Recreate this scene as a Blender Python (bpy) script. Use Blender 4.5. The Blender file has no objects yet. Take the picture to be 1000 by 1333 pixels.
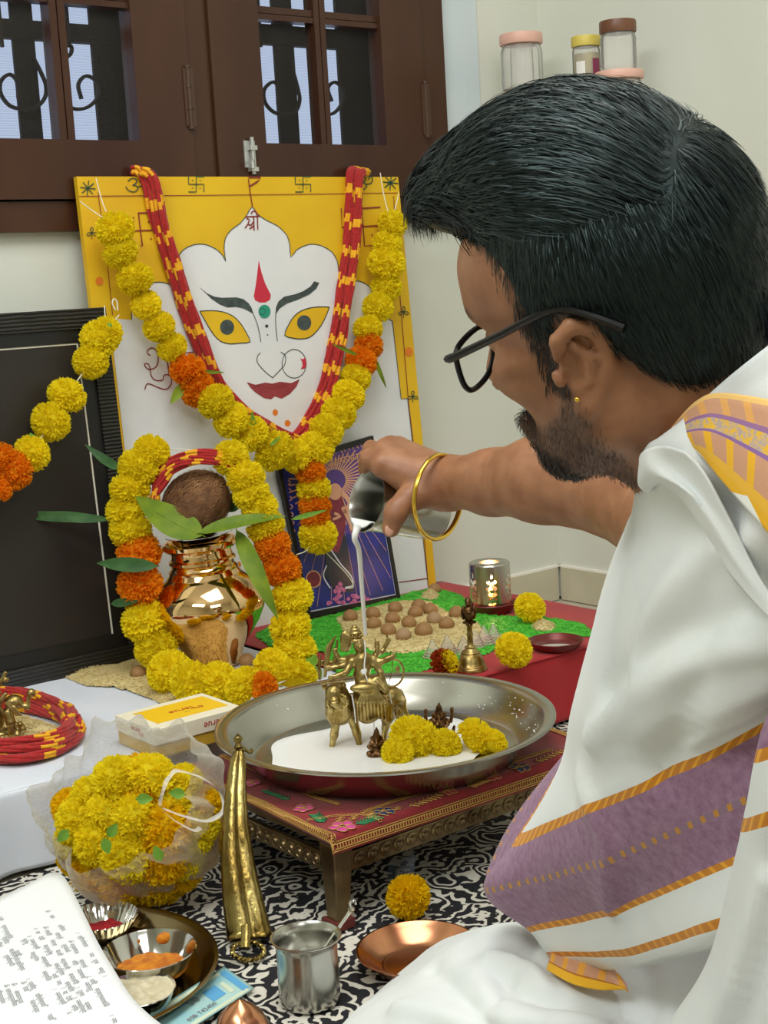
import bpy, bmesh, math, random
import numpy as np
from mathutils import Vector, Matrix
# ---------------------------------------------------------------- camera
CAMLOC = np.array([0.0, 0.0, 0.75]); FPX = 1893.2
_p, _r, _y = math.radians(8.787), math.radians(3.333), math.radians(38.38)
FW = np.array([math.sin(_y)*math.cos(_p), math.cos(_y)*math.cos(_p), -math.sin(_p)])
_rt = np.array([math.cos(_y), -math.sin(_y), 0.0]); _up = np.cross(_rt, FW)
RT = math.cos(_r)*_rt - math.sin(_r)*_up
UP = math.sin(_r)*_rt + math.cos(_r)*_up
SC = bpy.context.scene
COL = SC.collection
cam = bpy.data.objects.new('camera', bpy.data.cameras.new('camera'))
COL.objects.link(cam)
cam.matrix_world = Matrix(((RT[0], UP[0], -FW[0], CAMLOC[0]), (RT[1], UP[1], -FW[1], CAMLOC[1]),
                           (RT[2], UP[2], -FW[2], CAMLOC[2]), (0, 0, 0, 1)))
cam.data.sensor_fit = 'VERTICAL'; cam.data.sensor_height = 24.0
cam.data.lens = 24.0*FPX/1333.0; cam.data.clip_start = 0.02
SC.camera = cam
# ---------------------------------------------------------------- world, lamps, exposure
SC.view_settings.view_transform = 'Standard'; SC.view_settings.look = 'None'
SC.view_settings.gamma = 1.0; SC.view_settings.use_curve_mapping = False
SC.view_settings.exposure = 0.0
wd = bpy.data.worlds.new('evening_sky'); SC.world = wd; wd.use_nodes = True
wd.node_tree.nodes['Background'].inputs[0].default_value = (0.50, 0.60, 0.80, 1)
wd.node_tree.nodes['Background'].inputs[1].default_value = 1.1
def area(name, loc, target, sx, sy, power, col=(1, 1, 1)):
    l = bpy.data.lights.new(name, 'AREA'); l.shape = 'RECTANGLE'; l.size = sx; l.size_y = sy
    l.energy = power; l.color = col
    o = bpy.data.objects.new(name, l); COL.objects.link(o); o.location = loc
    o.rotation_euler = (Vector(target)-Vector(loc)).to_track_quat('-Z', 'Y').to_euler()
    return o
area('ceiling_lamp_light', (0.9, 0.9, 2.60), (0.9, 0.9, 0), 1.3, 1.3, 33, (1.0, 1.0, 0.98))
area('tube_lamp_light', (-0.9, 0.6, 2.35), (1.0, 1.3, 0.3), 1.3, 0.5, 29, (0.96, 1.0, 1.0))
area('rear_lamp_light', (0.2, -1.2, 2.2), (0.9, 1.2, 0.3), 1.3, 0.7, 16, (0.98, 1.0, 1.0))
# ---------------------------------------------------------------- geometry helpers
def ray(x, y): return FW + RT*((x-500.0)/FPX) - UP*((y-666.5)/FPX)
def pz(x, y, z): r = ray(x, y); return CAMLOC + r*(z-CAMLOC[2])/r[2]
def pY(x, y, Y): r = ray(x, y); return CAMLOC + r*(Y-CAMLOC[1])/r[1]
def pd(x, y, d): return CAMLOC + ray(x, y)*d
rnd = random.Random(7)
def A(*v): return np.array(v, float)
def unit(v): v = np.asarray(v, float); return v/(np.linalg.norm(v)+1e-12)

WL = {}
def setp(o, label=None, cat=None, group=None, kind=None):
    if label: o['label'] = label
    if cat: o['category'] = cat
    if group: o['group'] = group
    if kind: o['kind'] = kind
    return o
def thing(name, label, cat, loc, group=None):
    o = bpy.data.objects.new(name, None); COL.objects.link(o); o.location = tuple(loc); o.empty_display_size = 0.02
    WL[o.name] = np.array(loc, float)
    return setp(o, label, cat, group)
class G:
    """collects vertices and faces, each face with a material slot"""
    def __init__(s): s.V = []; s.F = []; s.M = []; s.n = 0
    def add(s, V, F, m=0):
        V = np.asarray(V, float).reshape(-1, 3)
        s.V.append(V); n = s.n
        for f in F: s.F.append([int(i)+n for i in f])
        s.M += [m]*len(F); s.n += len(V); return s
    def box(s, a, b, m=0):
        x0, y0, z0 = a; x1, y1, z1 = b
        V = [(x0,y0,z0),(x1,y0,z0),(x1,y1,z0),(x0,y1,z0),(x0,y0,z1),(x1,y0,z1),(x1,y1,z1),(x0,y1,z1)]
        return s.add(V, [(0,3,2,1),(4,5,6,7),(0,1,5,4),(1,2,6,5),(2,3,7,6),(3,0,4,7)], m)
    def obox(s, c, ax, half, m=0):
        c = np.asarray(c, float); ax = [unit(a) for a in ax]
        V = []
        for k in ((-1,-1,-1),(1,-1,-1),(1,1,-1),(-1,1,-1),(-1,-1,1),(1,-1,1),(1,1,1),(-1,1,1)):
            V.append(c+sum(ax[i]*half[i]*k[i] for i in range(3)))
        return s.add(V, [(0,3,2,1),(4,5,6,7),(0,1,5,4),(1,2,6,5),(2,3,7,6),(3,0,4,7)], m)
    def tube(s, P, R, n=8, m=0, cap=True, closed=False, flat=None):
        P = np.asarray(P, float); N = len(P)
        R = np.full(N, R, float) if np.isscalar(R) else np.asarray(R, float)
        T = np.gradient(P, axis=0) if not closed else (np.roll(P, -1, 0)-np.roll(P, 1, 0))
        T /= (np.linalg.norm(T, axis=1)[:, None]+1e-12)
        u = np.cross(T[0], [0, 0, 1.0]);
        if np.linalg.norm(u) < 1e-3: u = np.cross(T[0], [1.0, 0, 0])
        u = unit(u); V = []
        for i in range(N):
            u = unit(u - T[i]*(u@T[i])); w = np.cross(T[i], u)
            for k in range(n):
                a = 2*math.pi*k/n
                V.append(P[i]+R[i]*(u*math.cos(a)+w*math.sin(a)*(flat or 1)))
        F = []
        for i in range(N if closed else N-1):
            j = (i+1) % N
            for k in range(n):
                l = (k+1) % n; F.append((i*n+k, i*n+l, j*n+l, j*n+k))
        if cap and not closed:
            F.append(tuple(range(n))[::-1]); F.append(tuple((N-1)*n+k for k in range(n)))
        return s.add(V, F, m)
    def lathe(s, prof, c=(0, 0, 0), n=48, m=0, axis=None, scale=(1, 1), closed=False, fn=None):
        """prof: (r, z) pairs; axis: unit direction of z"""
        z = unit(axis) if axis is not None else A(0, 0, 1)
        x = unit(np.cross([0, 1, 0.001], z)); y = np.cross(z, x)
        V = []; F = []
        for r, h in prof:
            for k in range(n):
                a = 2*math.pi*k/n
                rr = r if fn is None else r*fn(a, h)
                V.append(np.asarray(c)+x*rr*math.cos(a)*scale[0]+y*rr*math.sin(a)*scale[1]+z*h)
        for i in range(len(prof)-1):
            if prof[i][0] < 1e-9 and prof[i+1][0] < 1e-9: continue
            for k in range(n):
                l = (k+1) % n
                F.append((i*n+k, i*n+l, (i+1)*n+l, (i+1)*n+k))
        return s.add(V, F, m)
    def ell(s, c, r, ax=None, n=16, k=10, m=0):
        ax = np.eye(3) if ax is None else np.array([unit(a) for a in ax])
        V = []; F = []
        for i in range(k+1):
            t = math.pi*i/k
            for j in range(n):
                a = 2*math.pi*j/n
                q = A(math.sin(t)*math.cos(a)*r[0], math.sin(t)*math.sin(a)*r[1], math.cos(t)*r[2])
                V.append(np.asarray(c)+q@ax)
        for i in range(k):
            for j in range(n):
                l = (j+1) % n; F.append((i*n+j, (i+1)*n+j, (i+1)*n+l, i*n+l))
        return s.add(V, F, m)
    def grid(s, P, m=0, closed_u=False, closed_v=False):
        """P array (a, b, 3)"""
        P = np.asarray(P, float); a, b = P.shape[:2]; F = []
        for i in range(a if closed_u else a-1):
            for j in range(b if closed_v else b-1):
                i2 = (i+1) % a; j2 = (j+1) % b
                F.append((i*b+j, i*b+j2, i2*b+j2, i2*b+j))
        return s.add(P.reshape(-1, 3), F, m)
    def prism(s, poly, o, ex, ey, ez, t, m=0):
        """flat polygon in the ex/ey plane at o, raised by t along ez"""
        n = len(poly); V = []
        for h in (0, t):
            for u, v in poly: V.append(np.asarray(o)+np.asarray(ex)*u+np.asarray(ey)*v+np.asarray(ez)*h)
        F = [tuple(range(n, 2*n))]
        for i in range(n): F.append((i, (i+1) % n, n+(i+1) % n, n+i))
        return s.add(V, F, m)
    def obj(s, name, mats, parent=None, loc=None, smooth=True, **kw):
        V = np.concatenate(s.V) if s.V else np.zeros((0, 3))
        return mkobj(name, V, s.F, mats, parent, loc, smooth, s.M, **kw)
def mkobj(name, V, F, mats, parent=None, loc=None, smooth=True, MI=None, label=None, cat=None, group=None, kind=None, angle=40, sharp=None):
    me = bpy.data.meshes.new(name)
    V = np.asarray(V, float)
    base = WL[parent.name] if parent is not None else (np.array(loc, float) if loc is not None else np.zeros(3))
    if parent is None and loc is None and kind != 'structure' and len(V):
        base = A((V[:, 0].min()+V[:, 0].max())/2, (V[:, 1].min()+V[:, 1].max())/2, V[:, 2].min())
    me.from_pydata((V-base).tolist(), [], [list(map(int, f)) for f in F])
    if not isinstance(mats, (list, tuple)): mats = [mats]
    for m in mats: me.materials.append(m)
    if MI is not None and len(mats) > 1: me.polygons.foreach_set('material_index', MI)
    if smooth:
        me.polygons.foreach_set('use_smooth', [True]*len(me.polygons))
        if angle:
            try: me.set_sharp_from_angle(angle=math.radians(angle))
            except Exception: pass
    me.update()
    o = bpy.data.objects.new(name, me); COL.objects.link(o)
    if parent is not None: o.parent = parent; WL[o.name] = base
    else: o.location = tuple(base); WL[o.name] = base
    return setp(o, label, cat, group, kind)
def subcopy(src, parent=None, **kw):
    o = src.copy(); COL.objects.link(o); o.parent = parent
    if parent is not None: WL[o.name] = WL[parent.name]
    for k in ('label', 'category', 'group', 'kind'):
        if k in kw: o[k] = kw[k]
    return o
def crom(P, n):
    """Catmull-Rom through points P, n samples per span"""
    P = np.asarray(P, float); Q = np.vstack([2*P[0]-P[1], P, 2*P[-1]-P[-2]]); out = []
    for i in range(1, len(Q)-2):
        p0, p1, p2, p3 = Q[i-1:i+3]
        for t in np.arange(n)/n:
            out.append(.5*((2*p1)+(-p0+p2)*t+(2*p0-5*p1+4*p2-p3)*t*t+(-p0+3*p1-3*p2+p3)*t**3))
    out.append(P[-1]); return np.array(out)
def noise3(P, s, seed=0.0):
    """cheap smooth pseudo noise, roughly -1..1"""
    P = np.asarray(P)*s+seed
    x, y, z = P[..., 0], P[..., 1], P[..., 2]
    return (np.sin(x*1.7+np.sin(y*1.3+seed)*1.5)+np.sin(y*1.9+np.sin(z*1.1)*1.4+1.3)+np.sin(z*1.5+np.sin(x*1.7)*1.6+2.1))/3
# ---------------------------------------------------------------- materials
def lin(c):
    if isinstance(c, str): c = tuple(int(c[i:i+2], 16)/255 for i in (0, 2, 4))
    return tuple((x/12.92 if x <= .04045 else ((x+.055)/1.055)**2.4) for x in c)+(1.0,)
class NT:
    def __init__(s, name):
        s.m = bpy.data.materials.new(name); s.m.use_nodes = True; s.t = s.m.node_tree; s.b = s.t.nodes['Principled BSDF']
        s.out = s.t.nodes['Material Output']
    def n(s, typ, **kw):
        nd = s.t.nodes.new(typ)
        for k, v in kw.items():
            if k.startswith('i_'): nd.inputs[k[2:].replace('_', ' ')].default_value = v
            else: setattr(nd, k, v)
        return nd
    def l(s, a, b): s.t.links.new(a, b)
    def coord(s, kind='Object', scale=None):
        c = s.n('ShaderNodeTexCoord'); o = c.outputs[kind]
        if scale is not None:
            mp = s.n('ShaderNodeMapping'); mp.inputs['Scale'].default_value = scale; s.l(o, mp.inputs[0]); o = mp.outputs[0]
        return o
    def ramp(s, fac, stops, interp='LINEAR'):
        r = s.n('ShaderNodeValToRGB'); r.color_ramp.interpolation = interp
        e = r.color_ramp.elements
        while len(e) < len(stops): e.new(0.5)
        for i, (p, c) in enumerate(stops): e[i].position = p; e[i].color = c if len(c) == 4 else tuple(c)+(1,)
        s.l(fac, r.inputs[0]); return r.outputs[0]
    def noise(s, vec, scale, detail=3, rough=.5, dist=0):
        n = s.n('ShaderNodeTexNoise'); n.inputs['Scale'].default_value = scale; n.inputs['Detail'].default_value = detail
        n.inputs['Roughness'].default_value = rough; n.inputs['Distortion'].default_value = dist
        s.l(vec, n.inputs['Vector']); return n.outputs['Fac']
    def bump(s, h, strength=.3, dist=.002):
        b = s.n('ShaderNodeBump'); b.inputs['Strength'].default_value = strength; b.inputs['Distance'].default_value = dist
        s.l(h, b.inputs['Height']); s.l(b.outputs[0], s.b.inputs['Normal']); return b
def mat(name, c, rough=.6, metal=0.0, c2=None, nscale=30, bump=0, bscale=200, bdist=.001, spec=None, alpha=None, trans=0, ior=None, emit=None, estr=0, sheen=0, sss=0, objrand=0, stretch=None, contrast=(.35, .65), det=3):
    s = NT(name); b = s.b
    b.inputs['Base Color'].default_value = lin(c); b.inputs['Roughness'].default_value = rough; b.inputs['Metallic'].default_value = metal
    if spec is not None: b.inputs['Specular IOR Level'].default_value = spec
    if trans: b.inputs['Transmission Weight'].default_value = trans
    if ior: b.inputs['IOR'].default_value = ior
    if emit: b.inputs['Emission Color'].default_value = lin(emit); b.inputs['Emission Strength'].default_value = estr
    if sheen: b.inputs['Sheen Weight'].default_value = sheen
    if sss:
        b.inputs['Subsurface Weight'].default_value = sss; b.inputs['Subsurface Radius'].default_value = (.012, .006, .003); b.inputs['Subsurface Scale'].default_value = 1.0
    vec = s.coord('Object', stretch)
    if c2 is not None:
        f = s.noise(vec, nscale, det)
        col = s.ramp(f, [(contrast[0], lin(c)), (contrast[1], lin(c2))]); s.l(col, b.inputs['Base Color'])
        if objrand:
            oi = s.n('ShaderNodeObjectInfo'); hs = s.n('ShaderNodeHueSaturation')
            mr = s.n('ShaderNodeMapRange'); mr.inputs['To Min'].default_value = 1-objrand; mr.inputs['To Max'].default_value = 1+objrand*.3
            s.l(oi.outputs['Random'], mr.inputs[0]); s.l(mr.outputs[0], hs.inputs['Value']); s.l(col, hs.inputs['Color']); s.l(hs.outputs[0], b.inputs['Base Color'])
    if bump:
        s.bump(s.noise(vec, bscale, 4), bump, bdist)
    if alpha is not None: b.inputs['Alpha'].default_value = alpha
    return s.m
M = {}
M['wall'] = mat('wall_paint', 'dddfd4', .7, c2='d8dacd', nscale=3, bump=.08, bscale=60)
M['wall2'] = mat('pale_blue_paint', 'd3dee2', .6, c2='ccd8dd', nscale=6, bump=.1, bscale=50)
M['ceil'] = mat('ceiling_paint', 'f0eee8', .8)
M['floor'] = mat('floor_tile', 'c9c0ad', .3, c2='bdb29c', nscale=8)
M['marble'] = mat('beige_marble', 'cfc9b2', .28, c2='c0b99f', nscale=9, contrast=(.3, .7))
M['grout'] = mat('grout', 'f3efe6', .8)
M['brownwood'] = mat('brown_enamel', '4b3020', .28, c2='3a1e16', nscale=5, bump=.25, bscale=14, bdist=.004, stretch=(1, 1, .35), contrast=(.3, .7), spec=.35)
M['hinge'] = mat('painted_hinge', '4a3122', .45, bump=.2)
M['steelbolt'] = mat('bolt_metal', 'c9cbc8', .35, .7)
M['grill'] = mat('grill_iron', '2c2521', .7)
M['outerwood'] = mat('outer_shutter', '211e1c', .85, c2='1b1817', nscale=10)
M['white'] = mat('white', 'f4f4f2', .6)
M['black'] = mat('black_enamel', '131313', .45)
M['steel'] = mat('stainless_steel', 'c4c3bb', .24, 1.0, bump=.04, bscale=40, c2='b6b5ab', nscale=6)
M['steelm'] = mat('polished_steel', 'd2d1cb', .1, 1.0)
M['brass'] = mat('brass', 'b9903f', .26, 1.0, c2='8f6a29', nscale=25, bump=.15, bscale=90, bdist=.001)
M['brassold'] = mat('old_brass', 'b9a56c', .34, 1.0, c2='8c7440', nscale=70, bump=.3, bscale=260, bdist=.0008)
M['brassdark'] = mat('dark_brass', '7d5c3a', .35, 1.0, c2='3a2618', nscale=120, bump=.3, bscale=300, bdist=.0008)
M['copper'] = mat('copper', 'd79a72', .22, 1.0, c2='c48461', nscale=18, bump=.05, bscale=60)
M['kalash'] = mat('copper_brass_pot', 'ecc68f', .07, 1.0)
M['gold'] = mat('gold', 'e6bd4d', .2, 1.0)
M['goldthread'] = mat('gold_thread', 'd1a65c', .42, .55)
M['yellowfl'] = mat('marigold_yellow', 'fff334', .7, c2='ffe81a', nscale=120, objrand=.05, sss=0)
M['yellowfl2'] = mat('marigold_deep_yellow', 'ffe016', .7, c2='f6c608', nscale=120, objrand=.05)
M['orangefl'] = mat('marigold_orange', 'ffac20', .75, c2='fb9614', nscale=120, objrand=.06)
M['rustfl'] = mat('marigold_rust', 'c4541a', .75, c2='8f2c10', nscale=120)
M['leaf'] = mat('green_leaf', '7b8f22', .5, c2='5f7a22', nscale=30, bump=.2, bscale=60, spec=.2)
M['leafd'] = mat('dark_leaf', '4a7040', .5, c2='33552e', nscale=30, spec=.2)
M['sepal'] = mat('flower_sepal', '5c8a2a', .5, spec=.2, c2='77a03c', nscale=60)
M['thread'] = mat('cotton_thread', 'e9e4d2', .8)
M['redthread'] = None
M['boardwhite'] = mat('board_paint_white', 'e6e6e6', .7, c2='dcdde0', nscale=6)
M['boardyellow'] = mat('board_paint_yellow', 'e7bb12', .6, c2='dcab0c', nscale=5)
M['pgreen'] = mat('drawn_green', '254a35', .7)
M['pblack'] = mat('drawn_black', '26302c', .7)
M['pgrey'] = mat('drawn_charcoal', '4a5654', .75, c2='37413f', nscale=90)
M['pmar'] = mat('drawn_maroon', '8a2c26', .7)
M['pred'] = mat('drawn_red', 'c9283f', .65)
M['plip'] = mat('drawn_lips', '9c3b40', .7, c2='8c3036', nscale=60)
M['pteal'] = mat('drawn_teal', '1f9478', .6)
M['porange'] = mat('drawn_orange', 'e07a1c', .7)
M['redcloth'] = mat('red_cloth', 'b0141f', .75, c2='9d0f19', nscale=4, bump=.1, bscale=500, sheen=.15)
M['whitecloth'] = mat('white_cloth', 'dfe4ee', .8, c2='d6dce8', nscale=5, bump=.15, bscale=30, bdist=.003)
M['nut'] = mat('betel_nut', 'a97f50', .6, c2='886338', nscale=60, bump=.2, bscale=150)
M['nut2'] = mat('pale_betel_nut', 'b59872', .6, c2='8f6b48', nscale=90, bump=.2, bscale=150)
M['rice'] = mat('rice', 'ddcb94', .7, c2='cdb87c', nscale=60, bump=.5, bscale=300)
M['ricedye'] = mat('green_dyed_rice', '55c236', .7, c2='3aa523', nscale=60)
M['milk'] = mat('milk', 'f6f7f5', .2, spec=.5)
M['box'] = mat('cream_card', 'efe8cf', .5)
M['boxy'] = mat('yellow_card', 'f2c41c', .5)
M['boxd'] = mat('gold_card', 'd0a83a', .5)
M['inkred'] = mat('red_ink', 'b5231f', .6)
M['inkblack'] = mat('black_ink', '5a5a5c', .7)
M['paper'] = mat('paper', 'eef0f1', .7)
def glass(name, c, rough=.02, density=.25):
    """thin clear plastic or glass: mostly see-through with a sharp sheen"""
    s = NT(name); t = s.n('ShaderNodeBsdfTransparent'); g = s.n('ShaderNodeBsdfGlossy'); g.inputs['Roughness'].default_value = rough
    d = s.n('ShaderNodeBsdfDiffuse'); d.inputs['Color'].default_value = lin(c); t.inputs[0].default_value = (1, 1, 1, 1)
    fr = s.n('ShaderNodeLayerWeight'); fr.inputs['Blend'].default_value = .12
    m1 = s.n('ShaderNodeMixShader'); m1.inputs[0].default_value = density; s.l(t.outputs[0], m1.inputs[1]); s.l(d.outputs[0], m1.inputs[2])
    m2 = s.n('ShaderNodeMixShader'); s.l(fr.outputs['Fresnel'], m2.inputs[0]); s.l(m1.outputs[0], m2.inputs[1]); s.l(g.outputs[0], m2.inputs[2])
    s.l(m2.outputs[0], s.out.inputs[0]); return s.m
M['jar'] = glass('clear_jar_plastic', 'f0efe8', .12, .30)
M['lens'] = glass('clear_lens', 'ffffff', .0, .0)
M['picglass'] = None

for k_ in ('yellowfl', 'yellowfl2', 'orangefl', 'rustfl'):
    m_ = M[k_]; nt_ = m_.node_tree; b_ = nt_.nodes['Principled BSDF']; out_ = nt_.nodes['Material Output']; tl_ = nt_.nodes.new('ShaderNodeBsdfTranslucent'); mx_ = nt_.nodes.new('ShaderNodeMixShader'); mx_.inputs[0].default_value = .48
    src_ = b_.inputs['Base Color'].links[0].from_socket; nt_.links.new(src_, tl_.inputs[0]); nt_.links.new(b_.outputs[0], mx_.inputs[1]); nt_.links.new(tl_.outputs[0], mx_.inputs[2]); nt_.links.new(mx_.outputs[0], out_.inputs[0]); b_.inputs['Specular IOR Level'].default_value = .15
# ================================================================ ROOM
XW, YW = 2.42, 2.40
WX0, WX1, WZ0, WZ1 = 0.88, 2.117, 0.879, 2.05
def struct(name, g, m, **kw): return g.obj(name, m, None, (0, 0, 0), kind='structure', **kw)
g = G()
g.box((-2.2, YW, 0), (WX0, YW+.14, 2.7)).box((WX1, YW, 0), (XW+.14, YW+.14, 2.7)).box((WX0, YW, 0), (WX1, YW+.14, WZ0)).box((WX0, YW, WZ1), (WX1, YW+.14, 2.7))
struct('wall_back', g, M['wall'], smooth=False)
struct('wall_right', G().box((XW, -2.6, 0), (XW+.12, YW, 2.7)), M['wall'], smooth=False)
struct('wall_left', G().box((-2.32, -2.6, 0), (-2.2, YW, 2.7)), M['wall'], smooth=False)
struct('wall_front', G().box((-2.32, -2.72, 0), (XW+.12, -2.6, 2.7)), M['wall'], smooth=False)
struct('floor', G().box((-2.32, -2.72, -.1), (XW+.12, YW+.14, -.006)), M['floor'], smooth=False)
struct('ceiling', G().box((-2.32, -2.72, 2.7), (XW+.12, YW+.14, 2.8)), M['ceil'], smooth=False)
struct('trim_1', G().box((WX1+.001, YW-.003, WZ0-.02), (2.232, YW+.001, 2.3)), M['wall2'], smooth=False)
# skirting tiles on the two walls, each tile a piece
def skirting(name, horizontal):
    root = thing(name, None, None, (0, 0, 0)); root['kind'] = 'structure'
    for i in range(5):
        a = (XW-.012-.42*(i+1)+.002) if horizontal else (YW-.012-.42*(i+1)+.002)
        b = a+.416
        g = G()
        if horizontal: g.box((a, YW-.010, -.004), (b, YW, .074))
        else: g.box((XW-.010, a, -.004), (XW, b, .074))
        g.obj('skirting_tile', M['marble'], root, smooth=False)
    g = G()
    if horizontal: g.box((0, YW-.008, .074), (XW-.001, YW, .0785))
    else: g.box((XW-.008, 0, .074), (XW, YW-.001, .0785))
    g.obj('grout_line', M['grout'], root, smooth=False)
skirting('baseboard_back', True); skirting('baseboard_right', False)
# ---------------------------------------------------------------- window
win = thing('window_1', None, None, (0, 0, 0)); win['kind'] = 'structure'
g = G(); y0, y1 = YW-.022, YW+.05
g.box((WX0, y0, WZ0), (WX1, y1, .9305)); g.box((WX0, YW+.014, .9305), (WX1, y1, .955)); g.box((WX0, y0, .9305), (.93, y1, WZ1)); g.box((1.4795, y0, .931), (1.529, y1, WZ1)); g.box((2.050, y0, .9305), (WX1, y1, WZ1)); g.box((WX0, y0, WZ1-.04), (WX1, y1, WZ1))
fr = g.obj('window_frame', M['brownwood'], win, smooth=False)
def shutter(x0, x1, px, mull, zs):
    """x0..x1 outside, px pane edges, mull (a, b) upright bar"""
    ya, yb = YW-.030, YW+.012
    g = G(); zt = 1.99
    g.box((x0, ya, .934), (px[0], yb, zt)); g.box((px[1], ya, .934), (x1, yb, zt)); g.box((px[0], ya, .934), (px[1], yb, zs[0])); g.box((px[0], ya, 1.9), (px[1], yb, zt))
    root = g.obj('shutter', M['brownwood'], win, smooth=False)
    for (p, q) in ((mull[0], (mull[0]+mull[1])/2-.0012), ((mull[0]+mull[1])/2+.0012, mull[1])):
        G().box((p, ya+.006, zs[0]), (q, yb-.004, 1.9)).obj('mullion', M['brownwood'], root, smooth=False)
    for z in (zs[1], zs[1]+.30):
        for (a, b) in ((px[0], mull[0]), (mull[1], px[1])):
            G().box((a, ya+.008, z), (b, yb-.006, z+.0105)).box((a, ya+.011, z+.0125), (b, yb-.006, z+.025)).obj('cross_bar', M['brownwood'], root, smooth=False)
    for (a, b) in ((px[0], mull[0]), (mull[1], px[1])):
        for (c, d) in ((zs[0], zs[1]), (zs[1]+.025, zs[1]+.30), (zs[1]+.325, 1.9)):
            G().box((a-.004, YW-.004, c-.004), (b+.004, YW-.002, d+.004)).obj('window_pane', M['mesh'], root, smooth=False)
    return root
s = NT('insect_mesh_glass')
v = s.coord('Object'); tr = s.n('ShaderNodeBsdfTransparent'); df = s.n('ShaderNodeBsdfDiffuse'); df.inputs[0].default_value = lin('55524c')
w1 = s.n('ShaderNodeTexWave', wave_type='BANDS', bands_direction='X'); w1.inputs['Scale'].default_value = 110; w2 = s.n('ShaderNodeTexWave', wave_type='BANDS', bands_direction='Z'); w2.inputs['Scale'].default_value = 110
s.l(v, w1.inputs[0]); s.l(v, w2.inputs[0]); mx = s.n('ShaderNodeMath', operation='MAXIMUM'); s.l(w1.outputs['Fac'], mx.inputs[0]); s.l(w2.outputs['Fac'], mx.inputs[1])
mm = s.n('ShaderNodeMath', operation='MULTIPLY_ADD'); mm.inputs[1].default_value = .26; mm.inputs[2].default_value = -.05; mm.use_clamp = True; s.l(mx.outputs[0], mm.inputs[0])
mix = s.n('ShaderNodeMixShader'); s.l(mm.outputs[0], mix.inputs[0]); s.l(tr.outputs[0], mix.inputs[1]); s.l(df.outputs[0], mix.inputs[2]); s.l(mix.outputs[0], s.out.inputs[0])
M['mesh'] = s.m
X = lambda px, py: pY(px, py, YW)[0]
s1 = shutter(.932, 1.4785, (1.09, 1.366), (X(63, 100), X(83, 100)), (1.036, 1.268))
s2 = shutter(1.530, 2.0495, (X(331, 120), X(488, 120)), (X(404, 100), X(418, 100)), (1.036, 1.268))
for x, z, sh in ((X(236, 130), pY(238, 130, YW)[2], s1), (X(543, 145), pY(543, 145, YW)[2], s2)):
    gh = G(); gh.tube([(x-.002, YW-.032, z-.055), (x-.002, YW-.032, z+.055)], .0045, 8)
    for q in (-.055, -.02, .02, .055): gh.lathe([(0, -.002), (.0058, -.002), (.0058, .002), (0, .002)], (x-.002, YW-.032, z+q), 10)
    gh.box((x-.012, YW-.0325, z-.052), (x+.010, YW-.030, z+.052)); gh.obj('hinge', M['hinge'], sh)
hx = X(314, 210); gb = G(); z = pY(314, 205, YW)[2]
gb.box((hx-.013, YW-.033, z-.022), (hx+.012, YW-.030, z+.028)); gb.tube([(hx+.002, YW-.038, z-.035), (hx+.002, YW-.038, z+.034)], .0042, 8)
gb.tube([(hx+.002, YW-.038, z-.010), (hx-.008, YW-.050, z-.014), (hx-.009, YW-.052, z-.026)], .0035, 8); gb.box((hx-.006, YW-.044, z+.010), (hx+.010, YW-.031, z+.018)); gb.box((hx-.006, YW-.044, z-.030), (hx+.010, YW-.031, z-.022))
gb.obj('bolt_latch', M['steelbolt'], s2, label='pale metal bolt latch')
# outside: half open outer shutters and the wrought iron grille
YG = YW+.13
g = G()
def xr(a, b, y): return pY(a, y, YG)[0], pY(b, y, YG)[0]
for a, b in ((22, 50), (124, 185), (361, 386), (443, 505)):
    p, q = xr(a, b, 100); g.box((p, YG+.002, .86), (q, YG+.010, 2.1))
p, q = xr(225, 330, 100); g.box((p, YG+.003, .86), (q, YG+.012, 2.1))
for ya, yb in ((30, 54), (-70, -62)):
    zt, zb = pY(90, ya, YG)[2], pY(90, yb, YG)[2]; g.box((.8, YG+.0, zb), (1.56, YG+.02, zt))
for ya, yb in ((37, 62), (-66, -58)):
    zt, zb = pY(420, ya, YG)[2], pY(420, yb, YG)[2]; g.box((1.56, YG+.0, zb), (2.2, YG+.02, zt))
g.obj('outer_shutter', M['outerwood'], win, smooth=False, label='dark grey outer shutter bars behind the panes')
sc = [[(24, 128), (22, 106), (12, 97), (1, 106), (1, 122), (12, 137), (28, 142), (45, 141), (58, 128), (60, 112), (54, 96), (44, 76)],
      [(106, 129), (102, 110), (112, 99), (126, 107), (127, 126), (115, 139), (98, 142), (82, 134)],
      [(80, 60), (92, 60), (92, 70), (82, 78)],
      [(362, 136), (361, 112), (354, 107), (344, 117), (345, 133), (355, 145), (368, 149), (384, 146), (390, 132), (388, 116), (378, 80)],
      [(432, 132), (427, 115), (436, 107), (446, 117), (444, 136), (433, 148), (418, 148)], [(418, 60), (420, 74), (412, 86)]]
g = G()
for c in sc:
    P = [pY(x, y, YG-.012) for x, y in c]; g.tube(crom(P, 6), .0058, 6, flat=.6)
for a in (6, 94, 344, 428): g.box((pY(a, 60, YG-.02)[0], YG-.006, pY(a, 62, YG)[2]), (pY(a, 60, YG-.02)[0]+.006, YG-.001, 2.1))
g.obj('scroll_grille', M['grill'], win, label='black wrought iron scroll grille')
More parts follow.
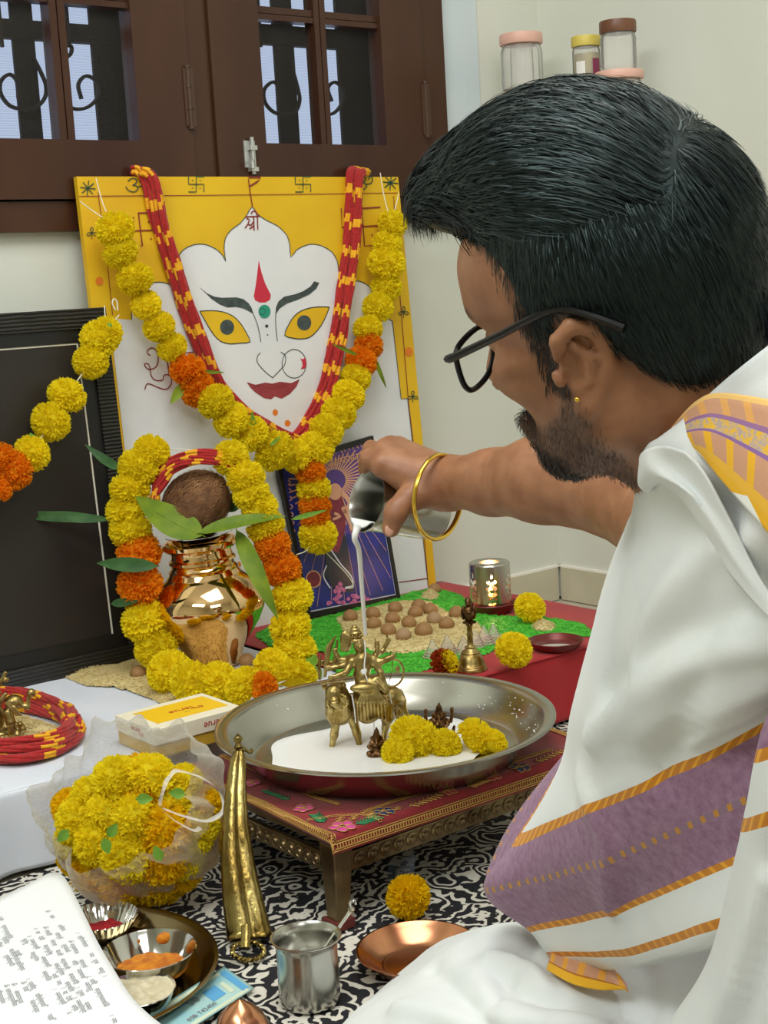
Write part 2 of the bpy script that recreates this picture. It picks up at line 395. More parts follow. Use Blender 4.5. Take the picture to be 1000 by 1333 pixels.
# ---------------------------------------------------------------- floor mat
def rugmat():
    s = NT('black_white_print')
    v = s.coord('Object'); n = s.n('ShaderNodeTexNoise'); n.inputs['Scale'].default_value = 16; n.inputs['Detail'].default_value = 2.5; s.l(v, n.inputs['Vector'])
    mr = s.n('ShaderNodeVectorMath', operation='SCALE'); mr.inputs['Scale'].default_value = .075; s.l(n.outputs['Color'], mr.inputs[0])
    ad = s.n('ShaderNodeVectorMath', operation='ADD'); s.l(v, ad.inputs[0]); s.l(mr.outputs[0], ad.inputs[1])
    vo = s.n('ShaderNodeTexVoronoi', feature='F1'); vo.inputs['Scale'].default_value = 17; s.l(ad.outputs[0], vo.inputs['Vector'])
    k = s.n('ShaderNodeMath', operation='MULTIPLY'); k.inputs[1].default_value = 34; s.l(vo.outputs['Distance'], k.inputs[0])
    sn = s.n('ShaderNodeMath', operation='SINE'); s.l(k.outputs[0], sn.inputs[0])
    w = s.n('ShaderNodeTexWave', wave_type='RINGS', rings_direction='SPHERICAL'); w.inputs['Scale'].default_value = 12; w.inputs['Distortion'].default_value = 14; w.inputs['Detail Scale'].default_value = 2.6; w.inputs['Detail'].default_value = 3; s.l(v, w.inputs['Vector'])
    big = s.noise(v, 6, 1); sel = s.n('ShaderNodeMath', operation='GREATER_THAN'); sel.inputs[1].default_value = .5; s.l(big, sel.inputs[0])
    mp = s.n('ShaderNodeMapRange'); mp.inputs['From Min'].default_value = -1; s.l(sn.outputs[0], mp.inputs[0])
    mx = s.n('ShaderNodeMix'); mx.data_type = 'FLOAT'; s.l(sel.outputs[0], mx.inputs[0]); s.l(mp.outputs[0], mx.inputs[2]); s.l(w.outputs['Fac'], mx.inputs[3])
    r = s.ramp(mx.outputs[0], [(0, lin('141319')), (.58, lin('1b181e')), (.64, lin('cfcabd')), (1, lin('d8d3c6'))])
    # deeper plum ground in places
    s.l(r, s.b.inputs['Base Color']); s.b.inputs['Roughness'].default_value = .85
    s.bump(s.noise(v, 700, 2), .2, .001)
    return s.m
M['rug'] = rugmat()
xs = np.linspace(.05, 2.3, 90); ys = np.linspace(-.2, 1.775, 90)
P = np.array([[(x, y, 0) for y in ys] for x in xs]); P[..., 2] = -.0035+.003*np.clip(noise3(P, 7), 0, 1)
g = G().grid(P); g.obj('floor_mat', M['rug'], None, (1.2, .8, -.005), label='black and cream printed floor mat with swirling paisley pattern under the ritual things', cat='mat')
# ================================================================ ALTAR TABLE and its cloths
HT = .118
for lab, xa, xb, ya in (('low wooden table under the white cloth at the left', .28, 1.385, 1.805), ('low wooden table under the red cloth at the right', 1.425, 1.975, 1.725)):
    t = thing('altar_table', lab, 'table', ((xa+xb)/2, 2.06, 0))
    G().box((xa, ya, .085), (xb, 2.33, .108)).obj('tabletop', M['brownwood'], t, smooth=False)
    for x in (xa+.04, xb-.04):
        for y in (ya+.03, 2.30): G().box((x-.02, y-.02, -.003), (x+.02, y+.02, .085)).obj('leg', M['brownwood'], t, smooth=False)
def drape(x0, x1, ztop, front, fold, name, m, side=None, seed=0., **kw):
    """cloth lying on the table with a front drop (and a right side drop)"""
    nx = 120; prof = [(2.335, ztop), (2.2, ztop), (2.05, ztop), (1.95, ztop), (1.86, ztop), (front+.012, ztop), (front+.003, ztop-.003), (front, ztop-.014), (front-.002, .07), (front-.004, .035), (front-.006, .003)]
    prof = crom([(0, a, b) for a, b in prof], 5)[:, 1:]
    X_ = np.linspace(x0, x1, nx); P = np.zeros((nx, len(prof), 3))
    for i, x in enumerate(X_):
        for j, (y, z) in enumerate(prof):
            P[i, j] = (x, y, z)
    top = P[..., 2] > ztop-.002
    dz = noise3(P, 11, seed)*.0011+noise3(P, 26, seed+3)*.0005
    P[..., 2] += np.where(top, dz, 0)
    hang = np.clip((ztop-P[..., 2])/ztop, 0, 1)
    P[..., 1] -= hang*fold*(np.sin(P[..., 0]*38+seed)+.6*np.sin(P[..., 0]*71+seed*2)+.9)*.5
    g = G().grid(P)
    if side:
        Y_ = np.linspace(front, 2.335, 60); Z_ = np.linspace(ztop, .003, 14); Q = np.zeros((60, 14, 3))
        for i, y in enumerate(Y_):
            for j, z in enumerate(Z_):
                h = (ztop-z)/ztop; Q[i, j] = (x1+h*.006+h*.006*math.sin(y*45), y-(1-i/59)*h*.004, z)
        g.grid(Q)
    o = g.obj(name, m, None, ((x0+x1)/2, 2.0, .1), angle=None, **kw)
    sm = o.modifiers.new('thick', 'SOLIDIFY'); sm.thickness = .0015; sm.offset = 1
    return o
drape(.24, 1.398, .1145, 1.785, .010, 'tablecloth', M['whitecloth'], label='white cotton cloth covering the left half of the low altar table', cat='tablecloth', seed=1.2)
drape(1.402, 1.994, .1175, 1.706, .008, 'tablecloth', M['redcloth'], side=True, label='plain red cloth covering the right half of the low altar table', cat='tablecloth', seed=4.)
# ================================================================ planes for flat drawings
class Plane:
    def __init__(s, o, lean, yaw=0):
        a = math.radians(lean); b = math.radians(yaw); s.o = A(*o)
        s.ex = A(math.cos(b), math.sin(b), 0); hz = A(-math.sin(b), math.cos(b), 0)
        s.ey = hz*math.sin(a)+A(0, 0, math.cos(a)); s.ez = -hz*math.cos(a)+A(0, 0, math.sin(a))
    def P(s, x, y, lift=0):
        r = ray(x, y); return CAMLOC+r*((s.o-CAMLOC)@s.ez)/(r@s.ez)+s.ez*lift
    def uv(s, x, y): q = s.P(x, y)-s.o; return q@s.ex, q@s.ey
    def decal(s, pts, name, m, parent, lift=.0006, t=.0004, **kw):
        P = [s.P(x, y) for x, y in pts]; return G().prism([((p-s.o)@s.ex, (p-s.o)@s.ey) for p in P], s.o+s.ez*lift, s.ex, s.ey, s.ez, t).obj(name, m, parent, smooth=False, **kw)
    def stroke(s, g, pts, w, lift=.001, n=5, m=0):
        """flat ribbon, w in pixels of the photograph"""
        P = np.array([s.P(x, y, lift) for x, y in pts])
        if n > 1 and len(P) > 2: P = crom(P, n)
        k = 1.0*np.linalg.norm(s.P(pts[0][0]+1, pts[0][1])-s.P(*pts[0])); T = np.gradient(P, axis=0); V = []
        for p, t_ in zip(P, T):
            q = unit(np.cross(s.ez, t_))*w*k/2; V += [p+q, p-q]
        g.add(V, [(2*i, 2*i+1, 2*i+3, 2*i+2) for i in range(len(P)-1)], m); return g
    def disc(s, g, c, rx, ry, lift=.0012, m=0, n=28):
        P = [s.P(c[0]+rx*math.cos(a), c[1]+ry*math.sin(a), lift) for a in np.linspace(0, 2*math.pi, n, endpoint=False)]
        g.add(P, [tuple(range(n))[::-1]], m); return g
def Z2(L): return [(90+.49*x, 210+.49*y) for x, y in L]
def Z4(L): return [(250+.19*x, 370+.19*y) for x, y in L]
BP = Plane((1.58, 2.30, .116), 3.5)
board = thing('painted_board', 'large white board with yellow border and drawn goddess face, leaning at the back', 'painting', (1.58, 2.31, .116))
u0, _ = BP.uv(99, 240); u0b, _ = BP.uv(121, 398); u0 = (u0+u0b)/2; u1, _ = BP.uv(568, 762); v1 = BP.uv(300, 230)[1]
G().prism([(u0, .001), (u1, .001), (u1, v1), (u0, v1)], BP.o-BP.ez*.012, BP.ex, BP.ey, BP.ez, .012).obj('panel', M['boardyellow'], board, smooth=False)
W = Z2([(165, 421), (166, 385), (180, 348), (208, 327), (240, 321), (268, 328), (292, 345), (290, 300), (289, 258), (303, 235), (330, 222), (360, 221), (390, 234), (408, 252), (415, 266), (411, 235), (414, 205), (430, 182), (452, 166), (470, 145), (485, 121), (500, 141), (525, 158), (553, 172), (577, 196), (585, 222), (588, 256), (603, 236), (635, 221), (668, 224), (698, 242), (712, 268), (716, 305), (709, 338), (735, 322), (768, 318), (797, 333), (815, 365), (822, 400), (858, 425), (881, 632), (898, 630)])
W = [(123, 416)]+W+[(557, 764), (600, 990)]
uvs = [BP.uv(x, y) for x, y in W]; uvs[-1] = (uvs[-2][0], .002); uvs.append((uvs[0][0]+.03, .002)); uvs[0] = (uvs[0][0]+.03, uvs[0][1])
G().prism(uvs, BP.o, BP.ex, BP.ey, BP.ez, .0008).obj('white_field', M['boardwhite'], board, smooth=False, label='white painted shape with crown lobes')
L = .0016
gs = G(); BP.stroke(gs, W[1:35], 1.1, L, 2); BP.stroke(gs, W[34:41], 1.0, L, 2); BP.stroke(gs, W[40:43], 1.0, L, 1); BP.stroke(gs, [W[42], W[43]], .8, L, 1)
gs.obj('outline', M['pgrey'], board, smooth=False)
gs = G()
eyeL = Z4([(50, 185), (130, 181), (210, 190), (280, 220), (330, 270), (370, 335), (395, 395), (330, 403), (260, 409), (195, 392), (145, 345), (95, 265)])
eyeR = Z4([(938, 158), (895, 155), (820, 160), (745, 183), (695, 222), (655, 285), (632, 350), (685, 369), (740, 375), (800, 365), (853, 320), (900, 250)])
for e, pu in ((eyeL, (237, 295)), (eyeR, (765, 265))):
    o = BP.decal(e, 'eye', M['boardyellow'], board, .0010)
    g = G(); BP.stroke(g, e+[e[0]], 1.0, .0019, 2); g.obj('eye_outline', M['pblack'], o, smooth=False)
    c = Z4([pu])[0]; g = G(); BP.disc(g, c, 9.2, 9.9, .0019); g.obj('pupil', M['pgrey'], o, smooth=False)
BP.decal(Z4([(50, 20), (100, 62), (150, 85), (200, 93), (300, 90), (350, 102), (385, 130), (405, 160), (420, 205), (395, 190), (350, 167), (300, 156), (240, 160), (190, 140), (130, 100)]), 'eyebrow', M['pgrey'], board, .0010)
BP.decal(Z4([(870, -10), (850, 30), (800, 72), (720, 108), (650, 132), (600, 165), (572, 205), (573, 160), (590, 118), (630, 85), (700, 70), (760, 48), (810, 15), (835, -20)]), 'eyebrow', M['pgrey'], board, .0010)
BP.decal(Z2([(503, 264), (510, 295), (520, 325), (535, 355), (533, 368), (520, 375), (505, 375), (493, 369), (490, 358), (495, 330), (499, 300)]), 'red_tilak', M['pred'], board, .0010)
g = G(); BP.disc(g, Z4([(494, 187)])[0], 7.8, 8.8, .0017); g.obj('teal_dot', M['pteal'], board, smooth=False)
g = G(); BP.stroke(g, [(341+4.0*math.cos(a), 405.6+4.3*math.sin(a)) for a in np.linspace(0, 6.3, 14)], .5, .0019, 1); BP.disc(g, Z4([(509, 287)])[0], 2, 2.1, .0017); BP.disc(g, Z4([(515, 347)])[0], .9, .9, .0017); g.obj('ink_dots', M['pblack'], board, smooth=False)
BP.decal(Z4([(373, 670), (430, 690), (500, 674), (548, 681), (600, 668), (680, 678), (735, 650), (715, 700), (670, 750), (612, 785), (565, 768), (540, 789), (490, 780), (430, 740), (395, 705)]), 'lips', M['plip'], board, .0010)
g = G(); BP.stroke(g, Z4([(385, 680), (480, 700), (555, 715), (620, 700), (725, 660)]), .6, .0017); g.obj('lip_line', M['pmar'], board, smooth=False)
g = G()
for c in ([(412, 195), (440, 260), (458, 330), (469, 395)], [(571, 190), (571, 280), (582, 390)], [(465, 470), (447, 492), (443, 530), (470, 570), (510, 610), (550, 641)], [(550, 641), (600, 588), (634, 545), (636, 490), (605, 465)]): BP.stroke(g, Z4(c), .9, .0017)
BP.stroke(g, [(250+.19*(697+83*math.cos(a)), 370+.19*(545+98*math.sin(a))) for a in np.linspace(0, 2*math.pi, 30)], .8, .0017, 1)
g.obj('nose_drawing', M['pgrey'], board, smooth=False)
BP.decal(Z4([(738, 508), (755, 515), (770, 503), (780, 540), (770, 577), (742, 580), (755, 560), (752, 530)]), 'nose_ring_stone', M['pred'], board, .0018)
g = G(); BP.disc(g, (358, 537), 3.4, 4.2); BP.disc(g, (374, 551), 3.8, 4.2); BP.disc(g, (310, 735), 3.5, 4); g.obj('red_dots', M['porange'], board, smooth=False)
# border drawings
g = G()
for c in [[(25, 93), (300, 91), (600, 88), (872, 84)]]: BP.stroke(g, Z2(c), .9, L, 1)
BP.stroke(g, [(127, 250), (138, 330), (146, 410)], .9, L, 1); BP.stroke(g, [(512, 255), (516, 330), (523, 420), (531, 520), (552, 700), (557, 763)], .9, L, 1); BP.stroke(g, [(519, 758), (556, 753)], 1.1, L, 1)
g.obj('border_lines', M['pmar'], board, smooth=False)
def sw(g, c, r, flip=1, w=1.2):
    x, y = c
    for k in range(4):
        a = k*math.pi/2; ca, sa = math.cos(a), math.sin(a)
        f = lambda u, v: (x+ca*u-sa*v, y+sa*u+ca*v)
        BP.stroke(g, [f(0, 0), f(r, 0), f(r, r*flip)], w, L, 1); BP.disc(g, f(r*.5, r*.5), .8, .8, L)
for c in ((255, 240), (394, 240)): g = G(); sw(g, c, 10); g.obj('swastika_sign', M['pgreen'], board, smooth=False)
for c in ((114, 245), (508, 238)):
    g = G()
    for k in range(4):
        a = k*math.pi/4+.1; BP.stroke(g, [(c[0]-10*math.cos(a), c[1]-10*math.sin(a)), (c[0]+10*math.cos(a), c[1]+10*math.sin(a))], 1.2, L, 1)
    g.obj('star_sign', M['pgreen'], board, smooth=False)
for c in ((175, 241), (473, 238)):
    x, y = c; g = G()
    BP.stroke(g, [(x-9, y-5), (x-3, y-9), (x+3, y-6), (x, y-1), (x-3, y), (x+2, y+1), (x+4, y+5), (x-1, y+9), (x-8, y+7), (x-12, y+2)], 1.2, L, 3)
    BP.stroke(g, [(x+4, y+2), (x+9, y+1), (x+12, y-4), (x+9, y-8), (x+6, y-4)], 1.1, L, 3); BP.stroke(g, [(x+3, y-12), (x+7, y-10), (x+11, y-13)], 1, L, 2)
    g.obj('om_sign', M['pgreen'], board, smooth=False)
for c in ((119, 303), (525, 406), (537, 516)):
    x, y = c; g = G()
    for a in (-1.57, .4, 2.7): BP.stroke(g, [(x, y), (x+5*math.cos(a-.4), y+5*math.sin(a-.4)), (x+7*math.cos(a), y+7*math.sin(a)), (x+5*math.cos(a+.4), y+5*math.sin(a+.4)), (x, y)], .9, L, 3)
    BP.stroke(g, [(x, y), (x, y+8)], .9, L, 1); g.obj('trefoil_sign', M['pgreen'], board, smooth=False)
g = G(); BP.stroke(g, [(323, 233), (325, 250), (328.5, 271)], 1.3, L, 1); BP.stroke(g, [(323, 231), (339, 231), (334, 237), (324, 243)], 1.8, L, 1); g.obj('flag', M['pmar'], board, smooth=False)
g = G()
sh = lambda L_: [(90+.49*x, 210+.49*y) for x, y in L_]
for c in ([(468, 148), (506, 146)], [(499, 147), (500, 182)], [(499, 147), (495, 135), (487, 133), (482, 140)], [(489, 147), (490, 184)], [(470, 152), (478, 156), (474, 166), (482, 170), (489, 160)], [(475, 166), (466, 178)], [(489, 172), (478, 180)]): BP.stroke(g, sh(c), 1.5, .0019, 2)
g.obj('shri_lettering', M['pmar'], board, smooth=False)
g = G()
M5 = lambda L_: [(170+.075*x, 230+.075*y) for x, y in L_]
for c in ([(120, 632), (520, 625)], [(130, 630), (165, 930), (200, 1200), (165, 1205)], [(50, 940), (640, 920), (650, 1200)], [(50, 940), (40, 700)]): BP.stroke(g, M5(c), 1.6, L, 1)
g.obj('swastika_sign', M['pmar'], board, smooth=False); g = G()
for c in ([(722, 125), (724, 176), (828, 171)], [(748, 127), (826, 122)], [(775, 100), (784, 225), (828, 222)]): BP.stroke(g, Z2(c), 1.5, L, 1)
g.obj('swastika_sign', M['pmar'], board, smooth=False); g = G()
O6 = lambda L_: [(180+.12*x, 440+.12*y) for x, y in L_]
BP.stroke(g, O6([(130, 190), (95, 170), (100, 130), (150, 108), (200, 150), (210, 250), (180, 320), (110, 340), (65, 300), (75, 278), (110, 290), (125, 350), (140, 420), (190, 460), (260, 455), (270, 410), (310, 398), (350, 430), (350, 500), (300, 555), (220, 540), (100, 495), (65, 560)]), 1.3, .0019, 4)
BP.stroke(g, O6([(490, 165), (620, 150)]), 1.1, .0019, 1); BP.stroke(g, O6([(310, 230), (330, 410)]), 1.4, .0019, 1)
BP.stroke(g, [(432, 470), (424, 478), (423, 492), (430, 500)], 1.2, .0019, 3)
for x, y in ((193, 289), (196, 311), (171, 310), (484, 306)): BP.disc(g, (x, y), 1.1, 1.1, L)
g.obj('scroll_lettering', M['pmar'], board, smooth=False, kind='stuff')
g = G(); BP.disc(g, (129, 366), 5, 5.5); BP.disc(g, (532, 458), 5, 6); g.obj('orange_dots', M['porange'], board, smooth=False, kind='stuff')
# ---------------------------------------------------------------- black framed picture at the left
M['reed'] = None
s = NT('reeded_black_wood'); v = s.coord('Object'); w = s.n('ShaderNodeTexWave', wave_type='BANDS', bands_direction='Z'); w.inputs['Scale'].default_value = 48; w.inputs['Distortion'].default_value = 1.2; s.l(v, w.inputs[0]); s.bump(w.outputs['Fac'], .8, .002)
s.b.inputs['Base Color'].default_value = lin('171614'); s.b.inputs['Roughness'].default_value = .42; M['reed'] = s.m
M['darkpanel'] = mat('dark_picture_surface', '27221f', .45, c2='211d1b', nscale=3)
KP = Plane((1.2, 2.262, .1155), 4.0)
pic = thing('framed_picture', 'big black-framed dark picture at the left edge with a marigold string across it', 'picture frame', (1.0, 2.27, .1155))
ku1 = KP.uv(176, 848)[0]*.5+KP.uv(153, 400)[0]*.5; kv1 = KP.uv(150, 399)[1]; ku0 = ku1-.62
def bars(pl, name, m, parent, u0, v0, u1, v1, w, lift, t):
    for q in ([(u0, v0), (u1, v0), (u1-w, v0+w), (u0+w, v0+w)], [(u1, v0), (u1, v1), (u1-w, v1-w), (u1-w, v0+w)], [(u1, v1), (u0, v1), (u0+w, v1-w), (u1-w, v1-w)], [(u0, v1), (u0, v0), (u0+w, v0+w), (u0+w, v1-w)]):
        G().prism(q, pl.o+pl.ez*lift, pl.ex, pl.ey, pl.ez, t).obj(name, m, parent, smooth=False)
bars(KP, 'frame_bar', M['reed'], pic, ku0, 0, ku1, kv1, .034, -.014, .014)
bars(KP, 'inner_moulding', M['black'], pic, ku0+.034, .034, ku1-.034, kv1-.034, .024, -.014, .009)
G().prism([(ku0+.03, .03), (ku1-.03, .03), (ku1-.03, kv1-.03), (ku0+.03, kv1-.03)], KP.o-KP.ez*.016, KP.ex, KP.ey, KP.ez, .008).obj('picture_surface', M['darkpanel'], pic, smooth=False)
bars(KP, 'white_line', M['thread'], pic, ku0+.058, .052, ku1-.058, kv1-.058, .0028, -.0078, .0012)
g = G(); P = [KP.P(x, y, .012) for x, y in ((146, 404), (142, 396), (144, 390), (148, 394), (149, 405))]; g.tube(crom(P, 4), .0012, 6); g.obj('hook', M['thread'], pic)
# ---------------------------------------------------------------- printed deity picture with tilted frame
DP = Plane((1.70, 2.262, .1185), 5.0, -3)
dp = thing('framed_print', 'small blue devotional print in a thin black frame tilted against the painted board', 'picture frame', (1.70, 2.27, .1185))
TL, TR, BR, BL = (361, 604), (486, 567), (522, 780), (402, 805)
uvq = [A(*DP.uv(*c)) for c in (BL, BR, TR, TL)]; cen = sum(uvq)/4
def inset(d): return [q+(cen-q)/np.linalg.norm(cen-q)*d for q in uvq]
G().prism(uvq, DP.o-DP.ez*.012, DP.ex, DP.ey, DP.ez, .006).obj('backing', M['black'], dp, smooth=False)
a_, b_ = uvq, inset(.013)
for i in range(4):
    j = (i+1) % 4; G().prism([a_[i], a_[j], b_[j], b_[i]], DP.o-DP.ez*.0062, DP.ex, DP.ey, DP.ez, .0062).obj('frame_bar', M['black'], dp, smooth=False)
M['pblue'] = mat('print_blue', '26308f', .38, c2='1f2a72', nscale=25); M['ppeach'] = mat('print_peach', 'dba27e', .3); M['ppurple'] = mat('print_purple', '5a3b8c', .3)
M['pcrim'] = mat('print_crimson', '8c2c3c', .3, c2='6f2238', nscale=60); M['pdark'] = mat('print_dark', '232b3c', .3); M['ppink'] = mat('print_pink', 'd680b0', .35, c2='b04a83', nscale=200); M['psilver'] = mat('print_silver', 'd9d9e8', .3); M['pskin'] = mat('print_skin', 'd9a183', .4)
G().prism(inset(.012), DP.o-DP.ez*.0056, DP.ex, DP.ey, DP.ez, .0012).obj('margin', M['psilver'], dp, smooth=False)
prt = G().prism(inset(.016), DP.o-DP.ez*.0042, DP.ex, DP.ey, DP.ez, .0006).obj('printed_picture', M['pblue'], dp, smooth=False)
c0 = (437, 625); g = G()
def clipr(a, r1):   # end of a sunray inside the print
    for r in np.linspace(r1, 5, 40):
        u = DP.uv(c0[0]+r*math.cos(a), c0[1]+r*math.sin(a)); q = inset(.022); ins = True
        for i in range(4):
            e = q[(i+1) % 4]-q[i]; d = A(*u)-q[i]
            if e[0]*d[1]-e[1]*d[0] < 0: ins = False
        if ins: return r
    return 5
for i in range(44):
    a = i*2*math.pi/44+.03; DP.stroke(g, [(c0[0]+14*math.cos(a), c0[1]+14*math.sin(a)), (c0[0]+clipr(a, 60)*math.cos(a), c0[1]+clipr(a, 60)*math.sin(a))], 1.6, -.0030, 1)
for i in range(18):
    a = .5+i*.11; r1 = clipr(a, 190); DP.stroke(g, [(c0[0]+64*math.cos(a), c0[1]+64*math.sin(a)), (c0[0]+r1*math.cos(a), c0[1]+r1*math.sin(a))], .5, -.0031, 1)
g.obj('sun_rays', M['ppeach'], prt, smooth=False)
DP.decal([(423, 590), (478, 575), (486, 640), (470, 700), (440, 690), (405, 640)], 'purple_sky', M['ppurple'], prt, -.0034, .0002)
g = G(); DP.disc(g, (437, 640), 9, 11, -.0024); DP.stroke(g, [(445, 640), (456, 655), (449, 668)], 5, -.0024, 2); DP.stroke(g, [(447, 660), (455, 676), (460, 690)], 5, -.0024, 2); DP.stroke(g, [(436, 668), (444, 672), (434, 676)], 3, -.0021, 2); g.obj('figure_skin', M['pskin'], prt, smooth=False)
DP.decal([(430, 650), (446, 646), (452, 665), (450, 690), (442, 720), (428, 715)], 'figure_robe', M['pcrim'], prt, -.0027, .0002)
DP.decal([(425, 712), (445, 690), (452, 700), (458, 740), (462, 770), (440, 772), (424, 750)], 'dark_mount', M['pdark'], prt, -.0028, .0002)
g = G(); DP.disc(g, (409, 754), 10, 11.5, -.0024); g.obj('round_seal', M['ppeach'], prt, smooth=False)
g = G(); DP.disc(g, (409, 754), 8.6, 10, -.0022); g.obj('seal_centre', M['pcrim'], prt, smooth=False)
g = G(); DP.stroke(g, [(432, 716), (445, 735), (458, 750), (460, 762), (450, 765)], 1.6, -.0022, 3); DP.stroke(g, [(426, 736), (422, 750), (431, 766)], 1.6, -.0022, 3); g.obj('silver_curves', M['psilver'], prt, smooth=False)
g = G(); rr = random.Random(3)
for i in range(26): DP.disc(g, (452+rr.uniform(-26, 30), 782+rr.uniform(-7, 5)-.08*0), rr.uniform(2, 4), rr.uniform(2, 3.4), -.0023+i*.00001, n=9)
for i in range(10): DP.disc(g, (443+rr.uniform(-6, 6), 768+rr.uniform(-8, 8)), 2.5, 3, -.0022+i*.00001, n=9)
g.obj('lotus_flowers', M['ppink'], prt, smooth=False)
g = G()
for i in range(9):
    x = 432+i*5.4; y = 586-i*1.6; DP.stroke(g, [(x, y), (x+4, y-1)], 1.4, -.0024, 1); DP.stroke(g, [(x+2, y), (x+rr.uniform(0, 3), y+4), (x+rr.uniform(1, 5), y+7)], 1.3, -.0024, 2)
for i in range(12): x = 376+i*1.0; y = 625+i*10.5; DP.stroke(g, [(x, y), (x+3, y+3), (x, y+6)], 1.2, -.0024, 2)
for i in range(9): x = 430+i*5.6; y = 600-i*1.4; DP.stroke(g, [(x, y), (x+4.4, y-1)], 1.3, -.0022, 1); DP.stroke(g, [(x+3, y), (x+3, y+7)], 1.3, -.0022, 1); DP.stroke(g, [(x+3, y+3), (x, y+4), (x+1, y+7)], 1.1, -.0022, 2)
g.obj('orange_lettering', M['ppeach'], prt, smooth=False, kind='stuff')
# ================================================================ MARIGOLDS
def marigold_mesh(seed, npet=250, flat=.80, full=1.0, lower=-.55):
    """unit marigold: ruffled petals over a dome; +z is the face of the flower"""
    r = random.Random(seed); g = G(); gold = math.pi*(3-math.sqrt(5))
    g.ell((0, 0, 0), (.78, .78, .78*flat), n=12, k=8)
    for i in range(npet):
        zz = 1-(1-lower)*(i+.5)/npet; a = i*gold+r.uniform(-.25, .25); rr = math.sqrt(max(0, 1-zz*zz))
        d = A(rr*math.cos(a), rr*math.sin(a), zz); d = unit(d+A(r.uniform(-.12, .12), r.uniform(-.12, .12), r.uniform(-.12, .12)))
        t1 = unit(np.cross(d, [r.uniform(-1, 1), r.uniform(-1, 1), r.uniform(-1, 1)])); t2 = np.cross(d, t1)
        R = full*(.95+.07*r.random()); w = .115+.04*r.random(); V = []
        for lv, (rad, ww) in enumerate(((.66, .6), (.88, 1.0), (1.0, .95))):
            for k in range(4):
                u = (k-1.5)/1.5
                ruf = (.042 if k % 2 else -.042)*(lv*.6)
                p = d*(R*rad+(ruf*.8 if lv == 2 else 0))+t1*(u*w*ww)+t2*(ruf+.05*lv*(abs(u)))
                V.append((p[0], p[1], p[2]*flat))
        F = [(l*4+k, l*4+k+1, l*4+k+5, l*4+k+4) for l in range(2) for k in range(3)]
        g.add(V, F)
    me = bpy.data.meshes.new('marigold'); V = np.concatenate(g.V); me.from_pydata(V.tolist(), [], g.F); me.polygons.foreach_set('use_smooth', [True]*len(me.polygons)); me.update()
    return me
def sepal_mesh():
    g = G(); g.lathe([(0, -.95), (.12, -.95), (.16, -.8), (.34, -.62), (.44, -.42)], n=10)
    me = bpy.data.meshes.new('sepal'); V = np.concatenate(g.V); me.from_pydata(V.tolist(), [], g.F); me.polygons.foreach_set('use_smooth', [True]*len(me.polygons)); me.update(); return me
FM = {}
for key, m in (('y', 'yellowfl'), ('d', 'yellowfl2'), ('o', 'orangefl'), ('r', 'rustfl')):
    FM[key] = []
    for q in range(3 if key != 'r' else 1):
        me = marigold_mesh(hash_ := (ord(key)*7+q), 250 if key != 'o' else 270); me.materials.append(M[m]); FM[key].append(me)
SEP = sepal_mesh(); SEP.materials.append(M['sepal'])
frnd = random.Random(11)
def place_mesh(name, me, parent, P, R, face=None, flat=1.0, spin=None):
    o = bpy.data.objects.new(name, me); COL.objects.link(o)
    d = Vector(unit(face if face is not None else A(0, 0, 1))); q = d.to_track_quat('Z', 'Y').to_matrix()
    a = frnd.uniform(0, 6.28) if spin is None else spin
    base = WL[parent.name] if parent is not None else np.zeros(3)
    mtx = Matrix.Translation(Vector(np.asarray(P)-base)) @ q.to_4x4() @ Matrix.Rotation(a, 4, 'Z') @ Matrix.Diagonal((R, R, R*flat, 1))
    o.matrix_basis = mtx
    if parent is not None: o.parent = parent
    WL[o.name] = np.asarray(P, float)
    return o
def flower(parent, P, R, key='y', face=None, flat=1.0):
    return place_mesh('flower', frnd.choice(FM[key]), parent, P, R, face, flat)
def loose_marigold(P, R, key, face, label, group=None, sep=True):
    t = thing('marigold', label, 'flower', P, group)
    place_mesh('petals', frnd.choice(FM[key]), t, P, R, face)
    if sep: place_mesh('sepal', SEP, t, P, R, face)
    return t
VIEW = lambda x, y: -unit(ray(x, y))
def garland(name, label, L, dfun, strings=(), parts=None):
    """L: (x, y, radius px, colour); dfun(x, y, r) gives the distance"""
    x0, y0 = L[0][:2]; P0 = pd(x0, y0, dfun(x0, y0, 20)); t = thing(name, label, 'garland', P0)
    prev = None; pts = []
    for i, (x, y, r, c) in enumerate(L):
        d = dfun(x, y, r); P = pd(x, y, d); R = r*d/FPX*1.03; pts.append(P)
    for i, (x, y, r, c) in enumerate(L):
        d = dfun(x, y, r); a = pts[max(i-1, 0)]; b = pts[min(i+1, len(L)-1)]; T = unit(b-a)
        V = VIEW(x, y)
        face = unit(T*frnd.choice((-1, 1))*.8+V*(.7+.4*frnd.random())+A(frnd.uniform(-.3, .3), frnd.uniform(-.3, .3), frnd.uniform(-.3, .3)))
        flower(t, pts[i], r*d/FPX*1.04, c, face, .95+.15*frnd.random())
    g = G(); g.tube(pts, .0011, 6)
    for s_ in strings: g.tube(crom([pd(x, y, dfun(x, y, 20)+e) for x, y, e in s_], 4), .0010, 6)
    g.obj('thread', M['thread'], t)
    return t
BD = lambda x, y: float((BP.P(x, y)-CAMLOC)@FW)
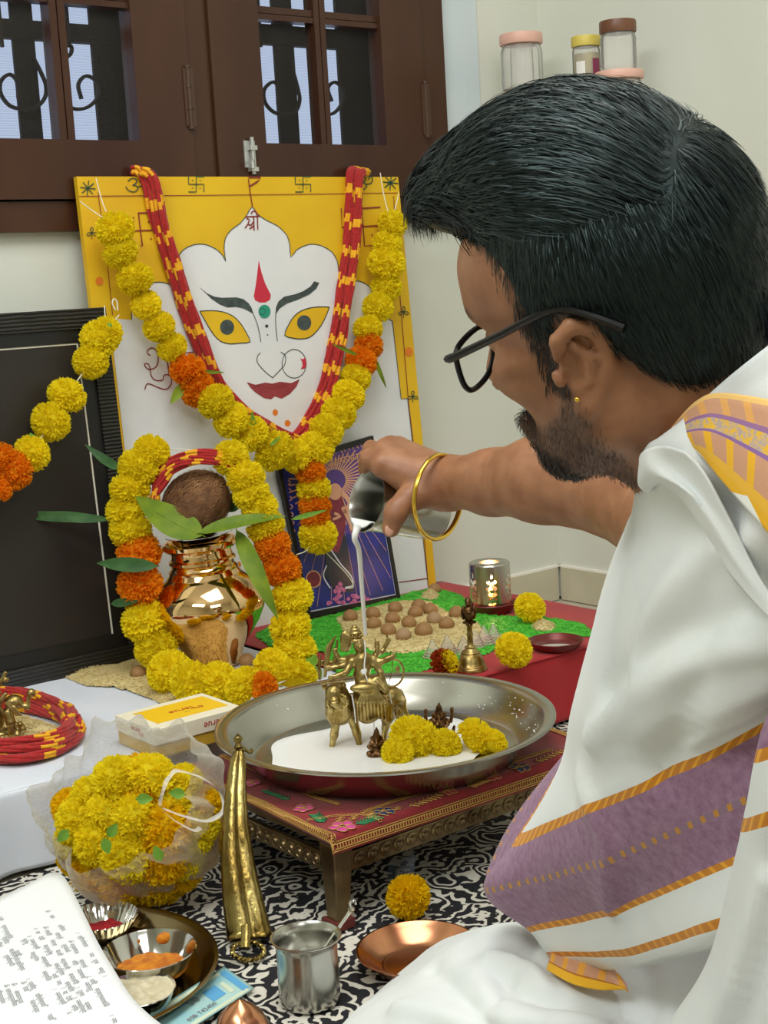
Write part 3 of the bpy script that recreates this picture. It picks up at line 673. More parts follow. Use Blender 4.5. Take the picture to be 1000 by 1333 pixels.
Lb = [(150, 298, 25, 'y'), (157, 329, 23, 'y'), (176, 363, 24, 'y'), (190, 397, 20, 'y'), (207, 425, 21, 'y'), (224, 452, 20, 'y'), (244, 481, 23, 'o'), (258, 507, 24, 'o'), (281, 523, 24, 'y'), (300, 546, 24, 'y'), (326, 565, 24, 'y'), (357, 587, 28, 'y'), (386, 594, 22, 'y'), (411, 583, 24, 'y'), (425, 561, 23, 'y'), (441, 538, 23, 'y'), (454, 514, 22, 'y'), (463, 492, 20, 'y'), (470, 471, 21, 'o'), (480, 450, 19, 'o'), (479, 428, 19, 'y'), (492, 400, 20, 'y'), (503, 373, 20, 'y'), (503, 342, 24, 'y'), (504, 318, 19, 'y'), (511, 291, 19, 'y')]
dB = lambda x, y, r: BD(x, y)-r*1.5/1000*1.2-.012-(.03 if 480 > x > 260 and y > 500 else 0)
ga = garland('marigold_garland', 'long yellow and orange marigold garland looping across the painted goddess board', Lb, dB,
             strings=[[(125, 232, .012), (133, 262, .01), (142, 284, .0)], [(104, 262, .01), (120, 274, .008), (135, 284, .0)], [(495, 225, .02), (500, 255, .01), (506, 278, 0)], [(519, 252, .02), (515, 270, .01), (511, 280, 0)]])
def leaf(parent, P0, P1, width, m, up=None, sag=0., twist=.0, fold=.25, wav=0., name='leaf', thick=.0006, n=12):
    """pointed leaf from P0 (stem) to P1 (tip)"""
    P0 = np.asarray(P0, float); P1 = np.asarray(P1, float); T = unit(P1-P0); L_ = np.linalg.norm(P1-P0)
    up = unit(up if up is not None else A(0, 0, 1)); side = unit(np.cross(T, up)); nrm = np.cross(side, T); P = []
    for i in range(n+1):
        t = i/n; w = width*(math.sin(math.pi*min(1, t**.75))**.85)*.5+.0004; c = P0+(P1-P0)*t+nrm*(math.sin(math.pi*t)*sag*L_)
        row = []
        for k in (-1, -.5, 0, .5, 1):
            ww = math.sin(t*22)*wav*abs(k); row.append(c+side*w*k+nrm*(abs(k)*w*fold+ww)+side*twist*0)
        P.append(row)
    g = G().grid(P); g.tube([P0-T*.1*width]+[P[i][2]-nrm*.0005 for i in range(0, n+1, 3)], [max(.0004, .0012*(1-q/5)) for q in range(len(range(0, n+1, 3))+1)], 5)
    o = g.obj(name, m, parent, angle=None); return o
lf = lambda x, y, e=0: pd(x, y, dB(x, y, 20)+e)
leaf(ga, lf(240, 500), lf(222, 526), .018, M['leaf'], VIEW(230, 515)); leaf(ga, lf(262, 484, -.02), lf(292, 485, -.02), .006, M['leaf'], VIEW(270, 484))
leaf(ga, lf(333, 575, -.03), lf(328, 535, -.03), .010, M['sepal'], VIEW(330, 550)); leaf(ga, lf(465, 462, -.02), lf(433, 448, -.02), .007, M['leaf'], VIEW(450, 455)); leaf(ga, lf(485, 460, -.02), lf(503, 505, -.02), .008, M['leaf'], VIEW(495, 480), sag=.1)
leaf(ga, lf(352, 580, -.05), lf(365, 568, -.05), .006, M['sepal'], VIEW(360, 572))
for x, y in ((186, 378), (201, 408), (219, 438)): place_mesh('sepal', SEP, ga, lf(x, y, .004), .013, A(.2, -.3, -.9))
# pendant of five under the loop
Lp = [(404, 613, 20, 'o'), (409, 637, 22, 'y'), (410, 659, 21, 'o'), (411, 677, 19, 'o'), (414, 697, 25, 'y')]
dP_ = lambda x, y, r: BD(x, y)-.085
garland('marigold_pendant', 'short hanging string of five orange and yellow marigolds over the blue print', Lp, dP_, strings=[[(395, 590, .01), (402, 605, 0)], [(414, 697, 0), (400, 716, 0), (386, 722, 0)], [(420, 715, .0), (440, 735, 0), (455, 752, .0), (460, 764, 0), (450, 766, 0)]])
# string on the black frame
Lk = [(139, 433, 21, 'y'), (129, 441, 25, 'y'), (118, 471, 23, 'y'), (87, 515, 25, 'y'), (66, 549, 26, 'y'), (42, 590, 24, 'y'), (18, 612, 26, 'o'), (2, 596, 20, 'o'), (-4, 636, 20, 'o'), (-30, 650, 24, 'y')]
dK = lambda x, y, r: float((KP.P(x, y)-CAMLOC)@FW)-.035
kg = garland('marigold_garland', 'short yellow and orange marigold string hanging across the black framed picture', Lk, dK, strings=[[(136, 398, .03), (137, 415, .02), (138, 430, 0)], [(155, 410, .028), (147, 420, .02), (140, 430, 0)]])
place_mesh('sepal', SEP, kg, pd(141, 428, dK(141, 428, 0)-.035), .012, A(-.3, .3, -.9)); place_mesh('sepal', SEP, kg, pd(43, 572, dK(43, 572, 0)-.0), .012, A(.2, -.3, -.9))
# ================================================================ red and yellow sacred thread
M['redthread'] = mat('red_cotton_thread', 'b81c1c', .85, c2='98120f', nscale=200, bump=.5, bscale=500, sheen=.2)
M['yelthread'] = mat('yellow_cotton_thread', 'f0b820', .85, c2='e39a17', nscale=200, bump=.5, bscale=500)
def rope(g, C_, rad, strands, srad, twist=3., period=.06, frac=.28, seed=0, nn=6, closed=False):
    C_ = np.asarray(C_, float); N = len(C_); L_ = np.concatenate([[0], np.cumsum(np.linalg.norm(np.diff(C_, axis=0), axis=1))])
    T = np.gradient(C_, axis=0); T /= np.linalg.norm(T, axis=1)[:, None]+1e-12
    u = unit(np.cross(T[0], [.3, .2, 1.])); U = []
    for i in range(N): u = unit(u-T[i]*(u@T[i])); U.append(u)
    U = np.array(U); W_ = np.cross(T, U); rr = random.Random(seed)
    for s_ in range(strands):
        ph = 2*math.pi*s_/strands; r0 = rad*(1 if s_ else .2); off = rr.uniform(-.010, .010); P = []
        for i in range(N):
            a = ph+twist*L_[i]*10; P.append(C_[i]+(U[i]*math.cos(a)+W_[i]*math.sin(a))*r0*(1+.15*math.sin(L_[i]*70+s_*2)))
        k0 = len(g.F); g.tube(P, srad, nn)
        for i in range(N-1):
            m = 1 if ((L_[i]+off) % period)/period < frac else 0
            for k in range(nn): g.M[k0+i*nn+k] = m
t = thing('sacred_thread', 'thick red and yellow cotton thread garland hanging in a V over the painted face', 'thread', BP.P(330, 570))
dr = lambda x, y: BD(x, y)-.016
lft = [(178, 223), (186, 223), (196, 238), (208, 290), (225, 345), (247, 410), (266, 460), (283, 500), (310, 528), (345, 553), (384, 572)]
rgt = [(472, 222), (463, 224), (461, 240), (459, 300), (452, 360), (443, 420), (436, 460), (428, 495), (415, 530), (400, 555), (384, 573)]
for nm, L_ in (('left_rope', lft), ('right_rope', rgt)):
    for k in (0, 1):
        dx = (-5.5, 5.5)[k]; g = G()
        P = [pd(x+dx, y+(2 if k else 0), dr(x, y)-.004*k+(.018 if i == 0 else (.006 if i == 1 else 0))) for i, (x, y) in enumerate(L_)]
        rope(g, crom(P, 12), .0062, 8, .0036, twist=.9, period=.060, frac=.27, seed=k+len(nm))
        g.obj('rope', [M['redthread'], M['yelthread']], t, angle=None)
# ================================================================ KALASH
KB = pz(282, 864, HT); kax = unit(A(-.055, .02, 1.0))
kal = thing('kalash', 'shiny copper and brass water pot ringed by marigolds on the altar table', 'pot', KB)
prof = [(0, .0), (.042, .0), (.046, .004), (.047, .012), (.054, .03), (.070, .052), (.086, .074), (.096, .094), (.100, .108), (.0985, .120), (.092, .133), (.080, .147), (.067, .158), (.0595, .164), (.0575, .167), (.060, .169), (.0605, .172), (.057, .1745), (.0545, .178), (.0555, .183), (.058, .186), (.0575, .190), (.0535, .193), (.052, .198), (.0525, .206), (.056, .2075), (.0625, .209), (.0655, .2125), (.0655, .219), (.063, .221), (.060, .2195), (.058, .213), (.050, .205), (.050, .19), (.055, .175), (.07, .15), (.09, .12), (.09, .1), (.04, .02), (0, .012)]
G().lathe(prof, KB, 96, axis=kax).obj('body', M['kalash'], kal, angle=30)
KT = KB+kax*.219
# thin steel plate on the mouth
t = thing('steel_plate', 'thin steel saucer under the coconut on top of the shiny water pot', 'plate', KT+A(0, 0, .008))
G().lathe([(0, .010), (.045, .010), (.057, .014), (.0585, .0145), (.0585, .0133), (.046, .0085), (0, .0085)], KT, 64, axis=kax).obj('dish', M['steelm'], t)
# mango leaves standing in the mouth
def ml(px0, px1, w, label, d0=0., d1=0., m='leaf', sag=.05, up=None, wav=.0, fold=.25):
    D0 = float((KT-CAMLOC)@FW); a = pd(*px0, D0+d0); b = pd(*px1, D0+d1)
    t = thing('mango_leaf', label, 'leaf', a, None); leaf(t, a, b, w, M[m], up if up is not None else VIEW(*px0), sag, wav=wav, fold=fold, name='blade'); return t
ml((264, 697), (176, 646), .056, 'broad green mango leaf at the left of the coconut, over the pot rim', -.066, -.07, up=unit(VIEW(230, 680)+A(0, 0, .6)), sag=-.12, fold=.15)
ml((258, 694), (372, 672), .026, 'narrow green mango leaf pointing right from the pot rim', -.066, -.04, up=unit(VIEW(230, 680)+A(0, 0, .9)), sag=.06, fold=.2)
ml((308, 690), (362, 806), .030, 'dark mango leaf hanging down the right side of the pot', -.03, -.08, up=VIEW(340, 750), sag=.12, m='leaf')
ml((292, 664), (318, 640), .03, 'small dark mango leaf behind the coconut at the right', .02, .02, m='leafd')
ml((205, 737), (126, 733), .024, 'dark green leaf poking left between the orange marigolds', -.1, -.07, m='leafd', up=VIEW(160, 740), sag=.1)
ml((158, 612), (110, 578), .016, 'thin green leaf poking up left in front of the black frame', -.03, -.0, m='leafd', up=unit(VIEW(130, 600)+A(0, 0, .3)), sag=-.1, wav=.001)
ml((146, 677), (-2, 671), .018, 'long wavy green leaf stretching left across the black picture', -.03, .0, m='leafd', up=unit(VIEW(80, 680)+A(0, 0, .2)), wav=.0022)
ml((380, 676), (425, 664), .008, 'tiny green stem leaf right of the pot garland', -.06, -.06, m='sepal', up=VIEW(400, 676), sag=.2)
# coconut: fibrous husk with a tuft
CC = pd(254, 641, float((KT-CAMLOC)@FW)); CC[2] = KT[2]+.014+.049
M['husk'] = mat('coconut_husk', '7a5538', .9, c2='573822', nscale=60, bump=.8, bscale=220, bdist=.002)
M['fibre'] = mat('coconut_fibre', '9c7248', .85, c2='6d4728', nscale=40)
co = thing('coconut', 'hairy brown coconut sitting on top of the shiny water pot', 'coconut', CC-A(0, 0, .05))
g = G(); th = np.linspace(0, math.pi, 40); P = []
cax = unit(A(.55, -.25, .5)); cu = unit(np.cross(cax, [0, 0, 1])); cw = np.cross(cax, cu)
for a in th:
    row = []
    for b in np.linspace(0, 2*math.pi, 60, endpoint=False):
        d = cax*math.cos(a)*1.12+(cu*math.cos(b)+cw*math.sin(b))*math.sin(a); q = .0545*(1+.05*math.cos(3*b)*math.sin(a)); row.append(CC+d*q)
    P.append(row)
P = np.array(P); P += (noise3(P, 160)*.0012)[..., None]*A(1, 1, 1); g.grid(P, closed_v=True); g.obj('shell', M['husk'], co)
g = G(); rr = random.Random(5)
for i in range(1500):
    a = rr.uniform(.15, 2.9); b = rr.uniform(0, 6.28); n = 5; Q = []
    for k in range(n):
        aa = a-.12*k+rr.uniform(-.02, .02); bb = b+.05*k*rr.uniform(-1, 1); d = cax*math.cos(aa)*1.12+(cu*math.cos(bb)+cw*math.sin(bb))*math.sin(aa); Q.append(CC+d*(.0548+.0012*k*rr.random()))
    Q = np.array(Q); s_ = unit(np.cross(Q[1]-Q[0], Q[0]-CC))*.0005; V = np.stack([Q-s_, Q+s_], 1).reshape(-1, 3); g.add(V, [(2*k, 2*k+1, 2*k+3, 2*k+2) for k in range(n-1)])
tip = CC+cax*.058
for i in range(220):
    d = unit(cax*.5+cu*rr.uniform(-1, 1)+cw*rr.uniform(-1, 1)); L_ = rr.uniform(.01, .034); c2 = unit(A(rr.uniform(-1, 1), rr.uniform(-1, 1), rr.uniform(-.6, 1)))
    Q = np.array([tip-cax*.006+d*L_*k/4+c2*(k/4)**2*.010-cax*.02*(k/4)**2 for k in range(5)]); s_ = unit(np.cross(Q[1]-Q[0], FW))*.0005; V = np.stack([Q-s_, Q+s_], 1).reshape(-1, 3); g.add(V, [(2*k, 2*k+1, 2*k+3, 2*k+2) for k in range(4)])
g.obj('husk_fibres', M['fibre'], co, angle=None, kind='stuff')
t = thing('sacred_thread', 'red and yellow thread bundle wound over the top of the coconut', 'thread', CC+A(0, 0, .03))
DC = float((CC-CAMLOC)@FW)
for k in range(4):
    off = (k-1.5); g = G()
    L_ = [(200-off*2, 652), (208+off*3, 628+off*1), (222+off*2.0, 607+off*3.0), (250, 596+off*3.6), (285, 596+off*3.4), (305-off*2, 604+off*3.), (313-off*3, 622)]
    P = [pd(x, y, DC-.052+.02*abs(x-255)/50) for x, y in L_]; rope(g, crom(P, 10), .0046, 7, .0028, twist=1.6, period=.05, frac=.32, seed=k+3); g.obj('rope', [M['redthread'], M['yelthread']], t, angle=None)
# garland round the pot
Lc = [(300, 596, 24, 'y'), (320, 622, 25, 'y'), (327, 643, 24, 'y'), (338, 662, 24, 'y'), (346, 686, 25, 'y'), (355, 710, 24, 'o'), (367, 741, 25, 'o'), (380, 776, 27, 'y'), (378, 816, 27, 'y'), (384, 845, 28, 'y'), (354, 868, 24, 'y'), (386, 880, 27, 'y'), (343, 898, 24, 'o'), (317, 893, 27, 'y'), (284, 888, 27, 'y'), (248, 888, 29, 'y'), (220, 874, 29, 'y'), (203, 843, 28, 'y'), (189, 807, 31, 'y'), (182, 760, 29, 'o'), (181, 721, 29, 'o'), (170, 690, 27, 'y'), (163, 664, 25, 'y'), (169, 637, 26, 'y'), (181, 609, 27, 'y'), (198, 588, 24, 'y')]
D0 = float((KB-CAMLOC)@FW)
def dC(x, y, r):
    dt = float((pz(x, y+r*.9, HT+.004)-CAMLOC)@FW)
    dtop = D0-.06 if x > 270 else D0-.07
    w = min(1, max(0, (y-770)/70)); w = w*w*(3-2*w); return dtop*(1-w)+min(dt, D0-.075)*w
gk = garland('marigold_garland', 'thick yellow marigold garland with orange blooms looped around the shiny water pot', Lc, dC, strings=[[(198, 588, 0), (225, 585, .02), (270, 588, .02), (300, 596, 0)]])
kc = pd(410, 868, dC(400, 870, 10))
leaf(gk, kc, pd(402, 850, dC(400, 860, 10)-.01), .02, M['sepal'], VIEW(400, 860)); leaf(gk, kc, pd(416, 888, dC(400, 870, 10)-.01), .018, M['leaf'], VIEW(410, 870)); leaf(gk, pd(145, 786, dC(180, 786, 10)), pd(180, 782, dC(180, 786, 10)-.03), .014, M['leafd'], VIEW(170, 786))
# ================================================================ rice and nuts
def inpoly(x, y, poly):
    c = False; n = len(poly)
    for i in range(n):
        x1, y1 = poly[i]; x2, y2 = poly[(i+1) % n]
        if (y1 > y) != (y2 > y) and x < (x2-x1)*(y-y1)/(y2-y1)+x1: c = not c
    return c
def edged(x, y, poly):
    d = 9; n = len(poly)
    for i in range(n):
        a = A(*poly[i]); b = A(*poly[(i+1) % n]); p = A(x, y); t = np.clip((p-a)@(b-a)/((b-a)@(b-a)+1e-12), 0, 1); d = min(d, np.linalg.norm(p-a-(b-a)*t))
    return d
def rice_patch(name, label, px, z0, h, ramp, m, ng, gl=.0052, seed=1, cell=.004, thing_=True):
    poly = [tuple(pz(x, y, z0)[:2]) for x, y in px]; rr = random.Random(seed)
    # rough the outline
    xs = [p[0] for p in poly]; ys = [p[1] for p in poly]; nx = int((max(xs)-min(xs))/cell)+1; ny = int((max(ys)-min(ys))/cell)+1
    H = {}; idx = {}; V = []
    def hh(x, y):
        j = noise3(A(x, y, 0), 90, seed)*.004
        if not inpoly(x, y, poly): return -1
        return h*min(1, (edged(x, y, poly)+j)/ramp)
    for i in range(nx+1):
        for j in range(ny+1):
            x = min(xs)+i*cell; y = min(ys)+j*cell; q = hh(x, y)
            if q > -.5: idx[i, j] = len(V); V.append((x, y, z0+max(0, q)+noise3(A(x, y, 0), 200, seed)*.0006*(q > 0)))
    F = [(idx[i, j], idx[i+1, j], idx[i+1, j+1], idx[i, j+1]) for (i, j) in idx if (i+1, j) in idx and (i+1, j+1) in idx and (i, j+1) in idx]
    g = G(); g.add(V, F); tries = 0; n = 0
    while n < ng and tries < ng*4:
        tries += 1; x = rr.uniform(min(xs), max(xs)); y = rr.uniform(min(ys), max(ys)); q = hh(x, y)
        if q < -.5: continue
        n += 1; a = rr.uniform(0, 6.28); e = rr.uniform(-.25, .5); T = A(math.cos(a)*math.cos(e), math.sin(a)*math.cos(e), math.sin(e)); c = A(x, y, z0+max(q, 0)+.0012)
        s1 = unit(np.cross(T, [0, 0, 1])); s2 = np.cross(s1, T); L_ = gl*rr.uniform(.35, .6); w = .0009
        g.add([c-T*L_, c+s1*w, c+s2*w, c-s1*w, c-s2*w, c+T*L_], [(0, 2, 1), (0, 3, 2), (0, 4, 3), (0, 1, 4), (5, 1, 2), (5, 2, 3), (5, 3, 4), (5, 4, 1)])
    return g.obj(name, m, None, angle=None, label=label, cat='rice', kind='stuff')
rice_patch('rice_heap', 'loose pale rice spread on the white cloth left of the pot garland', [(80, 882), (95, 873), (118, 868), (150, 866), (172, 858), (200, 850), (250, 846), (300, 868), (335, 880), (330, 905), (285, 920), (240, 925), (212, 918), (190, 908), (150, 895), (110, 893)], HT-.001, .008, .03, M['rice'], 3600, seed=2)
gz = HT+.0012
rice_patch('green_rice', 'wide layer of green dyed rice on the red cloth behind the plate', [(330, 828), (352, 815), (400, 812), (405, 808), (440, 800), (500, 783), (535, 772), (570, 766), (600, 775), (625, 795), (640, 803), (700, 803), (760, 812), (780, 830), (700, 828), (655, 838), (640, 850), (600, 868), (555, 873), (520, 890), (470, 895), (440, 880), (428, 862), (420, 850), (398, 848), (350, 842)], gz, .005, .012, M['ricedye'], 6500, seed=3)
rice_patch('rice_bed', 'cream rice patch holding rows of brown betel nuts', [(436, 806), (470, 795), (520, 784), (560, 784), (590, 800), (625, 812), (640, 835), (600, 850), (560, 846), (530, 852), (490, 850), (455, 838)], gz+.0045, .006, .014, M['rice'], 2600, seed=4)
for lab, x, y, r in (('small cream rice mound on the green rice near the board foot', 560, 777, 14), ('small cream rice mound right of the bell beside the brown dish', 708, 817, 17)):
    rice_patch('rice_mound', lab, [(x+r*math.cos(a), y+r*.42*math.sin(a)) for a in np.linspace(0, 6.28, 12, endpoint=False)], gz+.003, .013, .022, M['rice'], 300, seed=int(x))
g = G(); P = []
for a in np.linspace(0, math.pi, 10):
    P.append([(math.sin(a)*math.cos(b)*(1-.15*math.cos(a)), math.sin(a)*math.sin(b)*(1-.15*math.cos(a)), math.cos(a)*.82) for b in np.linspace(0, 6.283, 14, endpoint=False)])
P = np.array(P); P += (noise3(P, 2.2)*.05)[..., None]*unit(A(1, .5, .3)); g.grid(P, closed_v=True)
nutme = bpy.data.meshes.new('nut'); nutme.from_pydata(np.concatenate(g.V).tolist(), [], g.F); nutme.polygons.foreach_set('use_smooth', [True]*len(nutme.polygons)); nutme.materials.append(M['nut'])
nutme2 = nutme.copy(); nutme2.materials[0] = M['nut2']
nuts = [(148, 320), (226, 310), (303, 291), (383, 283), (423, 297), (371, 307), (293, 328), (437, 328), (511, 308), (228, 346), (350, 342), (478, 346), (280, 368), (400, 369), (330, 385)]
nlab = ['leftmost brown nut of the cream rice patch, below the blue print', 'brown nut right of the leftmost one, back row', 'brown nut third in the back row of the rice patch', 'brown nut at the top of the rice patch, farthest back', 'brown nut right of the farthest-back one', 'brown nut just below the farthest-back one', 'brown nut left of the centre nut, middle row', 'pale split nut among brown ones, right of centre', 'rightmost nut, behind the brass bell top', 'brown nut behind the goddess statue head, second row left', 'centre nut of the rice patch, darkest brown', 'brown nut left of the bell, middle row', 'brown nut in the front row at the left', 'widest brown nut in the front row', 'pale-based nut nearest the plate, front row']
for i, (x, y) in enumerate(nuts):
    px, py = 400+.38*x, 680+.38*y; d = pz(px, py+6, gz+.009); R = .0148
    o = place_mesh('betel_nut', nutme2 if i in (7, 14) else nutme, None, d+A(0, 0, R*.62), R*(1+.15*(i in (13,))), A(frnd.uniform(-.3, .3), frnd.uniform(-.3, .3), 1))
    setp(o, nlab[i], 'nut', 'betel nuts on the rice patch')
for x, y, l in ((181, 878, 'betel nut beside the pot garland on the loose rice'), (322, 862, 'betel nut behind the pot garland at its right foot'), (566, 768, 'betel nut at the back edge by the board foot')):
    o = place_mesh('betel_nut', nutme, None, pz(x, y+6, HT)+A(0, 0, .012), .0145); setp(o, l, 'nut')
# ================================================================ clear ribbed cones
M['cone'] = glass('clear_pink_plastic', 'e2d3c8', .15, .32); M['conep'] = mat('pink_rim', 'e6c3b4', .5, alpha=.75)
for i, (x, y, h) in enumerate([(432, 462, 66), (482, 445, 62), (537, 448, 62), (577, 425, 60), (608, 415, 66), (640, 405, 62)]):
    px, py = 400+.38*x, 680+.38*y; b = pz(px, py+2, gz+.002); t = thing('clear_cone', ['leftmost small clear ribbed cone beside the bicoloured marigold', 'second small clear ribbed cone from the left, behind the bell', 'small clear ribbed cone touching the left of the bell handle', 'small clear ribbed cone just right of the bell handle', 'tallest small clear ribbed cone, second from the right', 'rightmost small clear ribbed cone on the green rice'][i], 'cone', b, 'clear ribbed cones by the bell')
    H_ = h*.38*float((b-CAMLOC)@FW)/FPX; pr = []
    for k in range(9): q = k/8; pr += [(.016*(1-q)+.0026, H_*q), (.016*(1-q-.03)+.0018, H_*(q+.055))]
    G().lathe(pr+[(.0, H_*1.06)], b, 20, fn=lambda a, h_: 1+.05*math.cos(8*a)).obj('shell', M['cone'], t)
    g = G()
    for k in range(4):
        q = k/8; P = [b+A((.0170*(1-q)+.0026)*(1+.05*math.cos(8*a))*math.cos(a), (.0170*(1-q)+.0026)*(1+.05*math.cos(8*a))*math.sin(a), H_*q+.001+.0008*math.sin(8*a)) for a in np.linspace(0, 6.283, 40, endpoint=False)]; g.tube(P, .0007, 4, closed=True)
    g.obj('wavy_rims', M['conep'], t, kind='stuff')
# ================================================================ bell
bb = pz(614, 872, HT+.001); bell = thing('hand_bell', 'brass hand bell with a figure on its handle, behind the steel plate', 'bell', bb)
G().lathe([(.0235, 0), (.0262, .0005), (.0262, .003), (.0245, .004), (.0250, .0055), (.0238, .007), (.0243, .0085), (.0228, .010), (.0212, .016), (.0190, .022), (.0170, .0265), (.0150, .0285), (.0158, .030), (.0140, .032), (.0105, .0345), (.0085, .0375), (.0100, .039), (.0070, .0410)], bb, 48, axis=(0, 0, 1)).lathe([(.0225, 0), (.021, .01), (.016, .022), (.0, .028)], bb, 48).obj('cup', M['brassold'], bell)
G().lathe([(.0070, .040), (.0050, .043), (.0046, .055), (.0056, .060), (.0044, .064), (.0044, .074), (.0062, .0765), (.0048, .079)], bb, 24).obj('handle', M['brassold'], bell)
g = G(); c = bb+A(0, 0, .094); s_ = unit(A(RT[0], RT[1], 0)); f_ = unit(-A(FW[0], FW[1], 0))
g.ell(c, (.0085, .007, .015), [s_, f_, A(0, 0, 1)]); g.ell(c+A(0, 0, .017), (.0055, .0055, .006)); g.ell(c+f_*.006+A(0, 0, -.004), (.005, .004, .006)); g.ell(c+f_*.0075+A(0, 0, .004), (.004, .003, .004))
for q in (-1, 1):
    g.ell(c+s_*.0085*q+A(0, 0, .003), (.0045, .004, .012), [unit(s_+A(0, 0, .3)), f_, A(0, 0, 1)]); g.tube([c+s_*.008*q+A(0, 0, .008), c+s_*.006*q+f_*.006, c+f_*.009+A(0, 0, -.002)], .002, 6); g.tube([c+s_*.004*q+A(0, 0, -.012), c+s_*.009*q+f_*.006+A(0, 0, -.012), c+s_*.001*q+f_*.009+A(0, 0, -.013)], .0025, 6)
g.lathe([(.006, .0), (.005, .004), (.0, .010)], c+A(0, 0, .021), 12); g.obj('figure', M['brassdark'], bell, label='small winged figure in dark brass')
g = G(); g.lathe([(0, .0035), (.003, .005), (.0035, .008), (.002, .011), (.001, .024)], bb, 10); g.obj('clapper', M['brassdark'], bell)
# ================================================================ lamp with cut-out steel shade on a saucer
lb = pz(640, 797, HT); lamp = thing('oil_lamp', 'steel cylinder lamp with glowing cut-out pattern on a brown saucer', 'lamp', lb)
M['saucer'] = mat('maroon_brown_metal', '7b2f2b', .35, .3, c2='662420', nscale=20)
G().lathe([(0, .0), (.036, .0), (.042, .006), (.0475, .017), (.0495, .020), (.0485, .0215), (.046, .019), (.040, .008), (0, .004)], lb, 56).obj('saucer', M['saucer'], lamp)
cz = lb[2]+.008; CR = .0395; CH = .092; NA, NZ = 132, 66; front = math.atan2(-FW[1], -FW[0])
def hole(u, v):
    for k in range(6):
        dk = (u-k*math.pi/3+math.pi) % (2*math.pi)-math.pi; x = dk*CR
        for (cx, cy, ra, rb) in ((0, .070, .0026, .0055), (-.0062, .0585, .0034, .0040), (.0062, .0585, .0034, .0040), (0, .052, .0034, .0085), (-.0066, .046, .0040, .0044), (.0066, .046, .0040, .0044), (-.0046, .0345, .0026, .0048), (.0056, .0345, .0038, .0046), (0, .0325, .0018, .006), (-.004, .0255, .0032, .0022), (.0056, .0255, .0036, .0022), (-.0042, .0165, .003, .0018), (.004, .0165, .0036, .0018), (.0016, .0115, .0018, .003)):
            if ((x-cx)/ra)**2+((v-cy)/rb)**2 < 1: return True
    return False
V = [(lb[0]+CR*math.cos(2*math.pi*k/NA), lb[1]+CR*math.sin(2*math.pi*k/NA), cz+CH*.955*j/NZ) for j in range(NZ+1) for k in range(NA)]
F = []
for j in range(NZ):
    for k in range(NA):
        a = 2*math.pi*(k+.5)/NA-front
        if not hole(a, CH*.955*(j+.5)/NZ): F.append((j*NA+k, j*NA+(k+1) % NA, (j+1)*NA+(k+1) % NA, (j+1)*NA+k))
g = G(); g.add(V, F); g.lathe([(CR, CH*.955), (CR-.0006, CH*.975), (CR-.003, CH), (CR-.008, CH+.0006), (CR-.011, CH-.001), (CR-.020, CH-.001)], (lb[0], lb[1], cz), NA)
g.obj('shade', M['steel'], lamp)
M['flame'] = mat('flame', 'ffcf8a', .5, emit='ffa050', estr=9); M['liner'] = mat('warm_lit_liner', 'f4d8c0', .8)
g = G(); g.lathe([(0, .0), (.004, .004), (.0048, .010), (.0025, .020), (0, .030)], (lb[0], lb[1], cz+.022), 14); g.obj('flame', M['flame'], lamp)
g = G(); g.lathe([(0, .0), (.016, .0), (.018, .012), (.015, .014), (0, .010)], (lb[0], lb[1], lb[2]+.005), 24); g.tube([(lb[0], lb[1], lb[2]+.014), (lb[0], lb[1], cz+.024)], .0015, 6); g.obj('wick_cup', M['brassold'], lamp)
l = bpy.data.lights.new('lamp_flame_light', 'POINT'); l.energy = .55; l.color = (1, .52, .28); l.shadow_soft_size = .012; lo = bpy.data.objects.new('lamp_flame_light', l); COL.objects.link(lo); lo.location = (lb[0], lb[1], cz+.045)
# brown dish
db = pz(724, 845, HT); dish = thing('brown_dish', 'shallow dark brown metal dish of water at the right end of the red cloth', 'dish', db)
G().lathe([(0, 0), (.030, 0), (.040, .005), (.0465, .014), (.0480, .0165), (.0470, .0175), (.0445, .0155), (.038, .006), (0, .002)], db, 56).obj('dish_body', M['saucer'], dish)
M['water'] = mat('water', 'ffffff', .02, trans=1, ior=1.33)
G().lathe([(0, .0075), (.0385, .0075)], db, 40).obj('water', M['water'], dish)
for x, y, r, k, l in ((690, 791, 21, 'y', 'yellow marigold beside the glowing steel lamp'), (669, 846, 25, 'y', 'yellow marigold left of the brown dish, facing right'), (578, 862, 19, 'r', 'rust red and yellow marigold left of the bell base')):
    D = float((pz(x, y+r, HT)-CAMLOC)@FW); R = r*D/FPX; P = pd(x, y, D-R*.6); P[2] = max(P[2], HT+R*.78)
    t = loose_marigold(P, R, k, unit(VIEW(x, y)*.7+A(.35, -.1, .35)), l)
    if k == 'r': place_mesh('petals', FM['y'][1], t, P+RT*.006-UP*.001-FW*.001*0, R*.94, unit(RT+UP*.3)); t.children
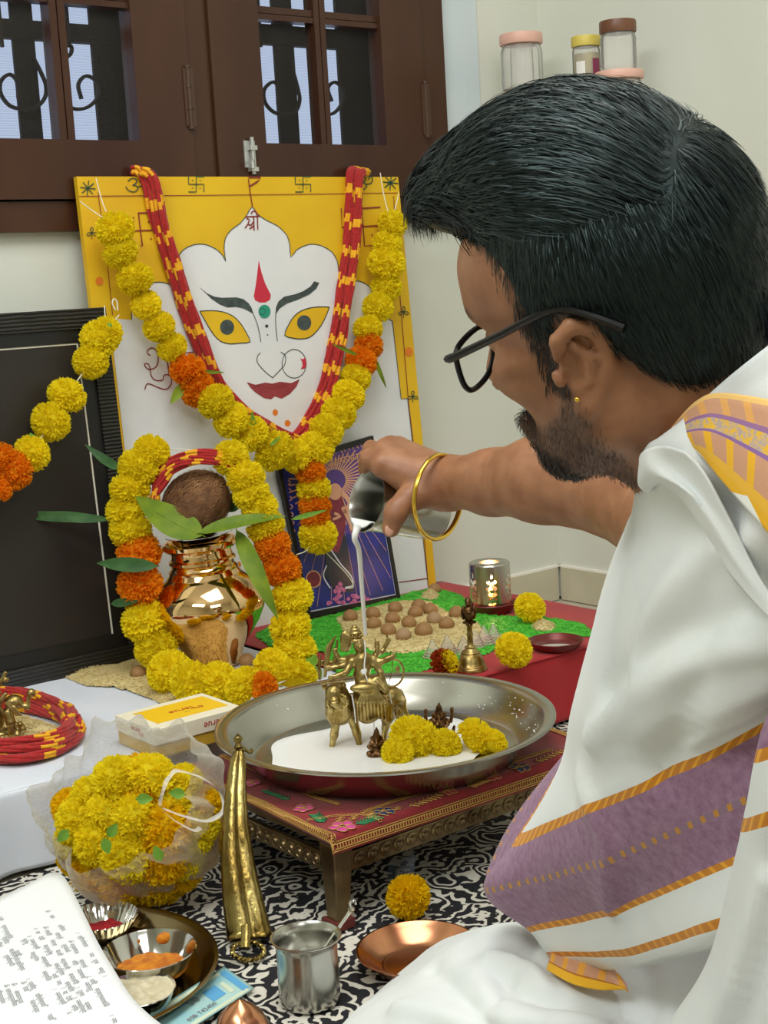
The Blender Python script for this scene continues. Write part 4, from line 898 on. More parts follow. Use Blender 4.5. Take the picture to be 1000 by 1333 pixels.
# ================================================================ SIGNED-DISTANCE MODELLER (smooth unions, then surface nets)
class SDF:
    def __init__(s, lo, hi, h):
        s.lo = np.array(lo, float); s.h = h; s.n = (np.ceil((np.array(hi)-s.lo)/h)).astype(int)+1
        s.f = np.full(tuple(s.n), 1.0, np.float32)
    def box(s, a, b):
        i0 = np.clip(np.floor((np.asarray(a)-s.lo)/s.h).astype(int), 0, s.n); i1 = np.clip(np.ceil((np.asarray(b)-s.lo)/s.h).astype(int)+1, 0, s.n)
        if np.any(i1 <= i0): return None, None
        sl = tuple(slice(p, q) for p, q in zip(i0, i1))
        g = np.meshgrid(*[(s.lo[k]+s.h*np.arange(i0[k], i1[k])).astype(np.float32) for k in range(3)], indexing='ij', sparse=True)
        return sl, g
    def put(s, sl, d, k, mode):
        f = s.f[sl]
        if mode == 'sub':
            hh = np.maximum(k-np.abs(f+d), 0)/max(k, 1e-6); s.f[sl] = np.maximum(f, -d)+hh*hh*k*.25
        else:
            hh = np.maximum(k-np.abs(f-d), 0)/max(k, 1e-6); s.f[sl] = np.minimum(f, d)-hh*hh*k*.25
    def cap(s, a, b, ra, rb, k=.004, mode='add'):
        a = np.asarray(a, float); b = np.asarray(b, float); r = max(ra, rb); m = r+k+3*s.h
        sl, g = s.box(np.minimum(a, b)-m, np.maximum(a, b)+m)
        if sl is None: return s
        ab = b-a; L2 = ab@ab+1e-12; dx, dy, dz = g[0]-a[0], g[1]-a[1], g[2]-a[2]
        t = np.clip((dx*ab[0]+dy*ab[1]+dz*ab[2])/L2, 0, 1)
        d = np.sqrt((dx-t*ab[0])**2+(dy-t*ab[1])**2+(dz-t*ab[2])**2)-(ra+(rb-ra)*t); s.put(sl, d, k, mode); return s
    def chain(s, P, R, k=.004, mode='add'):
        for i in range(len(P)-1): s.cap(P[i], P[i+1], R[i], R[i+1], k, mode)
        return s
    def ell(s, c, r, ax=None, k=.004, mode='add'):
        c = np.asarray(c, float); r = np.asarray(r, float); ax = np.eye(3) if ax is None else np.array([unit(q) for q in ax])
        ext = np.abs(ax*r[:, None]).sum(0); m = k+3*s.h; sl, g = s.box(c-ext-m, c+ext+m)
        if sl is None: return s
        dx, dy, dz = g[0]-c[0], g[1]-c[1], g[2]-c[2]
        q = [(dx*a[0]+dy*a[1]+dz*a[2]) for a in ax]
        k0 = np.sqrt(sum((q[i]/r[i])**2 for i in range(3))); k1 = np.sqrt(sum((q[i]/r[i]**2)**2 for i in range(3)))+1e-9
        s.put(sl, k0*(k0-1)/k1, k, mode); return s
    def mesh(s):
        f = s.f; S = f < 0; n = s.n; c = S[:-1, :-1, :-1].astype(np.int8)
        tot = np.zeros(c.shape, np.int8)
        for i in (0, 1):
            for j in (0, 1):
                for k in (0, 1): tot += S[i:n[0]-1+i, j:n[1]-1+j, k:n[2]-1+k]
        act = (tot > 0) & (tot < 8); I = np.argwhere(act); N = len(I); idx = np.full(c.shape, -1, np.int32); idx[act] = np.arange(N)
        acc = np.zeros((N, 3)); cnt = np.zeros(N); cor = [(i, j, k) for i in (0, 1) for j in (0, 1) for k in (0, 1)]
        val = {q: f[I[:, 0]+q[0], I[:, 1]+q[1], I[:, 2]+q[2]].astype(float) for q in cor}
        for a in cor:
            for ax in range(3):
                if a[ax]: continue
                b = list(a); b[ax] = 1; b = tuple(b); va, vb = val[a], val[b]; m = (va < 0) != (vb < 0)
                t = np.where(m, va/(va-vb+1e-20*(va == vb)), 0); p = np.array(a, float)[None]+0*acc; p[:, ax] += t; acc[m] += p[m]; cnt[m] += 1
        V = s.lo+(I+acc/cnt[:, None])*s.h; F = []
        for ax in range(3):
            o = [k for k in range(3) if k != ax]; sa = [slice(1, n[k]-1) for k in range(3)]; sa[ax] = slice(0, n[ax]-1); sb = list(sa); sb[ax] = slice(1, n[ax])
            A_ = S[tuple(sa)]; B_ = S[tuple(sb)]; E = np.argwhere(A_ != B_); E[:, o[0]] += 1; E[:, o[1]] += 1; ins = S[E[:, 0], E[:, 1], E[:, 2]]
            q = []
            for du, dv in ((0, 0), (1, 0), (1, 1), (0, 1)):
                e = E.copy(); e[:, o[0]] -= du; e[:, o[1]] -= dv; q.append(idx[e[:, 0], e[:, 1], e[:, 2]])
            q = np.stack(q, 1); flip = ins if ax != 1 else ~ins; q[~flip] = q[~flip][:, ::-1]; F.append(q)
        F = np.concatenate(F); F = F[(F >= 0).all(1)]
        return V, F
def fastobj(name, V, F, m, parent=None, loc=None, **kw):
    me = bpy.data.meshes.new(name); base = WL[parent.name] if parent is not None else np.array(loc, float)
    me.vertices.add(len(V)); me.vertices.foreach_set('co', (V-base).astype(np.float32).ravel())
    me.loops.add(F.size); me.loops.foreach_set('vertex_index', F.astype(np.int32).ravel()); me.polygons.add(len(F)); me.polygons.foreach_set('loop_start', np.arange(0, F.size, F.shape[1], dtype=np.int32)); me.polygons.foreach_set('loop_total', np.full(len(F), F.shape[1], np.int32))
    me.update(calc_edges=True); me.validate(); me.polygons.foreach_set('use_smooth', [True]*len(me.polygons))
    for q in (m if isinstance(m, (list, tuple)) else [m]): me.materials.append(q)
    o = bpy.data.objects.new(name, me); COL.objects.link(o); WL[o.name] = base
    if parent is not None: o.parent = parent
    else: o.location = tuple(base)
    return setp(o, **kw)
# ================================================================ LOW TABLE, embroidered cloth, steel plate
TX0, TY0, TX1, TY1, TZ = .951, 1.335, 1.36, 1.690, .112
tab = thing('low_table', 'small low metal-edged table carrying the embroidered cloth and steel plate', 'table', (1.15, 1.52, 0))
M['tabmetal'] = mat('tarnished_white_metal', '8d7a58', .33, .9, c2='5d4a34', nscale=18, bump=.35, bscale=70, bdist=.002)
M['rubber'] = mat('red_brown_foot', '6b2a26', .6)
def bev(o, w=.002, seg=2):
    b = o.modifiers.new('bevel', 'BEVEL'); b.width = w; b.segments = seg; b.limit_method = 'ANGLE'; return o
bev(G().box((TX0, TY0, TZ-.013), (TX1, TY1, TZ)).obj('tabletop', M['tabmetal'], tab, smooth=False))
for sx, x in ((1, TX0), (-1, TX1)):
    for sy, y in ((1, TY0), (-1, TY1)):
        g = G(); w0, w1 = .030, .020; t0 = A(x+sx*.002, y+sy*.002, TZ-.013); b0 = A(x-sx*.004, y-sy*.004, .006)
        V = [t0, t0+A(sx*w0, 0, 0), t0+A(sx*w0, sy*w0, 0), t0+A(0, sy*w0, 0), b0, b0+A(sx*w1, 0, 0), b0+A(sx*w1, sy*w1, 0), b0+A(0, sy*w1, 0)]
        g.add(V, [(0, 1, 2, 3), (7, 6, 5, 4), (0, 4, 5, 1), (1, 5, 6, 2), (2, 6, 7, 3), (3, 7, 4, 0)]); lg = bev(g.obj('leg', M['tabmetal'], tab, smooth=False))
        G().box((b0[0]-sx*.004 if sx > 0 else b0[0]-w1-.004, b0[1]-sy*.004 if sy > 0 else b0[1]-w1-.004, -.002), (b0[0]+w1+.004 if sx > 0 else b0[0]+.004, b0[1]+w1+.004 if sy > 0 else b0[1]+.004, .009)).obj('foot_pad', M['rubber'], lg, smooth=False)
for side in range(4):
    z0, z1 = TZ-.050, TZ-.026; g = G()
    if side == 0: g.box((TX0+.004, TY0+.003, z0), (TX1-.004, TY0+.011, z1))
    if side == 1: g.box((TX0+.003, TY0+.004, z0), (TX0+.011, TY1-.004, z1))
    if side == 2: g.box((TX0+.004, TY1-.011, z0), (TX1-.004, TY1-.003, z1))
    if side == 3: g.box((TX1-.011, TY0+.004, z0), (TX1-.003, TY1-.004, z1))
    rail = bev(g.obj('apron_rail', M['tabmetal'], tab, smooth=False), .0015)
    for k in range(17):
        q = (k+.5)/17
        c, ax = ((TX0+.03+(TX1-TX0-.06)*q, TY0+.003, (z0+z1)/2), (0, -1, 0)) if side == 0 else ((TX0+.003, TY0+.03+(TY1-TY0-.06)*q, (z0+z1)/2), (-1, 0, 0)) if side == 1 else (None, None)
        if c is None: break
        G().lathe([(.0085, -.001), (.0090, .001), (.0070, .0022), (.0062, .0012), (.0050, .0014), (.0035, .0036), (0, .0045)], c, 16, axis=ax).obj('round_boss', M['tabmetal'], rail)
# cloth: flat rectangle turned a little, falling over the edges
CZ = TZ+.0035
def cl(x, y):
    dx = max(0, TX0-x); dy = max(0, TY0-y); z = CZ; X_, Y_ = x, y
    if dx > 0: X_ = TX0-.003-dx*.22
    if dy > 0: Y_ = TY0-.003-dy*.22
    d = math.hypot(dx, dy); z -= max(0, d-.002)*.93; dz = max(0, y-TY1)
    if dz > 0: Y_ = TY1+.003+dz*.25; z -= dz*.9
    z += (.0007*math.sin(x*60+y*30)+.0005*math.sin(y*90))*(1 if d == 0 else 0)
    return A(X_, Y_, z)
cu_, cv_ = unit(A(1, -.015, 0)), unit(A(.04, 1, 0)); c00 = A(TX0-.013, TY0-.024, 0); CW_, CH_ = .47, .47
def clo(u, v, lift=0):
    p = c00+cu_*u+cv_*v; q = cl(p[0], p[1])
    return q+A(-.4 if p[0] < TX0 else 0, -.4 if p[1] < TY0 else 0, 1)*lift
M['embcloth'] = mat('crimson_velvet', '93141c', .85, c2='7c0f18', nscale=30, bump=.2, bscale=600, sheen=.25)
P = np.array([[clo(u, v) for v in np.linspace(0, CH_, 100)] for u in np.linspace(0, CW_, 100)])
ec = thing('embroidered_cloth', 'red velvet cloth with gold chain embroidery under the steel plate', 'cloth', (1.13, 1.5, CZ))
oc = G().grid(P).obj('cloth', M['embcloth'], ec, angle=None); sm = oc.modifiers.new('thick', 'SOLIDIFY'); sm.thickness = .0014; sm.offset = 1
g = G()
def loopchain(g, pts, r, step, w=.00055, squash=.75):
    L_ = [0]
    for a, b in zip(pts[:-1], pts[1:]): L_.append(L_[-1]+math.hypot(b[0]-a[0], b[1]-a[1]))
    s_ = 0
    while s_ < L_[-1]:
        k = max(i for i in range(len(L_)-1) if L_[i] <= s_); t = (s_-L_[k])/(L_[k+1]-L_[k]+1e-9); u = pts[k][0]+(pts[k+1][0]-pts[k][0])*t; v = pts[k][1]+(pts[k+1][1]-pts[k][1])*t
        P = [clo(u+r*math.cos(a), v+r*squash*math.sin(a), .0014) for a in np.linspace(0, 6.283, 9, endpoint=False)]; g.tube(P, w, 4, closed=True); s_ += step
def line(g, pts, w=.0007):
    L_ = []
    for a, b in zip(pts[:-1], pts[1:]):
        n = max(2, int(math.hypot(b[0]-a[0], b[1]-a[1])/.005)); L_ += [(a[0]+(b[0]-a[0])*k/n, a[1]+(b[1]-a[1])*k/n) for k in range(n)]
    g.tube([clo(u, v, .0012) for u, v in L_+[pts[-1]]], w, 4)
e = .0075; bd = [(e, CH_-e), (e, e), (CW_-e, e), (CW_-e, CH_-e)]
loopchain(g, bd, .0050, .0042); line(g, [(.002, CH_), (.002, .002), (CW_, .002)]); line(g, [(.0135, CH_), (.0135, .0135), (CW_, .0135)])
g.obj('gold_border', M['goldthread'], ec, angle=None, kind='stuff', label='gold chain stitch border')
g = G(); arc = [(.02, .085), (.05, .072), (.075, .05), (.082, .02)]
loopchain(g, arc, .0030, .0050); loopchain(g, [(.082, .055), (.13, .06), (.18, .055), (.23, .06), (.28, .053), (.33, .06), (.40, .055)], .0038, .0045, squash=1); loopchain(g, [(.075, .10), (.07, .16), (.075, .22), (.07, .3), (.072, .4)], .0038, .0045, squash=1)
g.obj('gold_scrolls', M['goldthread'], ec, angle=None, kind='stuff')
M['epink'] = mat('pink_thread', 'd04a93', .6); M['eblue'] = mat('navy_thread', '2a3563', .6); M['egreen'] = mat('green_thread', '2f8a55', .6); M['erose'] = mat('rose_thread', 'b5454f', .6)
def efl(c, r, m):
    o = G()
    for k in range(5):
        a = k*1.2566+.3; cc = (c[0]+r*.62*math.cos(a), c[1]+r*.62*math.sin(a)); ring = [clo(cc[0]+r*.42*math.cos(b), cc[1]+r*.42*math.sin(b), .0012) for b in np.linspace(0, 6.283, 12, endpoint=False)]
        o.add([clo(cc[0], cc[1], .0026)]+ring, [(0, 1+i, 1+(i+1) % 12) for i in range(12)])
    fl = o.obj('embroidered_flower', M[m], ec, angle=None); g2 = G()
    for k in range(5):
        a = k*1.2566+.3; cc = (c[0]+r*.62*math.cos(a), c[1]+r*.62*math.sin(a)); g2.tube([clo(cc[0]+r*.44*math.cos(b), cc[1]+r*.44*math.sin(b), .0016) for b in np.linspace(0, 6.283, 12, endpoint=False)], .0005, 4, closed=True)
    g2.tube([clo(c[0]+r*.2*math.cos(b), c[1]+r*.2*math.sin(b), .002) for b in np.linspace(0, 6.283, 8, endpoint=False)], .0007, 4, closed=True); g2.obj('petal_outline', M['goldthread'], fl, angle=None)
for c, r, m in (((.036, .037), .016, 'epink'), ((.100, .038), .0135, 'eblue'), ((.036, .12), .013, 'epink'), ((.20, .036), .012, 'erose'), ((.275, .036), .012, 'erose'), ((.325, .036), .0135, 'eblue'), ((.04, .25), .012, 'epink'), ((.04, .36), .013, 'eblue')): efl(c, r, m)
def sprig(a, b, m, n=7, w=.007):
    g = G(); d = unit(A(b[0]-a[0], b[1]-a[1], 0)); q = A(-d[1], d[0], 0); line(g, [a, b], .0005)
    for i in range(n):
        t = (i+.3)/n; c = A(a[0]+(b[0]-a[0])*t, a[1]+(b[1]-a[1])*t, 0)
        for s_ in (-1, 1): e_ = c+q*s_*w+d*w*.9; line(g, [(c[0], c[1]), (e_[0], e_[1])], .0009)
    g.obj('embroidered_sprig', M[m], ec, angle=None)
sprig((.052, .030), (.085, .030), 'egreen'); sprig((.030, .066), (.034, .092), 'egreen'); sprig((.135, .030), (.185, .034), 'goldthread'); sprig((.355, .036), (.41, .04), 'goldthread'); sprig((.04, .16), (.04, .215), 'egreen'); sprig((.23, .03), (.26, .034), 'goldthread')
g = G()
for c in ((.062, .048), (.048, .058), (.086, .044), (.078, .036), (.118, .034)):
    g.tube([clo(c[0]+.0065*math.cos(b), c[1]+.0042*math.sin(b), .0014) for b in np.linspace(0, 6.283, 14, endpoint=False)], .0006, 4, closed=True); g.tube([clo(c[0]+.0032*math.cos(b), c[1]+.002*math.sin(b), .0014) for b in np.linspace(0, 6.283, 8, endpoint=False)], .0005, 4, closed=True)
g.obj('gold_leaves', M['goldthread'], ec, angle=None, kind='stuff')
# steel plate
PC = A(1.186, 1.522, CZ+.0018); PR = .2335
par = thing('steel_plate', 'large deep stainless steel plate holding milk and the brass statues', 'plate', PC)
G().lathe([(0, 0), (.178, 0), (.186, .003), (.205, .025), (.216, .041), (.2195, .0445), (PR-.001, .0475), (PR+.0005, .0468), (PR+.0003, .0490), (PR-.002, .0497), (.2185, .0468), (.2135, .042), (.2025, .026), (.185, .0055), (.178, .0030), (.165, .0022), (0, .0022)], PC, 160).obj('dish', M['steel'], par, angle=50)
MZ = PC[2]+.0075
g = G(); P = []
for k, r in enumerate(np.linspace(0, 1, 14)): P.append([(PC[0]-.006+math.cos(a)*r*(.150+.010*math.sin(3*a+1)+.007*math.sin(7*a)), PC[1]+.002+math.sin(a)*r*(.150+.010*math.sin(3*a+1)+.007*math.sin(7*a)), MZ-(.003 if k == 13 else 0)+.0012*math.exp(-((r*math.cos(a)+.15)**2+(r*math.sin(a))**2)*20)) for a in np.linspace(0, 6.2832, 90, endpoint=False)])
g.grid(P, closed_v=True); g.obj('milk', M['milk'], None, (PC[0], PC[1], MZ-.003), label='pool of white milk in the large steel plate', cat='milk', kind='stuff')
g = G(); rr = random.Random(9)
for i in range(90):
    a = rr.gauss(-.55, .9); q = rr.uniform(0, 1); r = .189+.024*q; z = PC[2]+.0085+.032*q; p = A(PC[0]+r*math.cos(a), PC[1]+r*math.sin(a), z); s_ = rr.uniform(.0006, .0016); g.ell(p, (s_, s_, s_*.6), n=6, k=4)
g.obj('milk_drops', M['milk'], None, (PC[0], PC[1], PC[2]+.01), label='tiny milk splashes on the inner wall of the steel plate', cat='milk', kind='stuff')
def mz(x, y, z=None): return pz(x, y, MZ if z is None else z)
for x, y, r, f, l in ((540, 962, 35, (.2, -.5, .8), 'tallest yellow marigold lying in the plate, near its front rim'), (518, 979, 22, (-.5, -.5, .6), 'yellow marigold in the plate beside the tiny brass idol'), (580, 969, 23, (.1, -.6, .7), 'yellow marigold in the plate below the small many-armed idol'), (620, 960, 28, (.6, -.5, .6), 'yellow marigold at the right end of the flowers in the plate'), (643, 966, 20, (.8, -.2, .6), 'small half marigold touching the right wall of the plate')):
    D = float((mz(x, y+r*.6)-CAMLOC)@FW); R = r*D/FPX; P = pz(x, y, MZ+R*.45); loose_marigold(P, R, 'y', A(*f), l, sep=False)
# ================================================================ BRASS STATUES
def stat(name, label, anchor, zoom, zs, bounds, build, mats, res=.0010, face_dir=None):
    """anchor: world point that sits at pixel (ax, ay); zoom maps a local drawing unit to metres"""
def frame_at(P, ax, ay, s):
    """local drawing coords (x right, y down, w toward the viewer) about pixel-anchor P, in s metres per unit; upright in the world"""
    ri = unit(A(FW[1], -FW[0], 0)); fo = unit(A(-FW[0], -FW[1], 0)); lean = .062
    def T(x, y, w=0): return P+ri*((x-ax)*s+(y-ay)*s*-lean)+A(0, 0, -(y-ay)*s*1.03)+fo*w*s
    return T, ri, fo
g0 = mz(425, 966); g1 = mz(473, 972)
SP = mz(452, 968); SP[2] = MZ-.004; s_ = .16*float((SP-CAMLOC)@FW)/FPX
T, ri, fo = frame_at(SP, 330, 1105, s_); T0 = T
bx = [T(60, 90, -260), T(930, 1150, 260), T(60, 1150, 260), T(930, 90, -260)]
lo = np.min(bx, 0)-.01; hi = np.max(bx, 0)+.01; lo[2] = SP[2]-.001
dg = thing('brass_statue', 'brass many-armed goddess riding a lion, standing in the milk', 'statue', SP)
U = s_; up_ = A(0, 0, 1)
# the lion
S = SDF(lo, hi, .00105)
S.ell(T(255, 720, 60), (105*U, 95*U, 165*U), [ri, fo, up_], .006); S.ell(T(225, 640, 110), (72*U, 70*U, 78*U), [ri, fo, up_], .004); S.ell(T(228, 690, 170), (42*U, 40*U, 40*U), [ri, fo, up_], .003)
for x in (150, 300): S.ell(T(x, 590, 70), (24*U, 18*U, 28*U), [ri, fo, up_], .002)
for i in range(22):
    a = i*.31; S.chain([T(255+95*math.cos(a)*.9, 700+60*math.sin(a), 110+50*abs(math.sin(a*2))), T(255+88*math.cos(a), 800+70*math.sin(a), 105), T(262+60*math.cos(a+.2), 890+20*math.sin(a), 80)], [17*U, 13*U, 5*U], .0012)
S.cap(T(300, 780, 0), T(690, 740, -40), 100*U, 95*U, .008)
S.chain([T(240, 880, 40), T(225, 990, 45), T(205, 1090, 50)], [40*U, 30*U, 22*U], .004); S.ell(T(195, 1108, 70), (38*U, 44*U, 16*U), [ri, fo, up_], .003)
S.chain([T(375, 880, 30), T(408, 990, 35), T(432, 1090, 45)], [44*U, 32*U, 24*U], .004); S.ell(T(425, 1108, 68), (38*U, 44*U, 16*U), [ri, fo, up_], .003)
S.chain([T(640, 780, 20), T(655, 880, 40), T(640, 960, 20), T(628, 1040, 30)], [80*U, 48*U, 28*U, 22*U], .004); S.ell(T(622, 1062, 50), (34*U, 40*U, 15*U), [ri, fo, up_], .003)
S.chain([T(730, 770, -80), T(745, 870, -90), T(770, 950, -110), T(775, 1010, -100)], [76*U, 46*U, 28*U, 22*U], .004); S.ell(T(772, 1030, -85), (30*U, 36*U, 14*U), [ri, fo, up_], .003)
S.chain([T(700, 690, -60), T(760, 705, -60), T(795, 780, -60), T(805, 860, -60), T(830, 905, -55), T(880, 915, -50)], [20*U, 17*U, 14*U, 13*U, 16*U, 7*U], .003)
S.cap(T(210, 680, 205), T(245, 680, 205), 5*U, 5*U, .001, 'sub'); S.cap(T(205, 718, 200), T(255, 714, 200), 7*U, 7*U, .001, 'sub')
V, F = S.mesh(); V[:, 2] = np.maximum(V[:, 2], SP[2]); lion = fastobj('lion', V, F, M['brassold'], dg, label='lion with long combed mane')
# the goddess
S = SDF(lo, hi, .00105)
S.ell(T(500, 640, 60), (120*U, 110*U, 120*U), [ri, fo, up_], .006); S.ell(T(510, 790, 110), (105*U, 60*U, 110*U), [unit(ri-up_*.2), fo, up_], .006)
for i in range(9): x = 410+i*28; S.chain([T(470+i*10, 590, 150), T(x+5, 720, 172), T(x+15, 850+12*math.sin(i), 150)], [9*U, 13*U, 10*U], .002)
S.ell(T(455, 600, 150), (95*U, 45*U, 42*U), [unit(ri+up_*.35), fo, up_], .004); S.cap(T(560, 560, 90), T(640, 640, 120), 40*U, 34*U, .004)
S.chain([T(440, 520, 60), T(460, 450, 65), T(455, 390, 60)], [62*U, 58*U, 66*U], .006); S.cap(T(370, 400, 55), T(540, 400, 55), 38*U, 38*U, .006); S.cap(T(432, 350, 62), T(430, 320, 65), 26*U, 26*U, .004)
S.ell(T(428, 275, 75), (48*U, 46*U, 60*U), [ri, fo, up_], .003); S.ell(T(436, 285, 122), (9*U, 12*U, 16*U), [ri, fo, up_], .002); S.cap(T(418, 310, 112), T(448, 310, 112), 6*U, 6*U, .001)
S.ell(T(418, 268, 117), (9*U, 5*U, 5*U), [ri, fo, up_], .001); S.ell(T(450, 268, 117), (9*U, 5*U, 5*U), [ri, fo, up_], .001)
for k, (y, r) in enumerate(((232, 56), (205, 60), (175, 52), (150, 40), (128, 26))): S.ell(T(402-k*3, y, 60), (r*U, r*U*.9, 16*U), [ri, fo, up_], .002)
for i in range(7): a = -.3+i*.55; S.ell(T(395+58*math.cos(a), 195, 60+50*math.sin(a)), (9*U, 9*U, 14*U), None, .001)
S.ell(T(320, 250, 10), (46*U, 34*U, 90*U), [ri, fo, unit(up_+ri*.1)], .004)
for i in range(6): S.cap(T(295+i*11, 180+i*6, 30), T(280+i*12, 320, 35), 8*U, 6*U, .001)
def arm(pts, r, k=.003, bangles=True):
    S.chain([T(*p) for p in pts], list(np.linspace(r, r*.62, len(pts))*U), k)
    h = pts[-1]; S.ell(T(*h), (20*U, 16*U, 20*U), None, .002)
    for i in range(4): S.cap(T(h[0], h[1], h[2]), T(h[0]-16+i*11, h[1]-24, h[2]+10), 6*U, 5*U, .001)
    a, b = A(*pts[-2]), A(*pts[-1])
    for q in (.55, .7): c = a+(b-a)*q; S.ell(T(*c), (24*U, 24*U, 8*U), [ri, fo, up_] if abs(a[0]-b[0]) < abs(a[1]-b[1]) else [up_, fo, ri], .001)
arm([(370, 410, 60), (320, 480, 95), (200, 515, 110)], 32); arm([(368, 400, 40), (285, 440, 40), (175, 455, 40)], 28); arm([(375, 385, 20), (270, 400, 10), (232, 330, 10)], 26); arm([(372, 380, 0), (250, 420, -20), (125, 420, -10)], 24)
arm([(540, 400, 50), (590, 420, 70), (655, 395, 80), (700, 375, 80)], 32); arm([(545, 390, 20), (575, 350, 20), (570, 280, 20)], 26); arm([(540, 410, 60), (600, 500, 90), (640, 610, 110)], 32); arm([(548, 385, 0), (620, 350, -10), (665, 275, -10)], 24); 
V, F = S.mesh(); god = fastobj('goddess', V, F, M['brassold'], dg, label='crowned goddess figure with raised arms')
g = G(); tb = lambda pts, r, n=8: g.tube(crom([T(*p) for p in pts], 5), [q*U for q in np.interp(np.linspace(0, 1, 5*(len(pts)-1)+1), np.linspace(0, 1, len(r)), r)], n)
tb([(150, 520, 40), (165, 400, 30), (185, 290, 20), (240, 205, 10)], [12, 22, 26, 5]); tb([(110, 530, 80), (105, 430, 70), (120, 330, 60)], [10, 14, 5]); tb([(120, 555, 110), (330, 540, 110)], [8, 8]); tb([(215, 420, 20), (240, 330, 10), (250, 240, 5)], [10, 12, 8])
tb([(570, 290, 20), (552, 240, 20)], [14, 4]); tb([(655, 300, 0), (650, 225, 0)], [16, 6]); g.ell(T(655, 262, 0), (22*U, 12*U, 22*U))
g.obj('weapons', M['brassold'], dg, kind='stuff', label='sword, staff and spear held in the hands')
g = G(); g.tube(crom([T(690+95*math.cos(a), 505+110*math.sin(a), 90) for a in np.linspace(-1.5, 1.9, 9)], 4), 9*U, 8); g.tube([T(697, 395, 90), T(690, 500, 90), T(660, 615, 90)], 4*U, 6); g.ell(T(735, 480, 90), (24*U, 14*U, 30*U)); g.obj('bow', M['brassold'], dg)
# milk running down the statue: streams poured from the pot
# ---------------------------------------------------------------- small idols
def small_idol(label, x, y, hpx, mname, many=False):
    P = mz(x, y); P[2] = MZ-.002; H = hpx*float((P-CAMLOC)@FW)/FPX; u = H/100; t = thing('brass_idol', label, 'statue', P); T, ri, fo = frame_at(P, 0, 0, u)
    lo = P-A(H*.7, H*.7, 0); hi = P+A(H*.7, H*.7, H*1.15); lo[2] -= .001; S = SDF(lo, hi, max(.0006, H/75))
    S.ell(T(0, -6), (30*u, 24*u, 8*u), [ri, fo, up_], 3*u); S.cap(T(-24, -16, 8), T(10, -14, 20), 9*u, 7*u, 4*u); S.cap(T(24, -16, 8), T(-10, -14, 20), 9*u, 7*u, 4*u)
    S.ell(T(0, -32, 4), (19*u, 16*u, 20*u), [ri, fo, up_], 5*u); S.cap(T(-16, -48, 0), T(16, -48, 0), 7*u, 7*u, 4*u); S.ell(T(0, -62, 4), (13*u, 12*u, 13*u), [ri, fo, up_], 4*u)
    S.chain([T(0, -60, 14), T(1, -50, 20), T(4, -40, 20), T(9, -38, 18)], [5*u, 4.5*u, 4*u, 3*u], 2*u)
    for q in (-1, 1): S.ell(T(q*14, -62, 0), (7*u, 3*u, 9*u), [ri, fo, up_], 2*u)
    S.chain([T(0, -72, 2), T(0, -84, 2), T(0, -98, 2)], [12*u, 8*u, 2*u], 3*u)
    for q in (-1, 1):
        S.chain([T(q*16, -48, 0), T(q*26, -38, 6), T(q*16, -28, 18)], [6*u, 5*u, 4*u], 3*u)
        if many: S.chain([T(q*16, -50, -2), T(q*34, -44, 0), T(q*38, -62, 2), T(q*36, -74, 2)], [6*u, 5*u, 5*u, 3*u], 3*u); S.ell(T(q*37, -76, 2), (6*u, 5*u, 9*u), None, 2*u); S.chain([T(q*10, -14, 0), T(q*40, -10, 0), T(q*44, -28, 0)], [6*u, 5*u, 4*u], 3*u)
    V, F = S.mesh(); V[:, 2] = np.maximum(V[:, 2], P[2]); fastobj('figure', V, F, M[mname], t)
    g = G(); g.lathe([(30*u, 0), (31*u, 3*u), (27*u, 7*u), (0, 7*u)], P, 24, scale=(1, .8)); g.obj('base', M[mname], t); return t
small_idol('small dark brass many-armed idol with pointed crown, behind the marigolds in the plate', 571, 958, 46, 'brassdark', True)
small_idol('tiny dark brass seated idol left of the marigolds in the plate', 490, 984, 40, 'brassdark')
# left idol, on the white cloth in the thread ring
RC = A(.80, 2.035, HT)
LP = pz(18, 958, HT+.006); lt = thing('brass_statue', 'brass musician idol with trunk and cymbal at the left edge, inside the thread ring', 'statue', LP)
u = .125*float((LP-CAMLOC)@FW)/FPX/1.04; T, ri, fo = frame_at(LP, 150, 820, u)
bx = [T(-420, -60, -200), T(450, 880, 200)]; bx += [T(-420, 880, 200), T(450, -60, -200)]; lo = np.min(bx, 0)-.004; hi = np.max(bx, 0)+.004; lo[2] = LP[2]-.001; S = SDF(lo, hi, .0011)
S.ell(T(-60, 780), (190*u, 130*u, 60*u), [ri, fo, up_], .004); S.ell(T(-70, 600, 0), (140*u, 110*u, 150*u), [ri, fo, up_], .006); S.ell(T(180, 440, 60), (100*u, 85*u, 85*u), [ri, fo, up_], .004)
S.chain([T(120, 540, 90), T(150, 640, 110), T(170, 760, 110), T(230, 790, 110), T(275, 720, 105), T(250, 670, 105), T(190, 670, 105)], [55*u, 50*u, 48*u, 42*u, 36*u, 30*u, 18*u], .002)
for i in range(6): S.cap(T(100+i*10, 420-i*6, 140), T(220+i*12, 560, 150), 7*u, 7*u, .001)
S.ell(T(200, 430, 150), (26*u, 12*u, 34*u), [ri, fo, up_], .001, 'sub'); S.chain([T(260, 470, 80), T(330, 500, 70), T(340, 380, 60)], [30*u, 26*u, 20*u], .003); S.ell(T(370, 350, 60), (45*u, 45*u, 48*u), None, .002)
S.chain([T(-40, 500, 80), T(40, 420, 120), T(110, 330, 130)], [45*u, 30*u, 24*u], .003); S.ell(T(-80, 330, 20), (110*u, 90*u, 120*u), [ri, fo, up_], .004); S.ell(T(-90, 230, 10), (90*u, 80*u, 60*u), [ri, fo, up_], .003)
